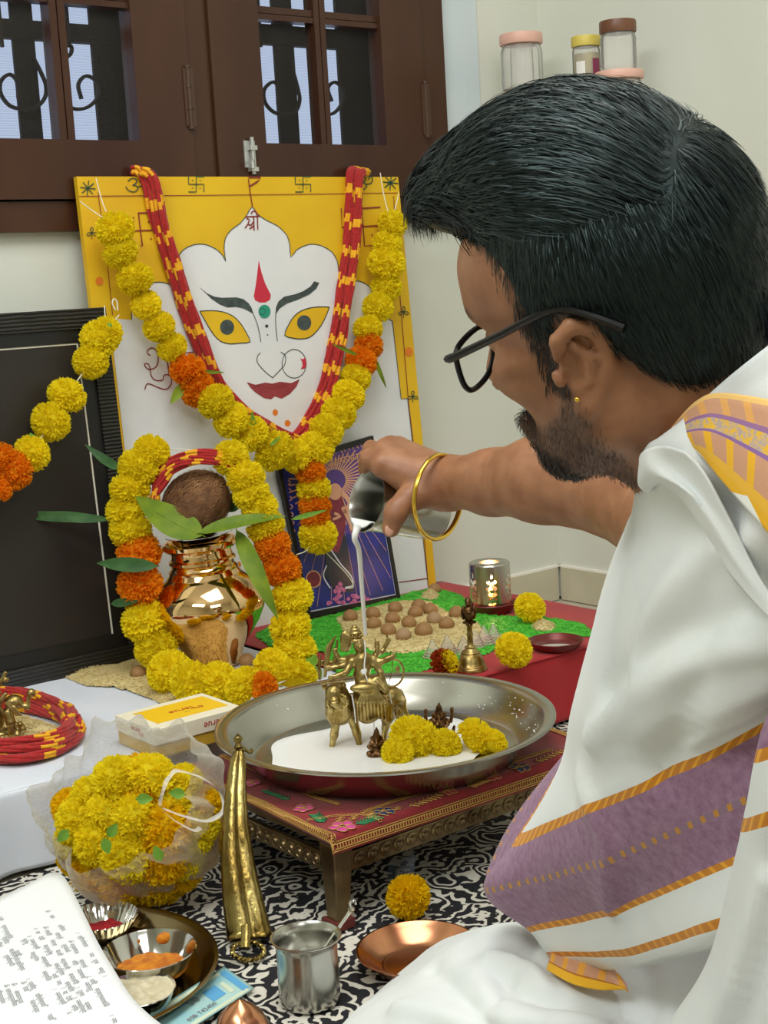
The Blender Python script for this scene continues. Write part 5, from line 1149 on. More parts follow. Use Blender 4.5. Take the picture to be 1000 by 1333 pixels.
S.chain([T(0, 260, 40), T(60, 200, 60), T(100, 120, 60)], [34*u, 24*u, 20*u], .002); S.ell(T(110, 190, 80), (36*u, 24*u, 30*u), None, .002); S.chain([T(-180, 500, 50), T(-260, 600, 70), T(-180, 680, 100)], [45*u, 36*u, 30*u], .003)
V, F = S.mesh(); V[:, 2] = np.maximum(V[:, 2], LP[2]); fastobj('figure', V, F, M['brassold'], lt)
G().lathe([(.0, 0), (210*u, 0), (215*u, 10*u), (200*u, 24*u), (0, 24*u)], T(-50, 820, 0)*A(1, 1, 0)+A(0, 0, LP[2]), 40, scale=(1, .7)).obj('base', M['brass'], lt)
rice_patch('rice_mound', 'cream rice inside the red thread ring at the left edge', [(-70, 960), (-40, 930), (10, 925), (60, 940), (88, 950), (60, 962), (10, 978), (-50, 985)], HT-.001, .010, .03, M['rice'], 900, seed=8)
t = thing('sacred_thread', 'ring of thick red and yellow thread on the white cloth around the left idol', 'thread', pz(5, 948, HT))
rc = [pz(5+95*math.cos(a), 950+36*math.sin(a), HT+.009) for a in np.linspace(0, 2*math.pi, 22, endpoint=False)]; rc.append(rc[0]); rcm = sum(rc)/len(rc)
for k in range(6):
    sc_ = (.86, .95, 1.04, .9, 1.0, .95)[k]; zz = (0, 0, 0, .010, .010, .019)[k]; g = G()
    P = [rcm+(q-rcm)*(sc_+.025*math.sin(i*1.3+k))+A(0, 0, zz) for i, q in enumerate(rc)]; rope(g, crom(P, 6), .0050, 7, .0030, twist=1.5, period=.09, frac=.22, seed=k+20); g.obj('rope', [M['redthread'], M['yelthread']], t, angle=None)
g = G(); P = [pz(x, y, HT+.012+dz) for x, y, dz in ((98, 952, .0), (106, 945, .006), (101, 934, .014), (90, 935, .02), (84, 942, .014), (96, 950, .01))]; rope(g, crom(P, 6), .004, 4, .004, seed=31, period=.05); g.obj('knot', [M['redthread'], M['yelthread']], t, angle=None)
# ================================================================ YELLOW AND CREAM BOX
bxc = A(1.022, 1.80, HT); box = thing('sweet_box', 'cream and yellow cardboard box with red lettering, beside the steel plate', 'box', bxc)
x0, x1, y0, y1 = .949, 1.097, 1.741, 1.853
bev(G().box((x0+.002, y0+.002, HT), (x1-.002, y1-.002, HT+.034)).obj('tray', M['boxd'], box, smooth=False), .0005)
lid = bev(G().box((x0, y0, HT+.019), (x1, y1, HT+.042)).obj('lid', M['box'], box, smooth=False), .0007)
G().box((x0+.020, y0+.024, HT+.0421), (x1-.010, y1-.016, HT+.0424)).obj('yellow_panel', M['boxy'], lid, smooth=False)
def text(name, s_, size, o, ex, ey, m, parent, font=None, align='CENTER', ext=.00015, shear=0):
    cu = bpy.data.curves.new(name, 'FONT'); cu.body = s_; cu.size = size; cu.align_x = align; cu.extrude = ext; cu.shear = shear; cu.resolution_u = 2
    tmp = bpy.data.objects.new(name, cu); COL.objects.link(tmp); bpy.context.view_layer.update(); dep = bpy.context.evaluated_depsgraph_get()
    me = bpy.data.meshes.new_from_object(tmp.evaluated_get(dep)); bpy.data.objects.remove(tmp)
    ex = unit(ex); ey = unit(ey); ez = np.cross(ex, ey); n = len(me.vertices); co = np.empty(n*3); me.vertices.foreach_get('co', co); co = co.reshape(-1, 3)
    base = WL[parent.name] if parent is not None else np.zeros(3); W_ = np.asarray(o)+co[:, :1]*ex+co[:, 1:2]*ey+co[:, 2:]*ez-base; me.vertices.foreach_set('co', W_.ravel()); me.materials.clear(); me.materials.append(m); me.update()
    ob = bpy.data.objects.new(name, me); COL.objects.link(ob)
    if parent is not None: ob.parent = parent
    return ob
def logo(o, ex, ey, sz):
    text('lettering', 'erue', sz, o, ex, ey, M['inkred'], lid, shear=.1); ex = unit(ex); ey = unit(ey); ez = np.cross(ex, ey); g = G()
    P = [np.asarray(o)+ex*a*sz+ey*b*sz+ez*.0003 for a, b in ((-1.05, -.05), (-1.1, .45), (-1.3, .75), (-1.65, .78), (-1.8, .55), (-1.6, .42), (-1.5, .55))]; g.tube(crom(P, 4), sz*.05, 4, flat=.3); P = [np.asarray(o)+ex*a*sz+ey*b*sz+ez*.0003 for a, b in ((-1.25, .62), (-.9, .66), (-.75, .6))]; g.tube(P, sz*.04, 4, flat=.3)
    g.obj('lettering_swash', M['inkred'], lid); text('small_lettering', 'SWEETS'[:0]+'----', sz*.35, np.asarray(o)+ey*sz*.95-ex*.2*sz, ex, ey, M['inkblack'], lid)
cx, cy = (x0+x1)/2, (y0+y1)/2
logo((cx+.002, cy+.006, HT+.0426), A(-1, 0, 0), A(0, -1, 0), .019); logo((cx+.020, y0-.0003, HT+.034), A(-1, 0, 0), A(0, 0, -1), .0145); logo((x0-.0003, cy-.002, HT+.036), A(0, 1, 0), A(0, 0, -1), .012)
# ================================================================ TALL BRASS PIECE leaning on the plate
bb0 = pz(326, 1222, .006); tip_ = pd(311, 975, 1.785); tip_[2] = max(tip_[2], .13); hb = thing('brass_scabbard', 'tall tapering brass piece with a twisted ring, leaning on the steel plate', 'ornament', bb0)
ax_ = unit(tip_-bb0); LL = np.linalg.norm(tip_-bb0); su = unit(np.cross(ax_, FW)); sv = np.cross(ax_, su); P = []
wd_ = [(0, .0275), (.03, .0270), (.2, .0245), (.4, .0205), (.6, .0165), (.75, .0135), (.88, .0110), (.95, .0095), (.985, .006), (1.0, .003)]
for q, w in [(a, b) for a, b in wd_]:
    row = []
    for a in np.linspace(0, 2*math.pi, 56, endpoint=False):
        r = w*(1-.30*math.exp(-((math.sin((a-1.9)/2))/.16)**2)-.12*math.exp(-((math.sin((a-3.6)/2))/.2)**2)); row.append(bb0+ax_*q*LL+su*math.cos(a)*r+sv*math.sin(a)*r*.62-A(RT[0], RT[1], 0)*.012*math.sin(q*2.4)*0+RT*(-.010)*(math.sin(q*math.pi)))
    P.append(row)
P = np.array(P); P += (noise3(P, 120)*.0006)[..., None]; g = G().grid(P, closed_v=True); n_ = 56; g.F.append(list(range(n_))); g.M.append(0)
M['brassbr'] = mat('bright_hammered_brass', 'a8965c', .27, 1.0, c2='75602f', nscale=30, bump=.8, bscale=60, bdist=.003, stretch=(1, 1, .25)); g.obj('body', M['brassbr'], hb, angle=None)
g = G(); tp = tip_; g.lathe([(.0035, 0), (.006, .002), (.0045, .006), (.003, .008), (.0055, .011), (.0055, .015), (.002, .019), (0, .021)], tp-ax_*.001, 16, axis=ax_); g.tube(crom([tp, tp+RT*.008-UP*.001, tp+RT*.014-UP*.004, tp+RT*.017-UP*.0002], 4), [.003]*4+[.0022]*9, 8); g.obj('finial', M['brassbr'], hb)
g = G(); b1 = pz(322, 1200, .028)-FW*.014; b2 = pz(321, 1228, .01)-FW*.018; g.tube([b1, b2], .0055, 8, flat=.5); g.obj('tab', M['brassbr'], hb)
g = G(); c = pz(323, 1238, .007)-A(0, 0, 0); th = np.linspace(0, 6.2832, 60, endpoint=False); P = [c+A(math.cos(a), 0, 0)*.018+A(0, math.sin(a), 0)*.018+A(0, 0, .003*math.sin(a)) for a in th]
for k in range(3): g.tube([p+A(math.cos(a)*math.cos(a*13+k*2.09), math.sin(a)*math.cos(a*13+k*2.09), math.sin(a*13+k*2.09))*.0018 for p, a in zip(P, th)], .0016, 6, closed=True)
g.obj('twisted_ring', M['brassbr'], hb)
# ================================================================ BAG OF MARIGOLDS
s = NT('thin_plastic_film'); t_ = s.n('ShaderNodeBsdfTransparent'); gl = s.n('ShaderNodeBsdfGlossy'); gl.inputs['Roughness'].default_value = .18; df = s.n('ShaderNodeBsdfDiffuse'); df.inputs[0].default_value = lin('f0f0ea'); tl = s.n('ShaderNodeBsdfTranslucent'); tl.inputs[0].default_value = lin('f0f0ea')
a1 = s.n('ShaderNodeMixShader'); a1.inputs[0].default_value = .45; s.l(df.outputs[0], a1.inputs[1]); s.l(tl.outputs[0], a1.inputs[2])
lw = s.n('ShaderNodeLayerWeight'); lw.inputs['Blend'].default_value = .3; rp = s.n('ShaderNodeMapRange'); rp.inputs['To Min'].default_value = .16; rp.inputs['To Max'].default_value = .85; s.l(lw.outputs['Facing'], rp.inputs[0])
wv = s.noise(s.coord('Object', (1, 1, 2.5)), 22, 3, .6, 1.5); ml_ = s.n('ShaderNodeMath', operation='MULTIPLY_ADD'); ml_.inputs[1].default_value = .9; ml_.inputs[2].default_value = .55; s.l(wv, ml_.inputs[0]); m3 = s.n('ShaderNodeMath', operation='MULTIPLY'); s.l(rp.outputs[0], m3.inputs[0]); s.l(ml_.outputs[0], m3.inputs[1])
a2 = s.n('ShaderNodeMixShader'); s.l(m3.outputs[0], a2.inputs[0]); s.l(t_.outputs[0], a2.inputs[1]); s.l(a1.outputs[0], a2.inputs[2])
a3 = s.n('ShaderNodeMixShader'); a3.inputs[0].default_value = .09; s.l(a2.outputs[0], a3.inputs[1]); s.l(gl.outputs[0], a3.inputs[2]); bp_ = s.n('ShaderNodeBump'); bp_.inputs['Strength'].default_value = .9; bp_.inputs['Distance'].default_value = .004; s.l(wv, bp_.inputs['Height'])
for q in (gl, df): s.l(bp_.outputs[0], q.inputs['Normal'])
s.l(a3.outputs[0], s.out.inputs[0]); M['film'] = s.m
BC = A(.835, 1.590, .108); BR_ = .112; bag = thing('flower_bag', 'clear plastic bag full of yellow marigolds on the printed mat', 'bag', BC*A(1, 1, 0))
bax = unit(-FW*.80+UP*.55-RT*.20); bu = unit(np.cross(bax, [0, 0, 1])); bv = np.cross(bax, bu); P = []
for i, th in enumerate(np.linspace(0, 2.28, 46)):   # 0 = bottom, grows to the open rim
    row = []
    for b in np.linspace(0, 2*math.pi, 110, endpoint=False):
        wr = .010*math.sin(b*5+1)+.006*math.sin(b*11+th*3)+.004*math.sin(b*23+th*6); amp = (th/2.28)**1.6; rad = BR_*(1+.02*math.sin(b*2))
        th2 = min(th, 2.28); d = -bax*math.cos(th2)+(bu*math.cos(b)+bv*math.sin(b))*math.sin(th2)*(1+.35*max(0, th-1.85)**1.0)
        p = BC+d*(rad+wr*amp+.006*math.sin(th*9+b*3)*.5); row.append(p)
    P.append(row)
P = np.array(P); P[..., 2] = np.maximum(P[..., 2], .003+.002*np.abs(noise3(P, 30)))
g = G().grid(P, closed_v=True); bo = g.obj('plastic_film', M['film'], bag, angle=None)
DB = lambda x, y, e: float((BC-CAMLOC)@FW)-e
g = G(); st = [(208, 1050, .096), (212, 1030, .105), (220, 1012, .10), (232, 1003, .09), (262, 1012, .095), (286, 1030, .08), (290, 1055, .085), (272, 1068, .098), (245, 1064, .112), (215, 1053, .112), (208, 1050, .100), (225, 1066, .112), (250, 1080, .11), (262, 1078, .10)]
P = crom([pd(x, y, DB(x, y, e)) for x, y, e in st], 5); V = []
for i, p in enumerate(P): V += [p+(-RT*.55+UP*.5)*.0035*(1+.3*math.sin(i)), p, p-(-RT*.55+UP*.5)*.0035-FW*.002]
M['filmthick'] = glass('folded_plastic', 'f4f4f0', .2, .5)
g.add(V, [q for i in range(len(P)-1) for q in ((3*i, 3*i+1, 3*i+4, 3*i+3), (3*i+1, 3*i+2, 3*i+5, 3*i+4))]); g.obj('handle_strap', M['filmthick'], bag, angle=None)
top = [(152, 1017, 33, .07), (197, 1010, 33, .07), (228, 1048, 26, .075), (272, 1046, 26, .05), (104, 1068, 31, .075), (141, 1058, 30, .085), (176, 1066, 33, .10), (214, 1080, 36, .10), (252, 1092, 36, .085), (128, 1096, 32, .095), (168, 1112, 38, .105), (214, 1120, 38, .10), (245, 1122, 33, .085), (95, 1095, 26, .06), (266, 1075, 26, .06), (184, 1040, 28, .08), (118, 1036, 26, .06), (240, 1018, 24, .05)]
low = [(122, 1132, 33, .06), (160, 1148, 36, .07), (205, 1155, 36, .07), (245, 1145, 33, .055), (180, 1165, 28, .05), (225, 1168, 28, .04), (145, 1165, 24, .03), (270, 1115, 28, .03), (280, 1085, 26, .01), (100, 1115, 26, .03), (90, 1050, 24, .02), (150, 1080, 40, .03), (210, 1100, 40, .03), (180, 1010, 30, .02), (240, 1060, 34, .02)]
baglab = ['marigold at the top left of the heap in the bag, below the box', 'topmost marigold of the heap in the bag', 'marigold left of the bag strap loop', 'marigold seen inside the bag strap loop', 'leftmost upper marigold in the bag', 'marigold second from the left in the upper row of the bag', 'marigold at the centre top of the bag heap', 'marigold just below the bag strap loop', 'marigold right of centre in the bag, below the strap', 'marigold at the lower left of the bag front', 'big marigold at the front centre of the bag', 'big marigold lower right of centre in the bag', 'marigold at the lower right of the bag front', 'small marigold at the far left wall of the bag', 'small marigold by the right wall of the bag near the brass piece', 'small marigold between the two top ones in the bag', 'small marigold at the upper left wall of the bag', 'small marigold at the top right of the bag by the box']
for i, (x, y, r, e) in enumerate(top+low):
    D = DB(x, y, e*.70); P_ = pd(x, y, D); R = r*D/FPX; v_ = P_-BC; lim = BR_-R*.82; P_ = BC+v_*min(1, lim/np.linalg.norm(v_)); P_[2] = max(P_[2], R*.8+.006)
    key = 'd' if (i % 4 == 3 or i >= len(top)) else 'y'
    fc = unit(VIEW(x, y)*.9+A(frnd.uniform(-.5, .5), frnd.uniform(-.5, .5), frnd.uniform(-.2, .5)))
    o = place_mesh('marigold', frnd.choice(FM[key]), None, P_, R*1.05, fc); setp(o, baglab[i] if i < 18 else 'deep yellow marigold pressed against the inside of the plastic bag', 'flower', 'marigolds inside the plastic bag')
for x, y, a in ((187, 1040, 0), (146, 1082, 1), (206, 1112, 2), (232, 1033, 3), (83, 1087, 4), (138, 1100, 5)):
    p = pd(x, y, DB(x, y, .115 if x > 100 else .09)); lt_ = leaf(None, p-RT*.008*math.cos(a)-UP*.008*math.sin(a), p+RT*.011*math.cos(a)+UP*.011*math.sin(a), .012, M['sepal'], VIEW(x, y)); setp(lt_, 'small green leaf scrap among the marigolds in the bag', 'leaf', 'green leaf scraps in the bag')
# ================================================================ THALI with bowls
TC = A(.645, 1.432, 0); TR = .170; M['thali'] = mat('old_tray_metal', 'a49674', .16, 1.0, c2='8c7c5c', nscale=8)
th_ = thing('thali', 'round metal tray of small bowls, half hidden by the printed page', 'tray', TC)
G().lathe([(0, 0), (.145, 0), (.152, .003), (.162, .016), (.1665, .0195), (TR, .0205), (TR, .0218), (.166, .0222), (.1605, .0175), (.151, .005), (.145, .002), (0, .002)], TC, 120).obj('tray_body', M['thali'], th_)
def bowl(label, x, y, r, h, m='steelm', flute=0, z=.0022, tilt=(0, 0, 1)):
    P = pz(x, y, z+h); P = A(P[0], P[1], z); t = thing('bowl', label, 'bowl', P); fn = (lambda a, q: 1+flute*math.cos(36*a)*max(0, q)/h) if flute else None
    G().lathe([(0, 0), (r*.55, 0), (r*.66, h*.08), (r*.86, h*.55), (r*.98, h*.95), (r, h), (r*.985, h+.0008), (r*.96, h*.95), (r*.84, h*.55), (r*.64, h*.1+.001), (0, .0014)], P, 108, axis=tilt, fn=fn).obj('shell', M[m], t); return t, P
_, p1 = bowl('small fluted foil bowl of red powder at the back of the tray', 133, 1192, .042, .026, flute=.02); _, p2 = bowl('shiny steel bowl of orange turmeric powder on the tray', 194, 1236, .053, .032, z=.003); _, p3 = bowl('steel bowl brimming with white rice at the front of the tray', 180, 1288, .040, .026, z=.003)
M['kumkum'] = mat('red_powder', 'b3161f', .9, c2='8f0f18', nscale=80, bump=.6, bscale=200); M['turm'] = mat('turmeric_powder', 'd98a16', .8, c2='b4600f', nscale=90, bump=.7, bscale=160, bdist=.003); M['whiterice'] = mat('white_rice', 'dcd2b4', .7, c2='c9bd9a', nscale=120, bump=.6, bscale=300)
def fill(name, label, P, r, h, m, cat, amp=.004, seed=0):
    Q = np.array([[(P[0]+r*q*math.cos(a), P[1]+r*q*math.sin(a), P[2]+h) for a in np.linspace(0, 6.2832, 60, endpoint=False)] for q in np.linspace(0, 1, 16)]); Q[..., 2] += noise3(Q, 90, seed)*amp*.5+noise3(Q, 260, seed)*amp*.3+amp*(1-np.linspace(0, 1, 16)[:, None]**2)
    return G().grid(Q, closed_v=True).obj(name, M[m], None, label=label, cat=cat, kind='stuff', angle=None)
fill('red_powder', 'bright red powder in the fluted foil bowl', p1, .030, .007, 'kumkum', 'powder', .005); fill('turmeric_powder', 'orange turmeric powder in the shiny steel bowl', p2, .042, .010, 'turm', 'powder', .004)
fill('white_rice', 'white rice filling the front bowl of the tray', p3, .038, .0235, 'whiterice', 'rice', .004)
g = G(); c = pd(194, 1226, float((p2+A(0, .043, .022)-CAMLOC)@FW)); wl = p2+A(.012, .0455, .021); g.ell(wl, (.0022, .0012, .0045), n=8, k=6); g.ell(wl+A(0, -.003, -.008), (.0014, .001, .006), n=8, k=6); g.ell(p2+A(.036, .030, .024), (.010, .006, .006), n=12, k=8); g.obj('turmeric_smear', M['turm'], None, label='dried turmeric drip on the inside wall of the steel bowl', cat='powder', kind='stuff')
# ================================================================ PRINTED PAGE
pg = thing('printed_page', 'large white printed page lying over the tray at the lower left corner', 'paper', (.62, 1.35, .06))
def pgp(x, y, dz=0):
    """point of the page under pixel (x, y)"""
    zz = .070
    for _ in range(6):
        q = pz(x, y, zz); zz = .066+.010*math.sin((q[0]-.5)*9)-.05*max(0, .60-q[0])+.012*max(0, q[1]-1.5)*3
    return A(q[0], q[1], zz+dz)
edge = crom([(-60, 1200), (-20, 1180), (20, 1160), (52, 1143), (68, 1136), (80, 1139), (90, 1152), (108, 1187), (128, 1228), (150, 1265), (172, 1299), (200, 1326), (235, 1352), (260, 1380)], 4)
P = np.array([[pgp(-90+(x+90)*t, 1400+(y-1400)*t+(1-t)*(x*0)) for t in np.linspace(0, 1, 26)] for x, y in edge[:, :2]] if edge.shape[1] > 2 else [[pgp(-90+(e_[0]+90)*t, 1400+(e_[1]-1400)*t) for t in np.linspace(0, 1, 26)] for e_ in edge])
po = G().grid(P).obj('sheet', M['paper'], pg, angle=None); sm = po.modifiers.new('thick', 'SOLIDIFY'); sm.thickness = .0006; sm.offset = -1
M['ink'] = mat('printed_ink', '8a8c90', .8)
lines = [((58, 1187), (88, 1222), 'ॐ नमः शिवाय'), ((98, 1216), (136, 1276), '। श्रीगणेशाय नमः शुभं भवतु । १'), ((88, 1226), (148, 1335), 'ॐ सर्वमंगल मांगल्ये । शिवे सर्वार्थसाधिके । नमः'), ((71, 1216), (118, 1296), 'शरण्ये त्र्यंबके गौरी नारायणि नमोस्तुते ॥'), ((55, 1208), (115, 1318), 'ॐ जयंती मंगला काली भद्रकाली कपालिनी । दुर्गा क्षमा'), ((43, 1210), (108, 1322), '२ या देवी सर्वभूतेषु शक्तिरूपेण संस्थिता । नमस्तस्यै ॥'), ((35, 1220), (98, 1320), '३ नमस्तस्यै नमस्तस्यै नमो नमः । या देवी सर्व'), ((28, 1224), (88, 1322), 'भूतेषु मातृरूपेण संस्थिता । नमस्तस्यै ॥'), ((-4, 1196), (24, 1250), 'देवी प्रपन्नार्तिहरे प्रसीद'), ((2, 1222), (66, 1332), 'प्रसीद मातर्जगतोऽखिलस्य । प्रसीद विश्वेश्वरि पाहि'), ((-6, 1228), (20, 1270), 'विश्वं त्वमीश्वरी'), ((26, 1280), (52, 1332), 'ॐ देवि चराचरस्य'), ((14, 1282), (34, 1330), 'ॐ आधारभूता'), ((4, 1284), (22, 1322), 'ॐ जगतस्त्वमेका'), ((-6, 1290), (10, 1330), 'महीस्वरूपेण')]
for a, b, tx in lines:
    pa, pb = pgp(*a, .0005), pgp(*b, .0005); L_ = np.linalg.norm(pb-pa); tx = tx[:max(5, int(L_/.0042))]; pos = 0; n_ = len(tx)
    for wd in tx.split(' '):
        t0_, t1_ = pos/n_, min(1, (pos+len(wd))/n_); pos += len(wd)+1
        q0 = pgp(a[0]+(b[0]-a[0])*t0_, a[1]+(b[1]-a[1])*t0_); q1 = pgp(a[0]+(b[0]-a[0])*t1_, a[1]+(b[1]-a[1])*t1_); du_ = pgp(a[0]+4, a[1]-2); ex = unit(q1-q0); side = unit(pgp(a[0]+(b[0]-a[0])*t0_+8, a[1]+(b[1]-a[1])*t0_-5)-q0); nrm = np.cross(ex, side); nrm = unit(nrm if nrm[2] > 0 else -nrm); ey = np.cross(nrm, ex)
        if wd: text('printed_word', wd, .0074, q0+nrm*.0013, ex, ey, M['ink'], pg, ext=.0, align='LEFT')
# ================================================================ BANKNOTE, copper bud, cup, spoon, copper dish, loose marigold
M['note'] = mat('banknote_cyan', '8fc6cf', .7, c2='b5d6cf', nscale=14); M['note2'] = mat('banknote_blue', '5fa9d8', .7); M['note3'] = mat('banknote_cream', 'd5e0c4', .7)
nt = thing('banknote', 'pale cyan banknote folded on the mat right of the tray', 'banknote', pz(265, 1295, 0))
def nq(u, v, h=0):
    c = [A(292, 1258), A(331, 1286), A(228, 1352), A(190, 1322)]; x, y = (c[0]*(1-u)+c[1]*u)*(1-v)+(c[3]*(1-u)+c[2]*u)*v; return pz(x, y, .0035+.0035*math.sin(v*3)+.002*math.sin(u*3.1)+h)
no = G().grid([[nq(u, v) for v in np.linspace(0, 1, 20)] for u in np.linspace(0, 1, 8)]).obj('note_paper', M['note'], nt, angle=None); sm = no.modifiers.new('thick', 'SOLIDIFY'); sm.thickness = .0006
for (u0_, u1_, v0_, v1_, m) in ((.1, .9, .03, .10, 'note2'), (.35, .75, .15, .20, 'note3'), (.3, .7, .24, .40, 'note2'), (.05, .14, .1, .95, 'note3'), (.88, .97, .05, .95, 'note3')): G().grid([[nq(u, v, .0004) for v in np.linspace(v0_, v1_, 6)] for u in np.linspace(u0_, u1_, 4)]).obj('printed_band', M[m], nt, angle=None)
ex = unit(nq(.5, .3)-nq(.5, .8)); ey = unit(np.cross([0, 0, 1], ex)); text('note_number', '50', .016, nq(.45, .52, .001), ex, ey, M['ink'], nt); text('serial_number', '0SB 742450', .009, nq(.8, .56, .001), ex, ey, M['ink'], nt)
cb = pz(312, 1302, .058); cb = A(cb[0], cb[1], 0); bt = thing('copper_lota', 'pointed copper pot lid at the bottom edge, in front of the banknote', 'pot', cb)
G().lathe([(.012, 0), (.024, .003), (.030, .014), (.029, .028), (.022, .042), (.012, .052), (.004, .057), (0, .059)], cb, 56, fn=lambda a, h: 1+.025*math.cos(6*a)*(h < .05)).obj('bud', M['copper'], bt)
cc = pz(404, 1302, 0); cup = thing('steel_cup', 'small stainless steel cup with flared rim on the mat', 'cup', cc)
r_ = .0355; H_ = .072
G().lathe([(0, 0), (r_*.86, 0), (r_*.91, .002), (r_*.92, .004), (r_*.93, .012), (r_*.93, .03), (r_*.92, .05), (r_*.93, .063), (r_*.98, .070), (r_*1.04, H_), (r_*1.07, H_+.0005), (r_*1.07, H_+.0016), (r_*1.02, H_+.0018), (r_*.94, .0705), (r_*.89, .063), (r_*.88, .05), (r_*.88, .03), (r_*.86, .005), (0, .004)], cc, 96).obj('cup_body', M['steel'], cup)
G().lathe([(0, .046), (r_*.875, .046)], cc, 48).obj('water', M['water'], cup)
ct = A(cc[0], cc[1], H_); D = float((ct-CAMLOC)@FW); sp = thing('spoon', 'shiny steel ritual spoon standing in the small cup', 'spoon', ct)
g = G(); q0 = pd(410, 1252, D+.003); q1 = pd(456, 1186, D+.028); P = crom([q0-A(0, 0, .022)-RT*.010, q0, q0*.6+q1*.4, q0*.2+q1*.8, q1, q1+UP*.006+RT*.002], 5); g.tube(P, np.interp(np.linspace(0, 1, len(P)), [0, .2, .45, .72, .9, 1], [.0035, .0042, .0044, .0050, .0085, .002]), 12, flat=.5); g.obj('handle', M['steelm'], sp)
g = G(); g.ell(q0-A(0, 0, .024)-RT*.012, (.010, .007, .004), n=16, k=8); g.obj('spoon_bowl', M['steelm'], sp)
g = G(); g.tube(crom([q1+UP*.004, q1+UP*.010+RT*.000, q1+UP*.011+RT*.004, q1+UP*.007+RT*.006], 4), .0016, 8); g.obj('hook_tip', M['steelm'], sp)
dc = pz(545, 1238, .016); dc = A(dc[0], dc[1], 0); dd = thing('copper_dish', 'round shallow copper dish on the mat, partly under the white dhoti', 'dish', dc)
G().lathe([(0, 0), (.044, 0), (.050, .002), (.063, .015), (.0685, .019), (.0700, .0196), (.0700, .0208), (.0675, .0210), (.062, .0168), (.049, .0045), (.042, .0020), (.040, .0028), (.037, .0018), (0, .0018)], dc, 110).obj('dish_body', M['copper'], dd)
P_ = pz(533, 1190, .004); P_[2] = .026; loose_marigold(P_, .0275, 'd', unit(-FW+RT*.3), 'yellow marigold on the mat under the edge of the low table')
M['pfilm'] = glass('crumpled_clear_film', '5c6670', .15, .35)
g = G(); Q = np.array([[pd(505+35*u, 1122+60*v-10*u, 1.80+.02*math.sin(u*4+v*3)) for v in np.linspace(0, 1, 8)] for u in np.linspace(0, 1, 8)]); Q[..., 2] = np.maximum(Q[..., 2], .002); g.grid(Q); g.obj('plastic_scrap', M['pfilm'], None, label='crumpled clear plastic scrap behind the marigold under the low table', cat='plastic', angle=None)
# ================================================================ JARS on a shelf on the right wall
def shelfpt(x, y, d): return pd(x, y, d)
M['lidpink'] = mat('pink_lid', 'e8b7a5', .45); M['lidyel'] = mat('yellow_lid', 'dcc860', .45); M['lidbrown'] = mat('brown_lid', '7c5238', .4, c2='6d4630', nscale=20); M['jarlab'] = mat('jar_label_magenta', '8c3558', .5); M['jarlab2'] = mat('jar_label_white', 'ece9e2', .5); M['pickle'] = mat('yellow_contents', 'b5a24a', .6, c2='8a7a35', nscale=60)
SZ = 1.04; XJ = 2.27
def pX(x, y, X): r = ray(x, y); return CAMLOC+r*(X-CAMLOC[0])/r[0]
ju = pX(680, 135, XJ)
shelf = thing('wall_shelf', 'plain white wall shelf behind the head holding the jars', 'shelf', (2.30, 1.8, 1.10))
J1 = pX(681, 118, XJ); zs = J1[2]-.125
J3y = pX(806, 92, XJ)[1]-.060
G().box((2.18, J3y, zs-.018), (XW-.001, J1[1]+.045, zs)).obj('board', M['wall'], shelf, smooth=False)
for y in (J3y+.02, J1[1]-.05): G().box((2.25, y, zs-.07), (XW-.001, y+.012, zs-.018)).obj('bracket', M['wall'], shelf, smooth=False)
def jar(label, P, r, H_, lid, lh, group=None, body='jar', ribs=0, content=None, foot=True):
    t = thing('jar', label, 'jar', P, group); fn = (lambda a, q: 1+.02*math.cos(ribs*a)) if ribs else None
    G().lathe([(0, 0), (r*.86, 0), (r*.93, .004), (r*.95, .012), (r*.95, H_*.78), (r*.90, H_*.88), (r*.80, H_*.96), (r*.80, H_)], P, 56, fn=fn).obj('jar_body', M[body], t)
    ll = G().lathe([(r*.84, 0), (r*.98, 0), (r, .002), (r, lh-.003), (r*.97, lh), (0, lh)], P+A(0, 0, H_-.006), 56).obj('lid', M[lid], t)
    if content: G().lathe([(0, .003), (r*.88, .003), (r*.88, H_*content[0]), (0, H_*content[0])], P, 36).obj('contents', M[content[1]], t)
    return t
px2m = lambda P: float((P-CAMLOC)@FW)/FPX
k1 = px2m(J1); r1 = 28*k1
lowz = zs; base1 = A(J1[0], J1[1], zs); H1 = J1[2]-zs-.012
jar('clear jar with pink lid under the taller pink-lidded jar, on the shelf', base1, r1*.97, H1, 'lidpink', .016)
b2 = A(J1[0], J1[1], zs+H1+.0105); H2 = 62*k1
jar('tall empty clear jar with wide pink lid, stacked near the room corner', b2, r1, H2, 'lidpink', .022, ribs=10, content=(.05, 'nut2'))
G().lathe([(r1*.55, .01), (r1*.52, H2*.9)], b2, 30).obj('inner_fold', M['jar'], [o for o in bpy.data.objects if o.name == 'jar.001'][0])
J3 = pX(806, 92, XJ); k3 = px2m(J3); base3 = A(J3[0], J3[1], zs); H3 = J3[2]-zs-.012
jar('clear jar with pink lid under the brown-lidded jar, mostly behind the head', base3, 32*k3, H3, 'lidpink', .016)
t3 = jar('clear faceted jar with brown lid, rightmost on the shelf', A(J3[0], J3[1], zs+H3+.0105), 24*k3, 52*k3, 'lidbrown', 15*k3, ribs=8)
J4 = pX(764, 92, XJ+.005); k4 = px2m(J4); z4 = J4[2]-.02
jar('low pink-lidded jar under the yellow-lidded one, behind the head', A(J4[0], J4[1], zs), 20*k4, z4-zs-.012, 'lidpink', .014)
t4 = jar('short jar with yellow lid and coloured label between the pink and brown lids', A(J4[0], J4[1], z4+.0005), 19*k4, 46*k4, 'lidyel', 13*k4, content=(.72, 'pickle'))
a0 = math.atan2(-FW[1], -FW[0])
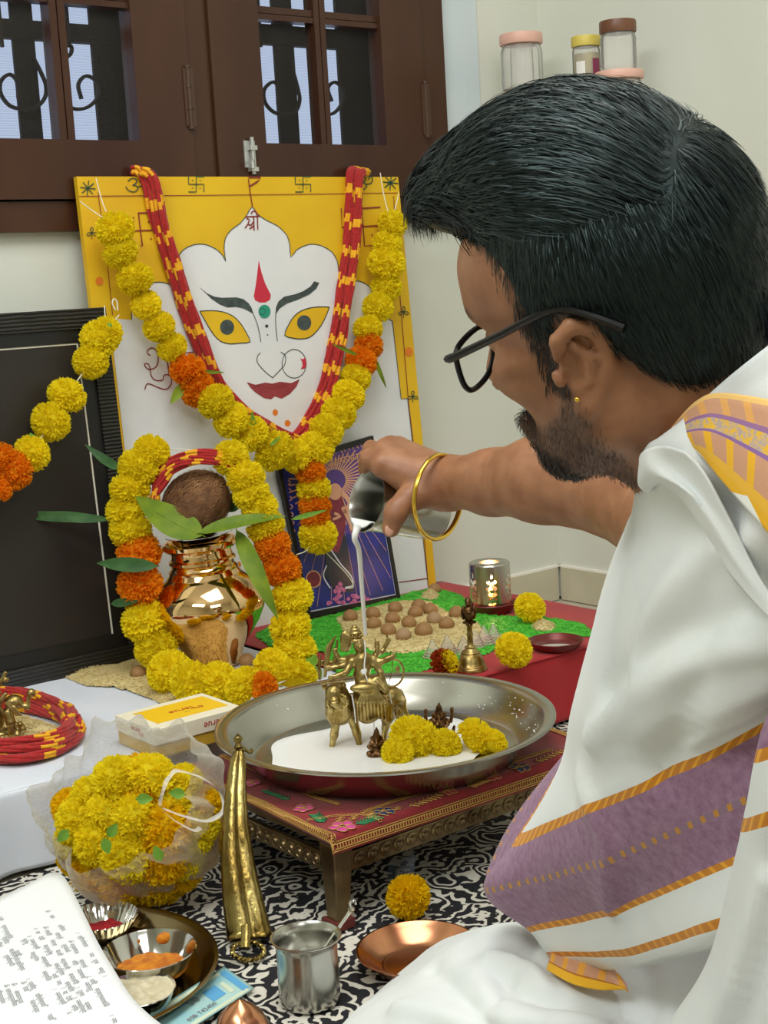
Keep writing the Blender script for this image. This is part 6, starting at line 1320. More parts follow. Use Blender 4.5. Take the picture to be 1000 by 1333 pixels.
for name, m, a, b, z0_, z1_ in (('white_label', 'jarlab2', -.95, -.25, .1, .50), ('magenta_label', 'jarlab', .30, .95, .1, .56)):
    rr_ = 19*k4*.965; HH = 46*k4; G().grid([[A(J4[0]+rr_*math.cos(a0-(-q)), J4[1]+rr_*math.sin(a0+q), z4+HH*h_) for h_ in (z0_, z1_)] for q in np.linspace(a, b, 10)]).obj(name, M[m], t4)
# ================================================================ THE PERSON
HF, HL, HU = A(-.187, .980, -.071), A(-.915, -.200, -.352), A(-.359, -.001, .933); HF = unit(HF); HU = unit(HU-HF*(HU@HF)); HL = np.cross(HU, HF)
HO = A(.746, .667, .720)
def h(x, y, z): return HO+HF*x+HL*y+HU*z
HAX = [HF, HL, HU]
M['skin'] = None
s = NT('brown_skin'); at = s.n('ShaderNodeAttribute', attribute_name='beard'); cn = s.noise(s.coord('Object'), 45, 4); base = s.ramp(cn, [(.3, lin('8a5a3c')), (.7, lin('a2714f'))])
mx = s.n('ShaderNodeMix'); mx.data_type = 'RGBA'; s.l(at.outputs['Fac'], mx.inputs[0]); s.l(base, mx.inputs[6]); mx.inputs[7].default_value = lin('4a3225'); s.l(mx.outputs[2], s.b.inputs['Base Color'])
s.b.inputs['Roughness'].default_value = .48; s.b.inputs['Subsurface Weight'].default_value = .12; s.b.inputs['Subsurface Radius'].default_value = (.012, .005, .003); s.b.inputs['Subsurface Scale'].default_value = .6; s.bump(s.noise(s.coord('Object'), 420, 3), .25, .0006); M['skin'] = s.m
M['earskin'] = M['skin']
person = thing('person', 'bearded man in glasses and white shawl, pouring milk over the brass statue', 'person', (.95, .55, 0))
S = SDF((.50, .20, 0), (1.45, 1.43, .93), .0030)
# head
S.ell(h(-.008, 0, .050), (.086, .073, .078), HAX, .01); S.ell(h(.036, 0, .044), (.066, .066, .060), HAX, .02); S.ell(h(.060, 0, .052), (.046, .052, .040), HAX, .02)
S.ell(h(.045, 0, -.018), (.046, .060, .062), HAX, .02)
for q in (-1, 1):
    S.cap(h(.0, q*.054, -.040), h(.064, q*.018, -.088), .020, .018, .024); S.cap(h(0, q*.056, -.01), h(-.002, q*.052, -.048), .020, .020, .02)
    S.ell(h(.062, q*.043, -.014), (.024, .020, .018), HAX, .014)
S.ell(h(.070, 0, -.088), (.022, .024, .020), HAX, .016); S.ell(h(.04, 0, -.075), (.045, .042, .03), HAX, .02)
S.cap(h(.087, -.030, .030), h(.087, .030, .030), .010, .010, .018)
for q in (-1, 1): S.ell(h(.098, q*.032, .010), (.014, .017, .010), HAX, .010, 'sub'); S.ell(h(.079, q*.031, .009), (.013, .0135, .012), HAX, .002)
S.cap(h(.092, 0, .018), h(.114, 0, -.028), .008, .012, .008); S.ell(h(.106, .012, -.033), (.010, .008, .007), HAX, .006); S.ell(h(.106, -.012, -.033), (.010, .008, .007), HAX, .006)
S.cap(h(.092, -.020, -.063), h(.092, .020, -.063), .0065, .0065, .006); S.cap(h(.089, -.018, -.073), h(.089, .018, -.073), .0075, .0075, .006)
# ears
for q in (-1, 1):
    c = h(-.004, q*.079, -.001); ea = unit(HL*q*.82-HF*.57); ef = unit(HF*.82+HL*q*.57); eu = unit(HU*.97-HF*.20)
    S.ell(c-ef*.006, (.016, .0055, .028), [ef, ea, eu], .006)
    hel = [c+ef*a_+eu*b_+ea*.004 for a_, b_ in ((.010, .012), (.010, .024), (.000, .031), (-.012, .026), (-.019, .012), (-.019, -.004), (-.014, -.018), (-.006, -.027))]
    S.chain(hel, [.0042, .0052, .0056, .0056, .0052, .0048, .0048, .0066], .002); S.ell(c-eu*.029-ef*.003+ea*.002, (.0085, .005, .0095), [ef, ea, eu], .004)
    S.chain([c+ef*.000+eu*.018+ea*.005, c-ef*.009+eu*.006+ea*.006, c-ef*.006-eu*.010+ea*.006], [.003, .0035, .003], .003); S.ell(c+ef*.003-eu*.001+ea*.010, (.0080, .010, .013), [ef, ea, eu], .003, 'sub'); S.ell(c+ef*.012-eu*.002+ea*.003, (.004, .004, .007), [ef, ea, eu], .003)
# neck, torso, hips, legs
NB = A(.860, .610, .555); S.cap(h(-.030, 0, -.030), NB, .056, .066, .03); S.cap(h(.0, 0, -.045), NB+A(-.01, .03, 0), .045, .05, .03)
RS, LS = A(1.020, .770, .490), A(.800, .500, .480); CH = A(.935, .625, .40); BE = A(.985, .500, .20); PV = A(1.02, .46, .115)
fw2 = unit(A(-.66, .75, 0)); sd2 = unit(RS-LS)
S.cap(NB, NB-A(0, 0, .06), .066, .075, .03); S.cap(RS-sd2*.02, LS+sd2*.02, .062, .062, .04); S.ell(CH, (.150, .095, .145), [sd2, fw2, A(0, 0, 1)], .04); S.ell(BE, (.150, .110, .14), [sd2, fw2, A(0, 0, 1)], .05); S.ell(PV, (.165, .13, .105), [sd2, fw2, A(0, 0, 1)], .05)
LK, RK = A(.915, .975, .052), A(1.30, .80, .07); LH, RH = PV-sd2*.09, PV+sd2*.09
S.cap(LH-A(0, 0, .03), LK, .078, .044, .03); S.cap(RH, RK, .088, .062, .03); S.cap(LK, A(1.16, .90, .05), .042, .034, .02); S.cap(RK, A(1.06, .93, .05), .058, .036, .02)
for P_, d_ in ((A(1.16, .90, .045), A(.7, -.2, 0)), (A(1.06, .93, .045), A(-.5, .3, 0))): S.cap(P_, P_+unit(d_)*.13, .032, .020, .015)
# right arm reaching out
SH = RS; EL = pd(806, 640, 1.55); MD = pd(705, 624, 1.635); WR = pd(585, 628, 1.765)
S.chain([SH, (SH+EL)/2, EL], [.060, .054, .049], .02); S.chain([EL, MD, pd(640, 628, 1.70), WR], [.048, .0475, .037, .0305], .015)
# left arm folded under the shawl
LE = A(.935, .56, .26); S.chain([LS, LE, A(1.02, .78, .23)], [.056, .046, .034], .02)
# the hand: palm over the pot, fingers round the far side, thumb in front
mcp = [(498, 606, 1.768), (500, 590, 1.790), (509, 583, 1.812), (520, 584, 1.832)]
for i, c in enumerate(mcp): S.cap(pd(576-2*i, 634-5*i, 1.760+.012*i), pd(*c), .0245, .0150, .016)
S.cap(pd(545, 625, 1.765), pd(505, 600, 1.785), .026, .018, .012); S.cap(WR, pd(560, 628, 1.768), .030, .027, .015)
fing = [[(498, 606, 1.768), (481, 597, 1.792), (474, 618, 1.835), (482, 640, 1.852)], [(500, 590, 1.790), (482, 586, 1.822), (480, 612, 1.862), (491, 640, 1.872)], [(509, 583, 1.812), (494, 581, 1.850), (494, 610, 1.884), (506, 638, 1.886)], [(520, 584, 1.832), (508, 585, 1.868), (511, 610, 1.896), (522, 632, 1.894)]]
for k, f_ in enumerate(fing): r = (.0112, .0115, .0108, .0095)[k]; S.chain([pd(*p) for p in f_], [r*1.18, r*1.08, r*.95, r*.85], .0035)
for k, c in enumerate(mcp): S.ell(pd(c[0]-1, c[1]-3, c[2]-.004), (.0105, .0105, .0105), None, .006)
S.chain([pd(556, 640, 1.752), pd(532, 650, 1.742), pd(516, 664, 1.735), pd(509, 688, 1.737)], [.019, .0155, .0130, .0108], .006); S.ell(pd(515, 670, 1.732), (.0128, .0128, .0128), None, .005)
V, F = S.mesh()
body = fastobj('body', V, F, M['skin'], person)
L_ = (V-HO)@np.array(HAX).T; x_, y_, z_ = L_[:, 0], L_[:, 1], L_[:, 2]
def sst(a, b, t): t = np.clip((t-a)/(b-a), 0, 1); return t*t*(3-2*t)
near = (np.linalg.norm(V-HO, axis=1) < .16)
line_z = -.012-.036*sst(.0, .065, x_)
bz = sst(0, .016, line_z-z_)*sst(-.012, .010, x_)*sst(-.118, -.106, z_)*.75
stache = sst(.012, 0, np.abs(z_+.054))*sst(.07, .085, x_)*sst(.034, .026, np.abs(y_))
goat = sst(-.072, -.082, z_)*sst(.045, .06, x_)*sst(-.118, -.108, z_)
bz = np.clip(np.maximum(bz, np.maximum(stache, goat)), 0, 1)*near
brow = sst(.0065, .002, np.abs(z_-.033-.03*np.abs(y_)*.3))*sst(.07, .08, x_)*sst(.05, .044, np.abs(y_))*sst(.008, .012, np.abs(y_))*near
at = body.data.attributes.new('beard', 'FLOAT', 'POINT'); at.data.foreach_set('value', np.maximum(bz, brow*.95).astype(np.float32))
# eyes, brows, lips colour
M['eyew'] = mat('eye_white', 'e8e2da', .25); M['iris'] = mat('dark_iris', '1d120c', .2); M['lip'] = mat('lips', '8a4f45', .5); M['nail'] = mat('finger_nail', 'c9977e', .3)
g = G(); g.ell(h(.0815, .031, .0085), (.0118, .0125, .0085), HAX, n=18, k=10); g.ell(h(.0815, -.031, .0085), (.0118, .0125, .0085), HAX, n=18, k=10); g.obj('eyes', M['eyew'], person)
g = G(); [g.ell(h(.0905, q*.031, .006), (.0032, .0050, .0050), HAX, n=12, k=8) for q in (-1, 1)]; g.obj('irises', M['iris'], person)
g = G(); g.ell(h(.0985, 0, -.0625), (.0035, .019, .0035), HAX, n=16, k=8); g.ell(h(.0965, 0, -.0735), (.004, .016, .0045), HAX, n=16, k=8); g.obj('lips', M['lip'], person)
g = G(); tn = pd(507, 690, 1.728); g.ell(tn, (.0055, .0075, .0018), [RT, UP, -FW], n=12, k=6); g.obj('thumb_nail', M['nail'], person)
g = G(); g.ell(h(.0955, .004, .062), (.0025, .006, .014), HAX, n=12, k=8); g.ell(h(.096, -.012, .060), (.0025, .004, .012), HAX, n=12, k=8); M['tilak'] = mat('sandal_paste', 'e2b023', .8); g.obj('tilak', M['tilak'], person, label='yellow paste mark on the forehead')
# ---------------------------------------------------------------- hair
s = NT('black_hair'); s.b.inputs['Roughness'].default_value = .42; s.b.inputs['Specular IOR Level'].default_value = .42; s.b.inputs['Specular Tint'].default_value = (.72, 1.0, .97, 1)
s.l(s.ramp(s.noise(s.coord('Object'), 140, 2), [(.3, lin('090b0c')), (.75, lin('13191a'))]), s.b.inputs['Base Color']); M['hair'] = s.m
M['beardhair'] = mat('dark_beard_hair', '1c1411', .6); M['stubble'] = mat('brown_stubble', '3d2a1e', .6)
S = SDF(HO-.24, HO+.24, .0030)
S.ell(h(-.014, -.002, .050), (.092, .082, .086), HAX, .01); S.ell(h(-.050, 0, .000), (.048, .060, .056), HAX, .02); S.ell(h(.010, -.010, .086), (.076, .072, .062), HAX, .02)
S.ell(h(.066, -.014, .112), (.066, .054, .034), [unit(HF-HU*.22), HL, unit(HU+HF*.22)], .03); S.ell(h(.026, -.010, .116), (.062, .056, .036), HAX, .03); S.ell(h(.102, -.012, .112), (.030, .044, .022), [unit(HF-HU*.35), HL, unit(HU+HF*.35)], .025)
fl = S.f; nn = S.n; gx = [S.lo[k]+S.h*np.arange(nn[k]) for k in range(3)]; X_, Y_, Z_ = np.meshgrid(*gx, indexing='ij', sparse=True)
hx = (X_-HO[0])*HF[0]+(Y_-HO[1])*HF[1]+(Z_-HO[2])*HF[2]; hz = (X_-HO[0])*HU[0]+(Y_-HO[1])*HU[1]+(Z_-HO[2])*HU[2]; hy = (X_-HO[0])*HL[0]+(Y_-HO[1])*HL[1]+(Z_-HO[2])*HL[2]
zl = np.interp(hx.ravel(), [-.13, -.09, -.06, -.035, -.015, .0, .018, .034, .045, .06, .09, .14, .2], [-.050, -.046, -.036, -.010, .028, .038, .020, .012, .040, .056, .074, .096, .11]).reshape(hx.shape)
zl2 = np.where(np.abs(hy) < .052, np.maximum(zl, np.where(hx > .03, .066, -1)), zl)
S.f = np.maximum(fl, (zl2-hz).astype(np.float32))
V, F = S.mesh(); hair = thing_hair = fastobj('hair', V, F, M['hair'], person)
# strands combed from the crown forward over the top, straight down at the sides and back
L_ = (V-HO)@np.array(HAX).T; Nn = np.zeros_like(V); fv = V[F]; fn = np.cross(fv[:, 2]-fv[:, 0], fv[:, 3]-fv[:, 1])
for k in range(4): np.add.at(Nn, F[:, k], fn)
Nn /= np.linalg.norm(Nn, axis=1)[:, None]+1e-12
if ((V-V.mean(0))*Nn).sum() < 0: Nn = -Nn
rs = np.random.RandomState(4); out = ((L_-A(-.02, 0, .05))*A(1, 1.2, 1.1)); ok = np.where(((V-HO-HU*.03)*Nn).sum(1) > .02)[0]
def strands(name, idx, dirf, lenf, w, seg=6, lift=.0012, droop=.0, mat_='hair', kind='stuff', parent=None):
    n = len(idx); P = V[idx]+rs.normal(0, .0012, (n, 3)); N_ = Nn[idx]; Q = L_[idx]; pts = [P]; cur = P.copy(); curN = N_.copy(); L1 = lenf(Q)
    C0 = h(-.012, -.004, .055)
    R0 = np.linalg.norm(P-C0, axis=1)
    for k in range(seg-1):
        q = (cur-HO)@np.array(HAX).T; D_ = dirf(q); Dw = D_@np.array(HAX); Dw -= curN*(Dw*curN).sum(1)[:, None]; Dw /= np.linalg.norm(Dw, axis=1)[:, None]+1e-9
        cur = cur+Dw*(L1/(seg-1))[:, None]+curN*(lift*(1 if k < 2 else .2))-HU*droop*k
        pts.append(cur.copy()); nd = cur-C0; nd /= np.linalg.norm(nd, axis=1)[:, None]; curN = .7*curN+.3*nd; curN /= np.linalg.norm(curN, axis=1)[:, None]
    P = np.stack(pts, 1); T_ = np.gradient(P, axis=1); side = np.cross(T_, N_[:, None, :]+rs.normal(0, .35, (n, 1, 3))); side /= np.linalg.norm(side, axis=2)[..., None]+1e-9
    ww = w*np.array([1.0]*(seg-2)+[.7, .12])[None, :, None]; VV = np.stack([P-side*ww/2, P+side*ww/2], 2).reshape(-1, 3)
    FF = [(b+2*k, b+2*k+1, b+2*k+3, b+2*k+2) for k in range(seg-1) for b in (0,)]; FF = (np.arange(n)*seg*2)[:, None, None]+np.array(FF)[None]; return fastobj(name, VV, FF.reshape(-1, 4), M[mat_], parent or person, kind=kind)
top = ok[(L_[ok, 2] > .085)|((L_[ok, 0] > .05)&(L_[ok, 2] > .062))]; sid = ok[(L_[ok, 2] <= .092)&(L_[ok, 0] < .075)]
def dtop(q):   # whorl at the crown, swept forward and slightly to the left
    r = q-A(-.055, .01, .0)[None]; d = rs.normal(0, .10, (len(q), 3))+np.stack([np.ones(len(q))*.9+0*q[:, 0], .28*np.sin(q[:, 0]*22)+.25*np.sign(q[:, 1]-.0)*np.clip(np.abs(q[:, 1])*14, 0, 1), .35*np.ones(len(q))-.55*sst(.07, .14, q[:, 0])], 1)
    back = sst(-.058, -.095, q[:, 0]+.15*q[:, 1])[:, None]; return d*(1-back)+np.stack([-.5*np.ones(len(q)), q[:, 1]*4, -np.ones(len(q))], 1)*back
dsid = lambda q: np.stack([-.18+.15*sst(-.03, .05, q[:, 0]), np.zeros(len(q)), -np.ones(len(q))], 1)
strands('top_hair_strands', rs.choice(top, 9000), dtop, lambda q: .018+.020*rs.rand(len(q))+.004*sst(.02, .08, q[:, 0]), .00075, 7, .0009)
strands('side_hair_strands', rs.choice(sid, 12000), dsid, lambda q: .007+.007*rs.rand(len(q)), .00055, 4, .0011)
# beard strands over the body mesh
bi = np.where(bz > .25)[0]; Vb = np.array([v for v in np.zeros((1, 3))]); Vbod = np.empty(len(body.data.vertices)*3); body.data.vertices.foreach_get('co', Vbod); Vbod = Vbod.reshape(-1, 3)+WL[person.name]; nb = np.empty(len(Vbod)*3); body.data.vertices.foreach_get('normal', nb); nb = nb.reshape(-1, 3)
V, Nn = Vbod, nb; L_ = (V-HO)@np.array(HAX).T; pr = bz/bz.sum()
if ((V[bi]-HO)*Nn[bi]).sum() < 0: Nn = -Nn
db = lambda q: np.stack([.25+0*q[:, 0], np.zeros(len(q)), -np.ones(len(q))], 1)
strands('beard_strands', rs.choice(len(V), 5200, p=pr), db, lambda q: .003+.003*rs.rand(len(q)), .00038, 4, .0008, mat_='stubble')
gp = np.maximum(stache, goat)*near; gp = gp/gp.sum(); strands('moustache_and_goatee', rs.choice(len(V), 4200, p=gp), db, lambda q: .004+.004*rs.rand(len(q)), .0005, 4, .0010, mat_='beardhair')
sb = np.where(near & (x_ > .008) & (x_ < .036) & (z_ > -.02) & (z_ < .04) & (np.abs(y_) > .05))[0]
strands('sideburn_strands', rs.choice(sb, 1600), db, lambda q: .006+.004*rs.rand(len(q)), .0005, 4, .0012, mat_='beardhair')
# ---------------------------------------------------------------- glasses, stud, bangle
M['specs'] = mat('black_acetate', '070809', .3, spec=.3)
gs_ = thing('glasses', 'black plastic rectangular glasses worn low on the face of the man', 'glasses', h(.1, 0, 0))
GO = A(.108, 0, -.004); gtilt = unit(A(-.16, 0, 1)); 
def rim(q):
    pts = []
    for u_, v_ in ((-.024, .014), (-.010, .0185), (.010, .0190), (.0245, .0155), (.0265, .004), (.0225, -.012), (.012, -.0195), (-.008, -.0195), (-.020, -.012), (-.0255, .002)):
        x = GO[0]+gtilt[0]*v_-.10*max(0, u_+.01)*1.0; pts.append(h(x, q*(.033+u_), GO[2]+gtilt[2]*v_))
    P = crom(pts+[pts[0]], 5)[:-1]; return P
for q in (-1, 1):
    P = rim(q); G().tube(P, .0021, 8, closed=True).obj('rim', M['specs'], gs_)
    c = P.mean(0); G().add(np.vstack([[c], P]), [(0, 1+i, 1+(i+1) % len(P)) for i in range(len(P))]).obj('lens', M['lens'], gs_)
    tmpl = [h(.1025, q*.0605, .0095), h(.100, q*.068, .011), h(.093, q*.0735, .0135), h(.05, q*.078, .026), h(.008, q*.080, .0385), h(-.012, q*.082, .040), h(-.032, q*.084, .034), h(-.050, q*.083, .024)]
    P = crom(tmpl, 6); G().tube(P, np.interp(np.linspace(0, 1, len(P)), [0, .15, .5, .8, 1], [.0034, .0044, .0034, .0036, .0046]), 8, flat=.7).obj('temple', M['specs'], gs_)
G().tube([h(.108, -.0095, .008), h(.112, 0, .011), h(.108, .0095, .008)], .0021, 8).obj('bridge', M['specs'], gs_)
sp_ = h(-.006, .0905, -.017); st_ = G().ell(sp_, (.0019, .0019, .0019), n=14, k=8).obj('ear_stud', M['gold'], None, label='tiny round metal stud in the left ear lobe of the man', cat='earring')
bc_ = pd(556, 640, 1.765); ba = unit(-RT*.80+FW*.55+UP*.08); bu_ = unit(np.cross(ba, UP)); bv_ = np.cross(ba, bu_)
BRR = .0510; bc_ = pd(571, 647, 1.752)
nb1 = unit(RT*.80-FW*.60-UP*.10); b1_ = unit(np.cross(nb1, UP)); b2_ = np.cross(nb1, b1_)
P = [bc_+b1_*math.cos(a)*BRR*.98+b2_*math.sin(a)*BRR for a in np.linspace(0, 2*math.pi, 72, endpoint=False)]
G().tube(P, .0034, 10, closed=True, flat=.8).obj('bangle', M['gold'], None, label='plain gold bangle around the wrist that holds the pot', cat='bangle')
# ---------------------------------------------------------------- the pouring pot and the milk
mo = pd(478, 652, 1.790); pb = pd(573, 672, 1.850); ma = unit(mo-pb); LN = float(np.linalg.norm(mo-pb)); pot = thing('steel_pot', 'small steel pot held in the hand, tipping out milk', 'pot', mo)
Rm_ = .0375
G().lathe([(0, 0), (Rm_*.62, 0), (Rm_*.74, .003), (Rm_*.84, .012), (Rm_*.90, .035), (Rm_*.93, .075), (Rm_*.95, LN-.014), (Rm_, LN-.004), (Rm_*1.06, LN), (Rm_*1.06, LN+.0012), (Rm_*1.02, LN+.001), (Rm_*.93, LN-.007), (Rm_*.90, .075), (Rm_*.87, .035), (Rm_*.80, .012), (0, .003)], pb, 96, axis=ma).obj('pot_body', M['steel'], pot)
dn = unit(-A(0, 0, 1)+ma*(ma[2])); sdm = np.cross(ma, dn); lipp = mo+dn*Rm_*.93; g = G(); Pm = []
for k, q in enumerate(np.linspace(0, 1, 12)):   # level pool of milk in the lower wall of the pot
    ph = math.radians(6+38*q); c = mo-ma*(.080*(1-q)); rr_ = Rm_*(.90+.03*q); Pm.append([c+dn*rr_*math.cos(ph)+sdm*rr_*math.sin(ph)*t for t in np.linspace(-1, 1, 15)])
ph = math.radians(44)
for k in range(4):
    q = (k+1)/4; Pm.append([mo+ma*(.001+.002*q)+dn*(Rm_*.93*((1-q)*math.cos(ph)+q*math.cos(ph*t)))+sdm*Rm_*.93*math.sin(ph*t)*(1-.0*q) for t in np.linspace(-1, 1, 15)])
g.grid(Pm); mko = g.obj('milk_in_pot', M['milk'], None, label='milk lying inside the tipped steel pot at its lip', cat='milk', kind='stuff', angle=None); sm = mko.modifiers.new('t', 'SOLIDIFY'); sm.thickness = .0015
st0 = lipp+ma*.006+dn*.001; stE = T0(440, 150, 80) if False else pd(476, 826, 1.93)
Ps = crom([st0-dn*.004, st0+dn*.012+ma*.001, st0*.8+stE*.2, st0*.5+stE*.5-ma*0, st0*.2+stE*.8, stE], 8)
G().tube(Ps, np.interp(np.linspace(0, 1, len(Ps)), [0, .08, .3, .6, 1], [.0060, .0042, .0034, .0029, .0023]), 12).obj('milk_stream', M['milk'], None, label='thin white stream of milk falling from the pot onto the brass goddess', cat='milk', kind='stuff')
g = G()
for L2 in ([(470, 230, 110), (478, 330, 120), (470, 420, 130), (480, 500, 135), (500, 560, 130)], [(640, 600, 130), (670, 660, 120), (690, 760, 70), (715, 900, 20), (720, 1000, 0)], [(370, 640, 170), (390, 760, 150), (400, 880, 120)], [(545, 880, 140), (548, 980, 100), (548, 1080, 60)], [(600, 690, 160), (640, 780, 150), (640, 850, 120)]):
    g.tube(crom([T0(*p) for p in L2], 5), 5.5*U, 6)
g.ell(T0(465, 465, 125), (26*U, 10*U, 34*U), [RT, -FW, UP], n=12, k=8); g.obj('milk_trickles', M['milk'], None, label='milk trickling down the brass goddess and lion', cat='milk', kind='stuff')
# ================================================================ CLOTHES
def bez(rows, nu, nv):
    R_ = np.array([crom(r, nu) for r in rows]); return np.stack([crom(R_[:, j], nv) for j in range(R_.shape[1])], 1)
def weave(name, stripes, uv=True):
    """white cotton; stripes: (v0, v1, colour, kind) in the cloth's own v coordinate"""
    s = NT(name); a = s.n('ShaderNodeUVMap'); a.uv_map = 'cloth'; sx = s.n('ShaderNodeSeparateXYZ'); s.l(a.outputs[0], sx.inputs[0]); v = sx.outputs[1]; u = sx.outputs[0]
    col = s.ramp(s.noise(s.coord('Object'), 9, 3), [(.3, lin('e9ece9')), (.7, lin('dfe4e4'))])
    for (v0, v1, c, kind) in stripes:
        g1 = s.n('ShaderNodeMath', operation='GREATER_THAN'); g1.inputs[1].default_value = v0; s.l(v, g1.inputs[0]); g2 = s.n('ShaderNodeMath', operation='LESS_THAN'); g2.inputs[1].default_value = v1; s.l(v, g2.inputs[0]); mk = s.n('ShaderNodeMath', operation='MULTIPLY'); s.l(g1.outputs[0], mk.inputs[0]); s.l(g2.outputs[0], mk.inputs[1]); fac = mk.outputs[0]
        cc_ = None
        if kind == 'checks':
            w = s.n('ShaderNodeMath', operation='MULTIPLY'); w.inputs[1].default_value = 420; s.l(u, w.inputs[0]); sn = s.n('ShaderNodeMath', operation='SINE'); s.l(w.outputs[0], sn.inputs[0]); cc_ = s.ramp(sn.outputs[0], [(.3, lin('c97f12')), (.8, lin(c))])
            if c == 'b9802f': cc_ = s.ramp(sn.outputs[0], [(.4, lin('8f7287')), (.6, lin('c58a35'))])
        elif kind == 'mottle':
            mp = s.coord('Object', (1, 1, 1)); cc_ = s.ramp(s.noise(mp, 130, 5, .7), [(.3, lin('845a78')), (.7, lin('a4829a'))])
        elif kind == 'rib':
            w = s.n('ShaderNodeMath', operation='MULTIPLY'); w.inputs[1].default_value = 330; s.l(u, w.inputs[0]); sn = s.n('ShaderNodeMath', operation='SINE'); s.l(w.outputs[0], sn.inputs[0]); cc_ = s.ramp(sn.outputs[0], [(.35, lin('cf9a78')), (.65, lin(c))])
        elif kind == 'tri':
            # row of yellow and white triangles
            w = s.n('ShaderNodeMath', operation='MULTIPLY'); w.inputs[1].default_value = 17; s.l(u, w.inputs[0]); fr = s.n('ShaderNodeMath', operation='PINGPONG'); fr.inputs[1].default_value = .5; s.l(w.outputs[0], fr.inputs[0]); mr = s.n('ShaderNodeMapRange'); mr.inputs['From Min'].default_value = v0; mr.inputs['From Max'].default_value = v1; mr.inputs['To Max'].default_value = .5; s.l(v, mr.inputs[0]); gt = s.n('ShaderNodeMath', operation='GREATER_THAN'); s.l(fr.outputs[0], gt.inputs[0]); s.l(mr.outputs[0], gt.inputs[1]); cc_ = s.ramp(gt.outputs[0], [(.4, lin('f0f0ea')), (.6, lin('efb41a'))], 'CONSTANT')
        elif kind == 'fleck': cc_ = s.ramp(s.noise(s.coord('Object'), 260, 3, .7), [(.42, lin('b9a49a')), (.5, lin('cdb08a')), (.58, lin('e9b62c'))])
        m = s.n('ShaderNodeMix'); m.data_type = 'RGBA'; s.l(fac, m.inputs[0]); s.l(col, m.inputs[6])
        if cc_ is not None: s.l(cc_, m.inputs[7])
        else: m.inputs[7].default_value = lin(c)
        col = m.outputs[2]
    s.l(col, s.b.inputs['Base Color']); s.b.inputs['Roughness'].default_value = .85; s.b.inputs['Sheen Weight'].default_value = .15
    s.bump(s.noise(s.coord('Object'), 900, 2), .25, .0006); return s.m
def cloth(name, rows, nu, nv, m, vkeys=None, fold=.004, seed=0., thick=.0016, wr=(14, 30), creases=(), **kw):
    """rows of (px, py, distance); vkeys gives the cloth's v value at every row"""
    W_ = [[pd(*p) if len(p) == 3 else np.array(p[:3]) for p in r] for r in rows]; P = bez(W_, nu, nv); a_, b_ = P.shape[:2]
    du = np.gradient(P, axis=0); dv = np.gradient(P, axis=1); N_ = np.cross(du, dv); N_ /= np.linalg.norm(N_, axis=2)[..., None]+1e-9
    nz = noise3(P*A(1, 1, .55), wr[0], seed)*fold+np.abs(noise3(P*A(1, 1, .4), wr[1], seed+5))*fold*.45
    edge_ = np.minimum(1, np.minimum(np.arange(a_)[:, None], (a_-1-np.arange(a_))[:, None])/4); P = P+N_*(nz*edge_)[..., None]
    for pl_, wd__, ht_ in creases:
        C_ = crom([P.reshape(-1, 3)[np.argmin(((P.reshape(-1, 3)-CAMLOC-ray(cx__, cy__)*(((P.reshape(-1, 3)-CAMLOC)@FW)[:, None]))**2).sum(1))] for cx__, cy__ in pl_], 8)
        D2 = np.min(np.linalg.norm(P[:, :, None, :]-C_[None, None], axis=3), axis=2); P = P+N_*(np.exp(-(D2/wd__)**2)*ht_*edge_)[..., None]
    P[..., 2] = np.maximum(P[..., 2], .003)
    g = G().grid(P); o = g.obj(name, m, person, angle=None, **kw)
    uv = o.data.uv_layers.new(name='cloth'); vk = vkeys or list(np.linspace(0, 1, len(rows))); vv = np.interp(np.linspace(0, len(rows)-1, a_), range(len(rows)), vk)
    arc = np.concatenate([np.zeros((a_, 1)), np.cumsum(np.linalg.norm(np.diff(P, axis=1), axis=2), 1)], 1)
    li = np.empty(len(o.data.loops), np.int32); o.data.loops.foreach_get('vertex_index', li); U_ = arc.ravel()[li]; V_ = np.repeat(vv, b_)[li]; uv.data.foreach_set('uv', np.stack([U_*1.0, V_], 1).ravel())
    sm = o.modifiers.new('thick', 'SOLIDIFY'); sm.thickness = thick; sm.offset = 0; return o
M['shawl'] = weave('white_shawl_cotton', [(.60, .618, 'e9a320', 'checks'), (.618, .795, 'x', 'mottle'), (.692, .704, 'b9802f', 'checks'), (.795, .812, 'e9a320', 'checks'), (.895, .911, 'e0982a', 'checks')])
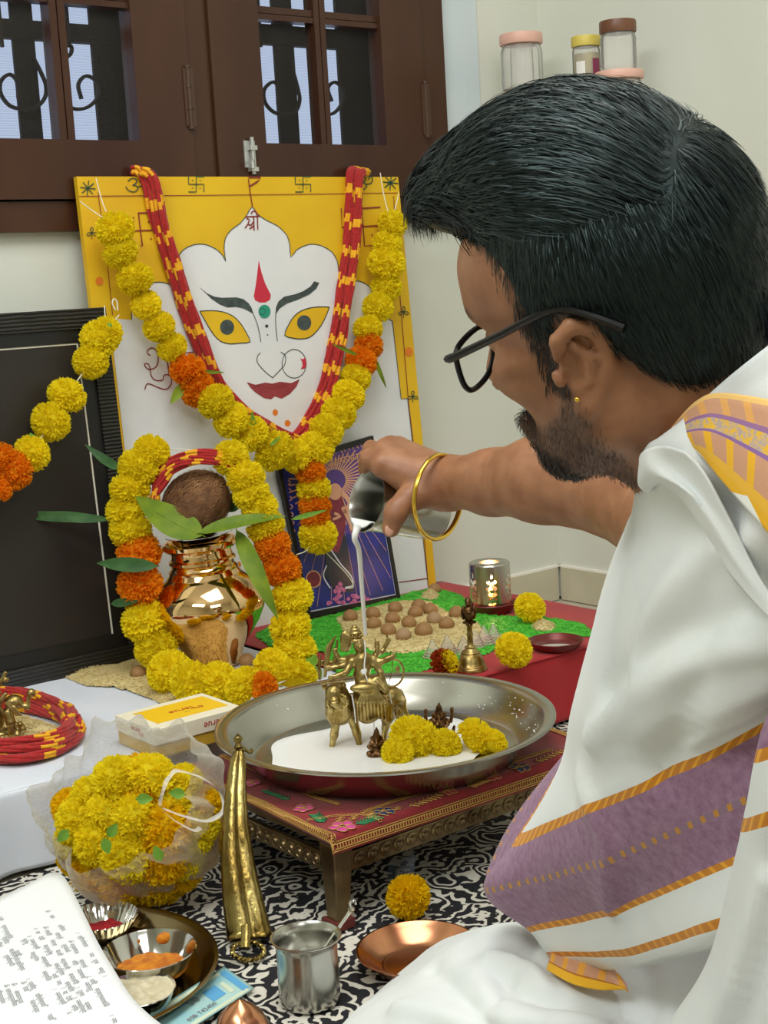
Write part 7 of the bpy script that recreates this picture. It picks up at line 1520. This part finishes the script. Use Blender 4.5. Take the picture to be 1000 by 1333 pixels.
rows = [
 [(868, 566, .98), (852, 576, .965), (862, 568, .935), (890, 546, .915), (930, 508, .91), (975, 470, .89), (1060, 405, .87)],
 [(850, 600, 1.02), (834, 600, .985), (848, 590, .945), (890, 580, .905), (935, 560, .90), (990, 520, .875), (1075, 470, .85)],
 [(862, 650, 1.08), (838, 640, 1.03), (866, 632, .95), (905, 625, .905), (950, 612, .895), (1005, 590, .87), (1085, 550, .845)],
 [(845, 705, 1.19), (812, 695, 1.12), (848, 694, 1.02), (900, 690, .95), (955, 680, .91), (1010, 665, .88), (1090, 640, .85)],
 [(815, 780, 1.23), (783, 765, 1.16), (820, 772, 1.05), (880, 772, .97), (945, 764, .925), (1005, 752, .89), (1090, 735, .86)],
 [(790, 860, 1.27), (760, 850, 1.19), (795, 862, 1.08), (860, 862, .99), (930, 852, .94), (1000, 838, .90), (1090, 815, .87)],
 [(770, 940, 1.31), (742, 925, 1.22), (775, 945, 1.11), (845, 938, 1.01), (925, 920, .96), (1000, 895, .915), (1090, 860, .88)],
 [(755, 1010, 1.35), (726, 1000, 1.26), (768, 1012, 1.15), (838, 990, 1.05), (915, 955, .985), (1000, 915, .935), (1090, 872, .89)],
 [(700, 1082, 1.40), (673, 1096, 1.31), (735, 1070, 1.20), (805, 1038, 1.10), (880, 1004, 1.03), (1000, 941, .965), (1090, 900, .91)],
 [(665, 1145, 1.42), (638, 1158, 1.34), (712, 1142, 1.24), (795, 1114, 1.14), (880, 1080, 1.06), (982, 1036, .99), (1090, 985, .93)],
 [(712, 1195, 1.40), (692, 1207, 1.33), (752, 1196, 1.25), (825, 1172, 1.16), (895, 1145, 1.08), (964, 1117, 1.02), (1085, 1060, .95)],
 [(735, 1232, 1.38), (716, 1240, 1.32), (775, 1240, 1.25), (838, 1229, 1.17), (895, 1214, 1.09), (945, 1196, 1.03), (1085, 1140, .97)],
 [(760, 1262, 1.37), (742, 1264, 1.32), (795, 1262, 1.26), (850, 1254, 1.18), (905, 1240, 1.10), (955, 1224, 1.05), (1085, 1175, .98)]]
vk = [0, .08, .16, .24, .32, .40, .48, .545, .609, .698, .803, .903, .96]
cloth('shawl', rows, 12, 9, M['shawl'], vk, .008, 2.3, wr=(11, 22), creases=[([(1010, 690), (930, 720), (870, 780), (830, 860)], .014, .010), ([(1020, 770), (940, 800), (860, 830), (790, 900)], .012, -.009), ([(1020, 830), (930, 850), (840, 895), (770, 960)], .012, .008), ([(880, 640), (905, 760), (900, 900), (860, 1010)], .016, -.008), ([(960, 600), (985, 700), (1010, 800)], .012, .009), ([(760, 1010), (790, 1090), (800, 1180)], .012, .007)], label='white cotton shawl with mauve band and orange stripes')
# the shawl's turned-back edge at its left
M['shawlback'] = weave('shawl_reverse', [(.0, .16, 'e9a320', 'checks'), (.16, .80, 'x', 'mottle'), (.80, .93, 'b9802f', 'checks'), (.93, 1.1, 'x', 'mottle')])
rows = [[(757, 965, 1.30), (733, 1000, 1.31), (700, 1060, 1.335), (672, 1100, 1.35), (642, 1155, 1.37)], [(752, 962, 1.32), (722, 1000, 1.335), (686, 1052, 1.36), (660, 1094, 1.375), (634, 1146, 1.39)], [(748, 968, 1.34), (716, 1005, 1.36), (680, 1050, 1.38), (655, 1090, 1.40), (633, 1138, 1.40)]]
cloth('shawl_fold', rows, 10, 6, M['shawlback'], None, .003, 1.1, label='mauve turned-back edge of the shawl')
# second hanging end at the right edge
M['shawl2'] = weave('white_shawl_end', [(.115, .150, 'e9a320', 'checks'), (.285, .32, 'e9a320', 'checks'), (-.1, .115, 'x', 'mottle')])
rows = [[(1010, 925, .925), (1003, 925, .905), (1030, 905, .885), (1090, 870, .85)], [(1000, 985, .94), (992, 990, .915), (1025, 975, .89), (1090, 950, .86)], [(985, 1055, .97), (978, 1066, .945), (1015, 1050, .905), (1090, 1020, .87)], [(972, 1130, 1.01), (962, 1140, .975), (1005, 1130, .93), (1090, 1110, .88)], [(950, 1210, 1.05), (942, 1216, 1.01), (990, 1215, .95), (1090, 1200, .90)], [(925, 1270, 1.09), (915, 1280, 1.04), (970, 1285, .97), (1090, 1280, .91)], [(885, 1330, 1.11), (873, 1345, 1.06), (950, 1360, .99), (1090, 1370, .92)], [(850, 1390, 1.12), (835, 1410, 1.07), (930, 1430, 1.0), (1090, 1450, .93)]]
cloth('shawl_end', rows, 11, 9, M['shawl2'], None, .007, 5.2, creases=[([(1040, 920), (1030, 1100), (985, 1260), (930, 1400)], .012, -.009), ([(1005, 1150), (960, 1290), (900, 1400)], .010, .008)], label='hanging white end of the shawl with orange stripes')
# ochre border band on the near shoulder
M['band'] = weave('ochre_woven_border', [(-.1, .06, 'edc070', 'plain'), (.06, .24, 'e6a85c', 'rib'), (.24, .29, '9c6f9c', 'plain'), (.29, .46, 'x', 'fleck'), (.46, .50, '8f68a4', 'plain'), (.50, .78, 'efb320', 'rib'), (.78, .88, 'ecb535', 'plain'), (.88, 1.1, 'x', 'tri')])
rows = [[(872, 572, .972), (862, 577, .962), (885, 546, .925), (910, 521, .902), (938, 512, .888), (1000, 520, .858), (1090, 540, .83)], [(866, 577, .968), (862, 579, .958), (884, 560, .922), (915, 546, .896), (945, 548, .880), (1004, 568, .853), (1090, 600, .825)],
        [(868, 579, .965), (868, 581, .952), (888, 572, .918), (915, 570, .893), (948, 585, .876), (1004, 625, .85), (1090, 690, .825)], [(878, 583, .962), (880, 583, .950), (896, 583, .918), (915, 594, .896), (945, 630, .878), (1000, 692, .853), (1090, 790, .83)]]
cloth('shoulder_border', rows, 12, 12, M['band'], [0, .3, .62, 1.0], .0012, 3.1, thick=.002, label='ochre and mauve woven border over the shoulder')
# rolled collar edge and long fold of the shawl beside the arm
rows = [[(846, 606, .955), (834, 602, .955), (838, 588, .93), (862, 580, .915), (892, 588, .895)], [(842, 640, .975), (834, 632, .965), (848, 612, .925), (884, 612, .915), (918, 620, .89)], [(862, 630, .95), (870, 625, .925), (895, 640, .905), (925, 665, .90), (955, 690, .885)], [(900, 665, .95), (905, 672, .93), (930, 700, .905), (960, 735, .885), (1000, 770, .87)], [(950, 740, .925), (950, 745, .91), (975, 775, .885), (1010, 810, .868), (1060, 830, .85)]]
cloth('collar_fold', rows, 10, 8, M['shawl'], [0, .05, .1, .15, .2], .002, 7.1, label='rolled white edge of the shawl at the neck')
# dark vest edge at the nape
rows = [[(905, 492, 1.03), (940, 462, 1.01), (985, 432, .99), (1060, 380, .96)], [(925, 500, .97), (960, 472, .95), (1000, 446, .93), (1060, 405, .91)]]
M['vest'] = mat('dark_blue_vest', '3a3f52', .85, bump=.3, bscale=500); cloth('vest_collar', rows, 6, 6, M['vest'], None, .0005, 1.0, label='dark blue vest edge at the nape')
# dhoti: cloth over the crossed legs
M['dhoti'] = weave('white_dhoti_cotton', [])
def Z(x, y, z): return list(pz(x, y, z))+[0]
def zrow(L_): return [Z(*p) for p in L_]
rows = [zrow([(430, 1352, 0.004), (500, 1285, 0.004), (560, 1238, 0.006), (618, 1212, 0.006), (690, 1205, 0.008), (760, 1225, 0.020), (830, 1235, 0.054), (930, 1225, 0.104), (1060, 1190, 0.134)]),
        zrow([(438, 1350, 0.018), (505, 1288, 0.049), (562, 1240, 0.076), (620, 1214, 0.099), (692, 1208, 0.109), (762, 1228, 0.119), (832, 1236, 0.134), (932, 1222, 0.164), (1060, 1180, 0.194)]),
        zrow([(455, 1362, 0.030), (525, 1310, 0.074), (590, 1262, 0.104), (650, 1240, 0.126), (712, 1242, 0.134), (775, 1258, 0.134), (845, 1268, 0.139), (940, 1262, 0.164), (1060, 1220, 0.204)]),
        zrow([(480, 1390, 0.049), (555, 1345, 0.084), (620, 1305, 0.119), (680, 1290, 0.136), (735, 1290, 0.140), (790, 1298, 0.132), (850, 1310, 0.132), (940, 1310, 0.154), (1060, 1290, 0.194)]),
        zrow([(500, 1440, 0.030), (590, 1400, 0.074), (660, 1370, 0.104), (720, 1350, 0.122), (770, 1345, 0.124), (820, 1350, 0.114), (870, 1370, 0.114), (950, 1390, 0.134), (1060, 1380, 0.174)]),
        zrow([(520, 1500, 0.006), (620, 1480, 0.020), (700, 1450, 0.054), (760, 1430, 0.064), (810, 1430, 0.064), (860, 1440, 0.064), (900, 1470, 0.064), (970, 1500, 0.074), (1060, 1500, 0.114)])]
cloth('dhoti', rows, 12, 9, M['dhoti'], None, .007, 9.1, wr=(15, 30), creases=[([(648, 1262), (668, 1290), (740, 1302), (820, 1310)], .010, -.012), ([(640, 1245), (690, 1262), (712, 1290)], .008, .008), ([(560, 1260), (600, 1300), (640, 1345)], .012, -.009), ([(700, 1216), (690, 1240), (640, 1300)], .007, -.007), ([(830, 1250), (850, 1300), (820, 1345)], .012, -.012), ([(520, 1310), (600, 1330), (700, 1330)], .010, .007)], label='white cotton dhoti over the crossed legs')
M['dborder'] = weave('dhoti_border', [(-.1, .30, 'f0b51e', 'plain'), (.30, .36, 'b9701c', 'plain'), (.36, 1.1, 'e9a63a', 'rib')])
rows = [zrow([(712, 1262, 0.145), (745, 1280, 0.147), (780, 1288, 0.145), (812, 1288, 0.143), (818, 1292, 0.141)]), zrow([(716, 1248, 0.147), (748, 1262, 0.151), (785, 1272, 0.149), (812, 1284, 0.145), (817, 1290, 0.142)]), zrow([(718, 1234, 0.147), (752, 1242, 0.153), (788, 1254, 0.151), (812, 1276, 0.147), (816, 1288, 0.143)])]
cloth('dhoti_border', rows, 8, 8, M['dborder'], None, .0008, 1.4, label='orange ribbed border fold of the dhoti')
